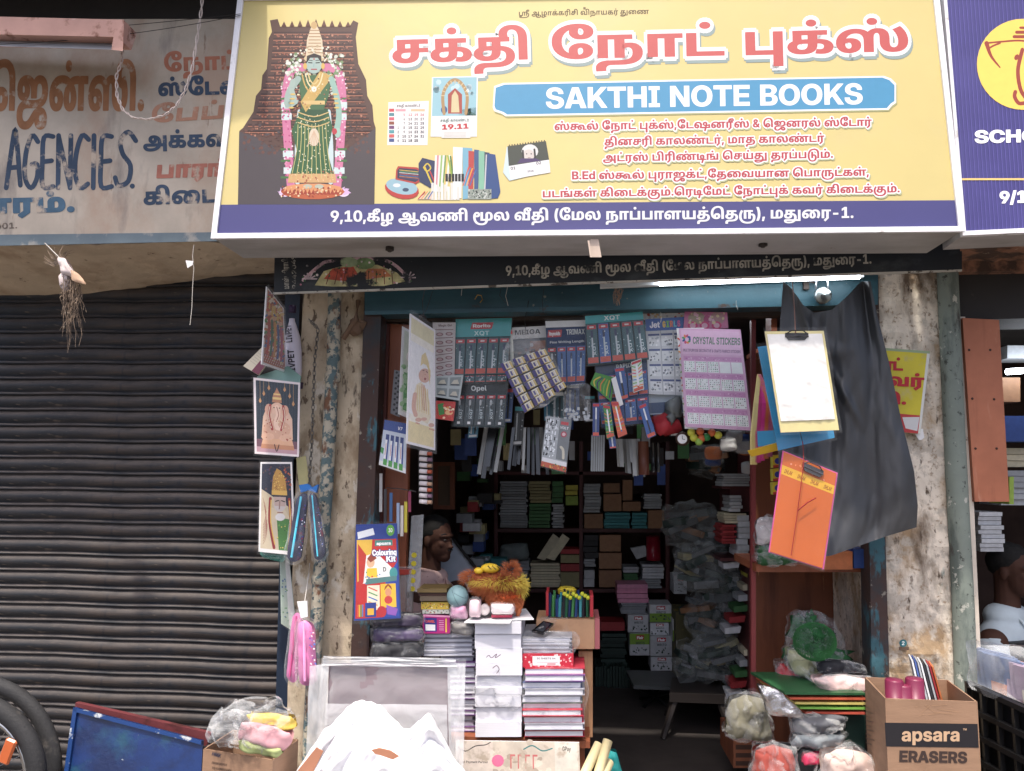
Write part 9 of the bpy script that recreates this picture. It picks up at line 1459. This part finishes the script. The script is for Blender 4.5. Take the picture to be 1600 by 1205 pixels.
# left inside clutter behind the hanging goods
rg=random.Random(21)
for i in range(30):
 x_,y_=rg.uniform(712,768),rg.uniform(690,880);w2,h2=rg.uniform(14,30),rg.uniform(5,16);c_=rg.choice(['silver','white','green','tan','black','red','grey','teal','blue']);b=MB();pbox(b,x_,y_,x_+w2,y_+h2,1.6+rg.random()*.3,.12);simple(b,'shelf_packet','%s %s packet at %s height amid the clutter left of the back shelf'%('flat' if w2>2.2*h2 else 'boxy',c_,('top','upper','middle','lower')[int((y_-690)/48)]),'packet',gm(c_),'packets in the dim clutter left of the back shelf')
for i in range(44):
 x_,y_=rg.uniform(700,1060),rg.uniform(640,728);w2,h2=rg.uniform(8,20),rg.uniform(10,34);c_=rg.choice(['silver','grey','green','black','black','blue','tan']);b=MB();pbox(b,x_,y_,x_+w2,y_+h2,.45+rg.random()*.9,.02);simple(b,'hanging_packet','%s %s packet hanging dim behind the %s'%('tall' if h2>1.6*w2 else 'short',c_,('black pen card','black pen card','eraser bag','silver refill pack','foil bag','rainbow packs','brown roll','crimson pouch')[int((x_-700)/45.1)]),'packet',gm(c_),'dim packets hanging behind the pen cards')
for i in range(16):
 x_,y_=rg.uniform(1085,1165),rg.uniform(560,735);c_=rg.choice(['blue','white','orange','teal','silver','grey']);soft('small_bag','%s filled small bag %s the crystal sticker sheet'%(c_,'above the foot of' if y_<660 else 'just below'),'plastic bag',rc(x_,y_,x_+26,y_+20),.5+rg.random()*.4,.02,BX[c_],.008,film_=FILM if i%3 else None,sd=60+i,n=8)['group']='small bags behind the crystal sticker sheet'

# ================================================================ RIGHT SIDE CABINET AND PAVEMENT GOODS
t=thing('wooden_cabinet','brown plywood cabinet with orange shelf edge inside the right of the opening','cabinet',P(1270,1160,.3))
for nm,q_,Y_,d_,m in(('back_panel',(1180,560,1310,1160),.62,.02,WOODB),('side_panel',(1174,500,1181,1160),.2,.03,mat('red_lipping',(130,50,50),.5)),('shelf_board',(1182,882,1358,894),.12,.45,WOODO),('upper_post',(1205,486,1214,560),.3,.1,WOODO),('upper_board',(1182,545,1222,551),.3,.2,WOODO)):b=MB();pbox(b,*q_,Y_,d_);b.build(nm,m,t)
for i in range(3):bx3('yellow_packet','yellow and red printed packet, %s in the column left of the orange clipboard'%ORD[i],'packet',[(1207,712+i*21),(1223,710+i*21),(1222,729+i*21),(1208,731+i*21)],.05,.04,gm('yellow'),lambda U:(U.rect(0,0,1,1,(214,180,40)),U.disc(.5,.5,.3,.3,(60,60,150)),U.rect(0,.8,1,1,(200,60,50))))
soft('green_net_bag','dark green goods in clear bag on the orange shelf edge','plastic bag',[(1182,850),(1240,852),(1246,880),(1182,882)],.08,.05,(40,90,50),.02,film_=FILMC,sd=71)
soft('white_pink_bag','pale crumpled bag above the dark green goods','plastic bag',[(1180,812),(1212,806),(1216,850),(1182,850)],.1,.04,(190,180,180),.02,film_=FILMC,sd=72)
b=MB();pbox(b,1283,862,1332,890,.06,.1);simple(b,'orange_printed_box','orange printed box on the shelf edge under the black sheet','box',gm('orange'));b=MB();pbox(b,1334,858,1356,888,.06,.1);simple(b,'dark_printed_box','dark blue printed box at the right end of the orange shelf edge','box',gm('blue'))
t=thing('green_plush_bag','bright green fuzzy plush toys in tall clear bag against the cabinet','plush toy',P(1275,1040,.2))
b=MB()
for c_,r_ in(((1262,978),(.05,.05,.045)),((1280,1006),(.075,.05,.05)),((1252,1016),(.05,.04,.04)),((1300,1022),(.06,.045,.035))):b.ball(P(*c_,.2),r_,16,12,amp=.07,fr=18)
b.build('plush',mat('plush_green',(40,104,54),.9,bump=.8,bs=70),t,smooth=True);fur(t,mat('green_fur',(56,126,66),.9),(1272,1002),(.08,.05,.07),5000,.006,.0016,rg)
b=MB();bag(b,[(1230,958),(1300,958),(1334,1042),(1222,1048)],.2,.085,.03,20,seed=14);b.build('clear_bag',FILMC,t,smooth=True);b=MB();bag(b,[(1240,950),(1290,955),(1296,985),(1236,985)],.2,.03,.03,14,seed=15);b.build('bag_neck',FILMC,t,smooth=True)
for nm,lb,ct,q_,Y_,d_,c_,f_,s_ in(('flower_pillow','patterned green and cream soft pack under the green plush bag','pack',[(1224,1010),(1270,1025),(1300,1075),(1236,1050)],.12,.05,(170,170,130),FILMC,16),('red_wrapped_pack','red wrapped pack behind the patterned soft pack','pack',[(1214,1034),(1250,1040),(1252,1064),(1212,1060)],.2,.04,(190,50,60),FILMC,17),
  ('black_packet','glossy black wrapped packet on the pink bedsheet pack','packet',[(1272,1030),(1346,1036),(1354,1054),(1280,1052)],.04,.03,(34,36,42),FILMC,18),('pink_bedsheet_pack','pale pink folded sheet pack in clear wrap above the coloured boards','pack',[(1262,1052),(1360,1056),(1364,1080),(1284,1082)],-.02,.05,(222,186,180),FILMC,19),
  ('silver_bag','shiny silver foil bag slumped over the left end of the coloured boards','foil bag',[(1180,1066),(1212,1074),(1262,1120),(1200,1120)],-.12,.035,(150,150,152),None,21),('silver_bag_end','dull silver end of wrap below the coloured boards','foil bag',[(1240,1115),(1320,1116),(1318,1142),(1238,1148)],-.08,.04,(90,92,98),FILMC,22),('grey_packet','grey wrapped packet with pale edge, lower in the right pile','packet',[(1236,1146),(1320,1144),(1314,1166),(1234,1168)],-.1,.04,(110,118,124),FILM,23),
  ('colour_print_bag','clear bag of red and navy printed goods at the bottom of the right pile','plastic bag',[(1178,1164),(1240,1166),(1246,1240),(1172,1240)],-.1,.05,(150,60,50),FILMC,24),('crimson_pouch','crimson pouch in clear wrap beside the printed goods bag','pouch',[(1254,1172),(1282,1172),(1280,1192),(1252,1192)],-.12,.02,(206,50,90),FILM,25),('dark_cloth_pile','dark grey cloth pile at the bottom of the right pile','cloth',[(1240,1168),(1300,1166),(1300,1240),(1238,1240)],-.05,.05,(60,62,64),None,26),
  ('pale_bag','large clear bag with pale pink goods at the bottom beside the eraser carton','plastic bag',[(1284,1170),(1350,1166),(1392,1240),(1276,1240)],-.18,.06,(196,170,160),FILMC,27),('olive_bag','clear bag of pale books low at the left of the right pile','plastic bag',[(1140,1085),(1192,1085),(1210,1160),(1130,1150)],.1,.06,(120,116,96),FILMC,28)):
 soft(nm,lb,ct,q_,Y_,d_,c_,.016,m=mat('silver_foil',(190,190,192),.22,.9,bump=.8,bs=26,bdist=.02)if nm=='silver_bag' else None,film_=f_,sd=s_,n=18)
for i,(c_,n_)in enumerate((((40,92,54),'green'),((206,90,60),'orange'),((206,190,100),'cream yellow'),((120,180,70),'lime'),((196,80,60),'brick red'))):
 y_=1082+i*7.5;x_=1226+i*8;b=MB();tl_=[P(x_,y_,-.1+.01*i),P(1352,y_+1,-.1)];b.hexa([tl_[0]-V((0,0,.008)),tl_[1]-V((0,0,.008)),tl_[1],tl_[0]],[tl_[0]+V((-.06,.3,-.008)),tl_[1]+V((0,.3,-.008)),tl_[1]+V((0,.3,0)),tl_[0]+V((-.06,.3,0))]);simple(b,'folder_board','%s edged board, %s in the pile behind the eraser carton'%(n_,ORD[i]),'board',mat('fb_%d'%i,c_,.45))
b=MB();pbox(b,1321,1118,1352,1240,-.05,.2);simple(b,'dark_green_book','tall dark green ledger standing left of the eraser carton','book',mat('ledger',(24,50,44),.5))
bx3('crate_low','low brown wooden crate beside the clear bags at the right inside','crate',rc(1146,1155,1180,1200),.3,.3,WOODB,lambda U:[U.rect(.1,.2+.28*i,.9,.36+.28*i,(60,36,28))for i in range(3)])
# eraser carton
t,a,b_,c,d=carton('open brown apsara ERASERS carton at the bottom right with magenta rolls inside',(1383,1093),(1527,1095),(1481,1068),-.42,-.14,-.42,.5)
fp=PL(a,b_,a+V((0,0,-.1)));p=Pr(fp,.0012);p.poly([(1382,1129),(1527,1131),(1529,1168),(1384,1166)],(38,36,40));p.text('apsara',(1408,1158),(1500,1158),21,(196,160,126),fat=(.3,.2));p.text('TM',(1504,1141),(1510,1141),3,(196,160,126));p.text('ERASERS',(1404,1190),(1511,1192),17,(64,50,46),fat=(.6,.4))
for k_ in range(8):p.line([(1430+k_*5,1099+R.random()*20),(1434+k_*9,1100+R.random()*22)],.5,(170,130,96),False)
p.build('print',INK,t)
sp=PL(a,d,a+V((0,0,-.1)));p=Pr(sp,.0012)
for i in range(9):p.line([(1353,1104+i*7),(1353+6+(i*5)%9,1108+i*7)],1.6,(110,86,70),False)
p.build('side_print',INK,t)
b=MB();b.prism([a,b_,b_+V((.02,-.05,-.05)),a+V((-.01,-.05,-.05))],V((0,0,.004)));
for i,(x_,y_,l_)in enumerate(((1398,1080,'left'),(1412,1088,'front'),(1430,1078,'right'))):b=MB();b.lathe(P(x_,y_+12,-.34),(0,0,1),[(.03,0),(.03,.06),(.026,.066),(.001,.066)],16);simple(b,'magenta_roll','magenta tape roll in the eraser carton, %s one'%l_,'roll',mat('magenta_roll',(120,34,66),.4),smooth=True)
for i in range(8):
 x_=1424+i*4.6;b=MB();f=[P(x_+14,1094,-.3+.012*i),P(x_+17,1094,-.3+.012*i),P(x_+2.5,1032+i*1.5,-.22),P(x_,1032+i*1.5,-.22)];b.hexa(f,[v_+V((.03,.10,0))for v_ in f]);simple(b,'booklet','thin %s edged booklet standing in the eraser carton, %s'%(('white','navy','grey','white','dark','silver','red','orange')[i],place(i,8)),'booklet',gm(('white','blue','grey','white','black','silver','red','orange')[i]))
# black crate and notebooks at the right edge
t=thing('plastic_crate','black slatted plastic crate full of wrapped notebooks at the right edge','crate',P(1570,1290,-.3))
A_=P(1509,1066,-.12);B2=P(1700,1150,-.60);
for k_ in range(6):
 z1=-.085*k_;b=MB();b.hexa([A_+V((0,0,z1-.018)),B2+V((0,0,z1-.018)),B2+V((0,0,z1)),A_+V((0,0,z1))],[A_+V((.02,.02,z1-.018)),B2+V((.02,.02,z1-.018)),B2+V((.02,.02,z1)),A_+V((.02,.02,z1))]);b.build('rail',BLACK,t)
for k_ in range(8):
 e_=A_.lerp(B2,k_/7);b=MB();b.box(e_+V((.012,.012,-.22)),(.016,.016,.44));b.build('post',BLACK,t)
b=MB();b.hexa([A_+V((.024,.024,-.44)),B2+V((.024,.024,-.44)),B2+V((.024,.024,0)),A_+V((.024,.024,0))],[A_+V((.03,.03,-.44)),B2+V((.03,.03,-.44)),B2+V((.03,.03,0)),A_+V((.03,.03,0))]);b.build('inner_wall',mat('crate_dark',(12,14,18),.5),t)
for i in range(22):
 e_=A_.lerp(B2,i/21)+V((.06,.06,0));cn,cc_=(('steel blue',(100,120,160)),('steel blue',(110,130,165)),('salmon',(206,130,100)),('lilac grey',(170,150,170)),('cream',(206,196,180)),('salmon',(214,130,96)))[(i//3)%6 if i>5 else 0]
 b=MB();b.box(e_+V((.05,.04,-.02)),(.012,.17,.25),Matrix.Rotation(.35,3,'Z')@Matrix.Rotation(.12*math.sin(i),3,'Y'));simple(b,'wrapped_notebook','%s wrapped notebook in the crate, %s'%(cn,(place(i,12)if i<11 else place(i-10,12)+' in the nearer half')),'notebook',mat('wn_'+cn.replace(' ','_'),cc_,.3,var=.15,spec=.6),'wrapped notebooks in the black crate')
soft('notebook_wrap','clear crumpled wrap over the notebooks in the black crate','plastic wrap',[(1510,1000),(1640,1015),(1660,1110),(1520,1085)],-.22,.09,(0,0,0),.02,m=FILMC,sd=33)
# neighbour interior
for a in(('white',1530,800,1566,862,9,'white notebook','notebook','stack inside the neighbour shop'),('cream',1568,700,1640,730,3,'brown pencil box','box','pile inside the neighbour shop'),('silver',1568,735,1640,790,6,'silver packet','packet','pile inside the neighbour shop')):pile(*a[:5],a[5],.7,.2,*a[6:])
for q_,c_,l_ in(((1566,590,1594,628),'brown','brown carton hanging high in the neighbour shop'),((1566,650,1640,690),'blue','blue packets box high in the neighbour shop'),((1574,540,1640,560),'silver','silver packet near the neighbour ceiling'),((1556,1004,1640,1040),'black','dark desk block in the neighbour shop'),((1577,745,1584,788),'lime','lime and yellow pencil pack at the orange panel edge')):b=MB();pbox(b,*q_,.6 if c_!='lime' else .0,.15);simple(b,{'black':'desk'}.get(c_,'packet'),l_,{'black':'desk','brown':'carton'}.get(c_,'packet'),gm(c_))
t=thing('tube_light','lit tube light inside the neighbour shop at the right edge','light fixture',P(1610,580,.5));b=MB();b.tube([P(1573,581,.5),P(1660,575,.5)],.014,8);b.build('tube',mat('inner_tube'),t,smooth=True)
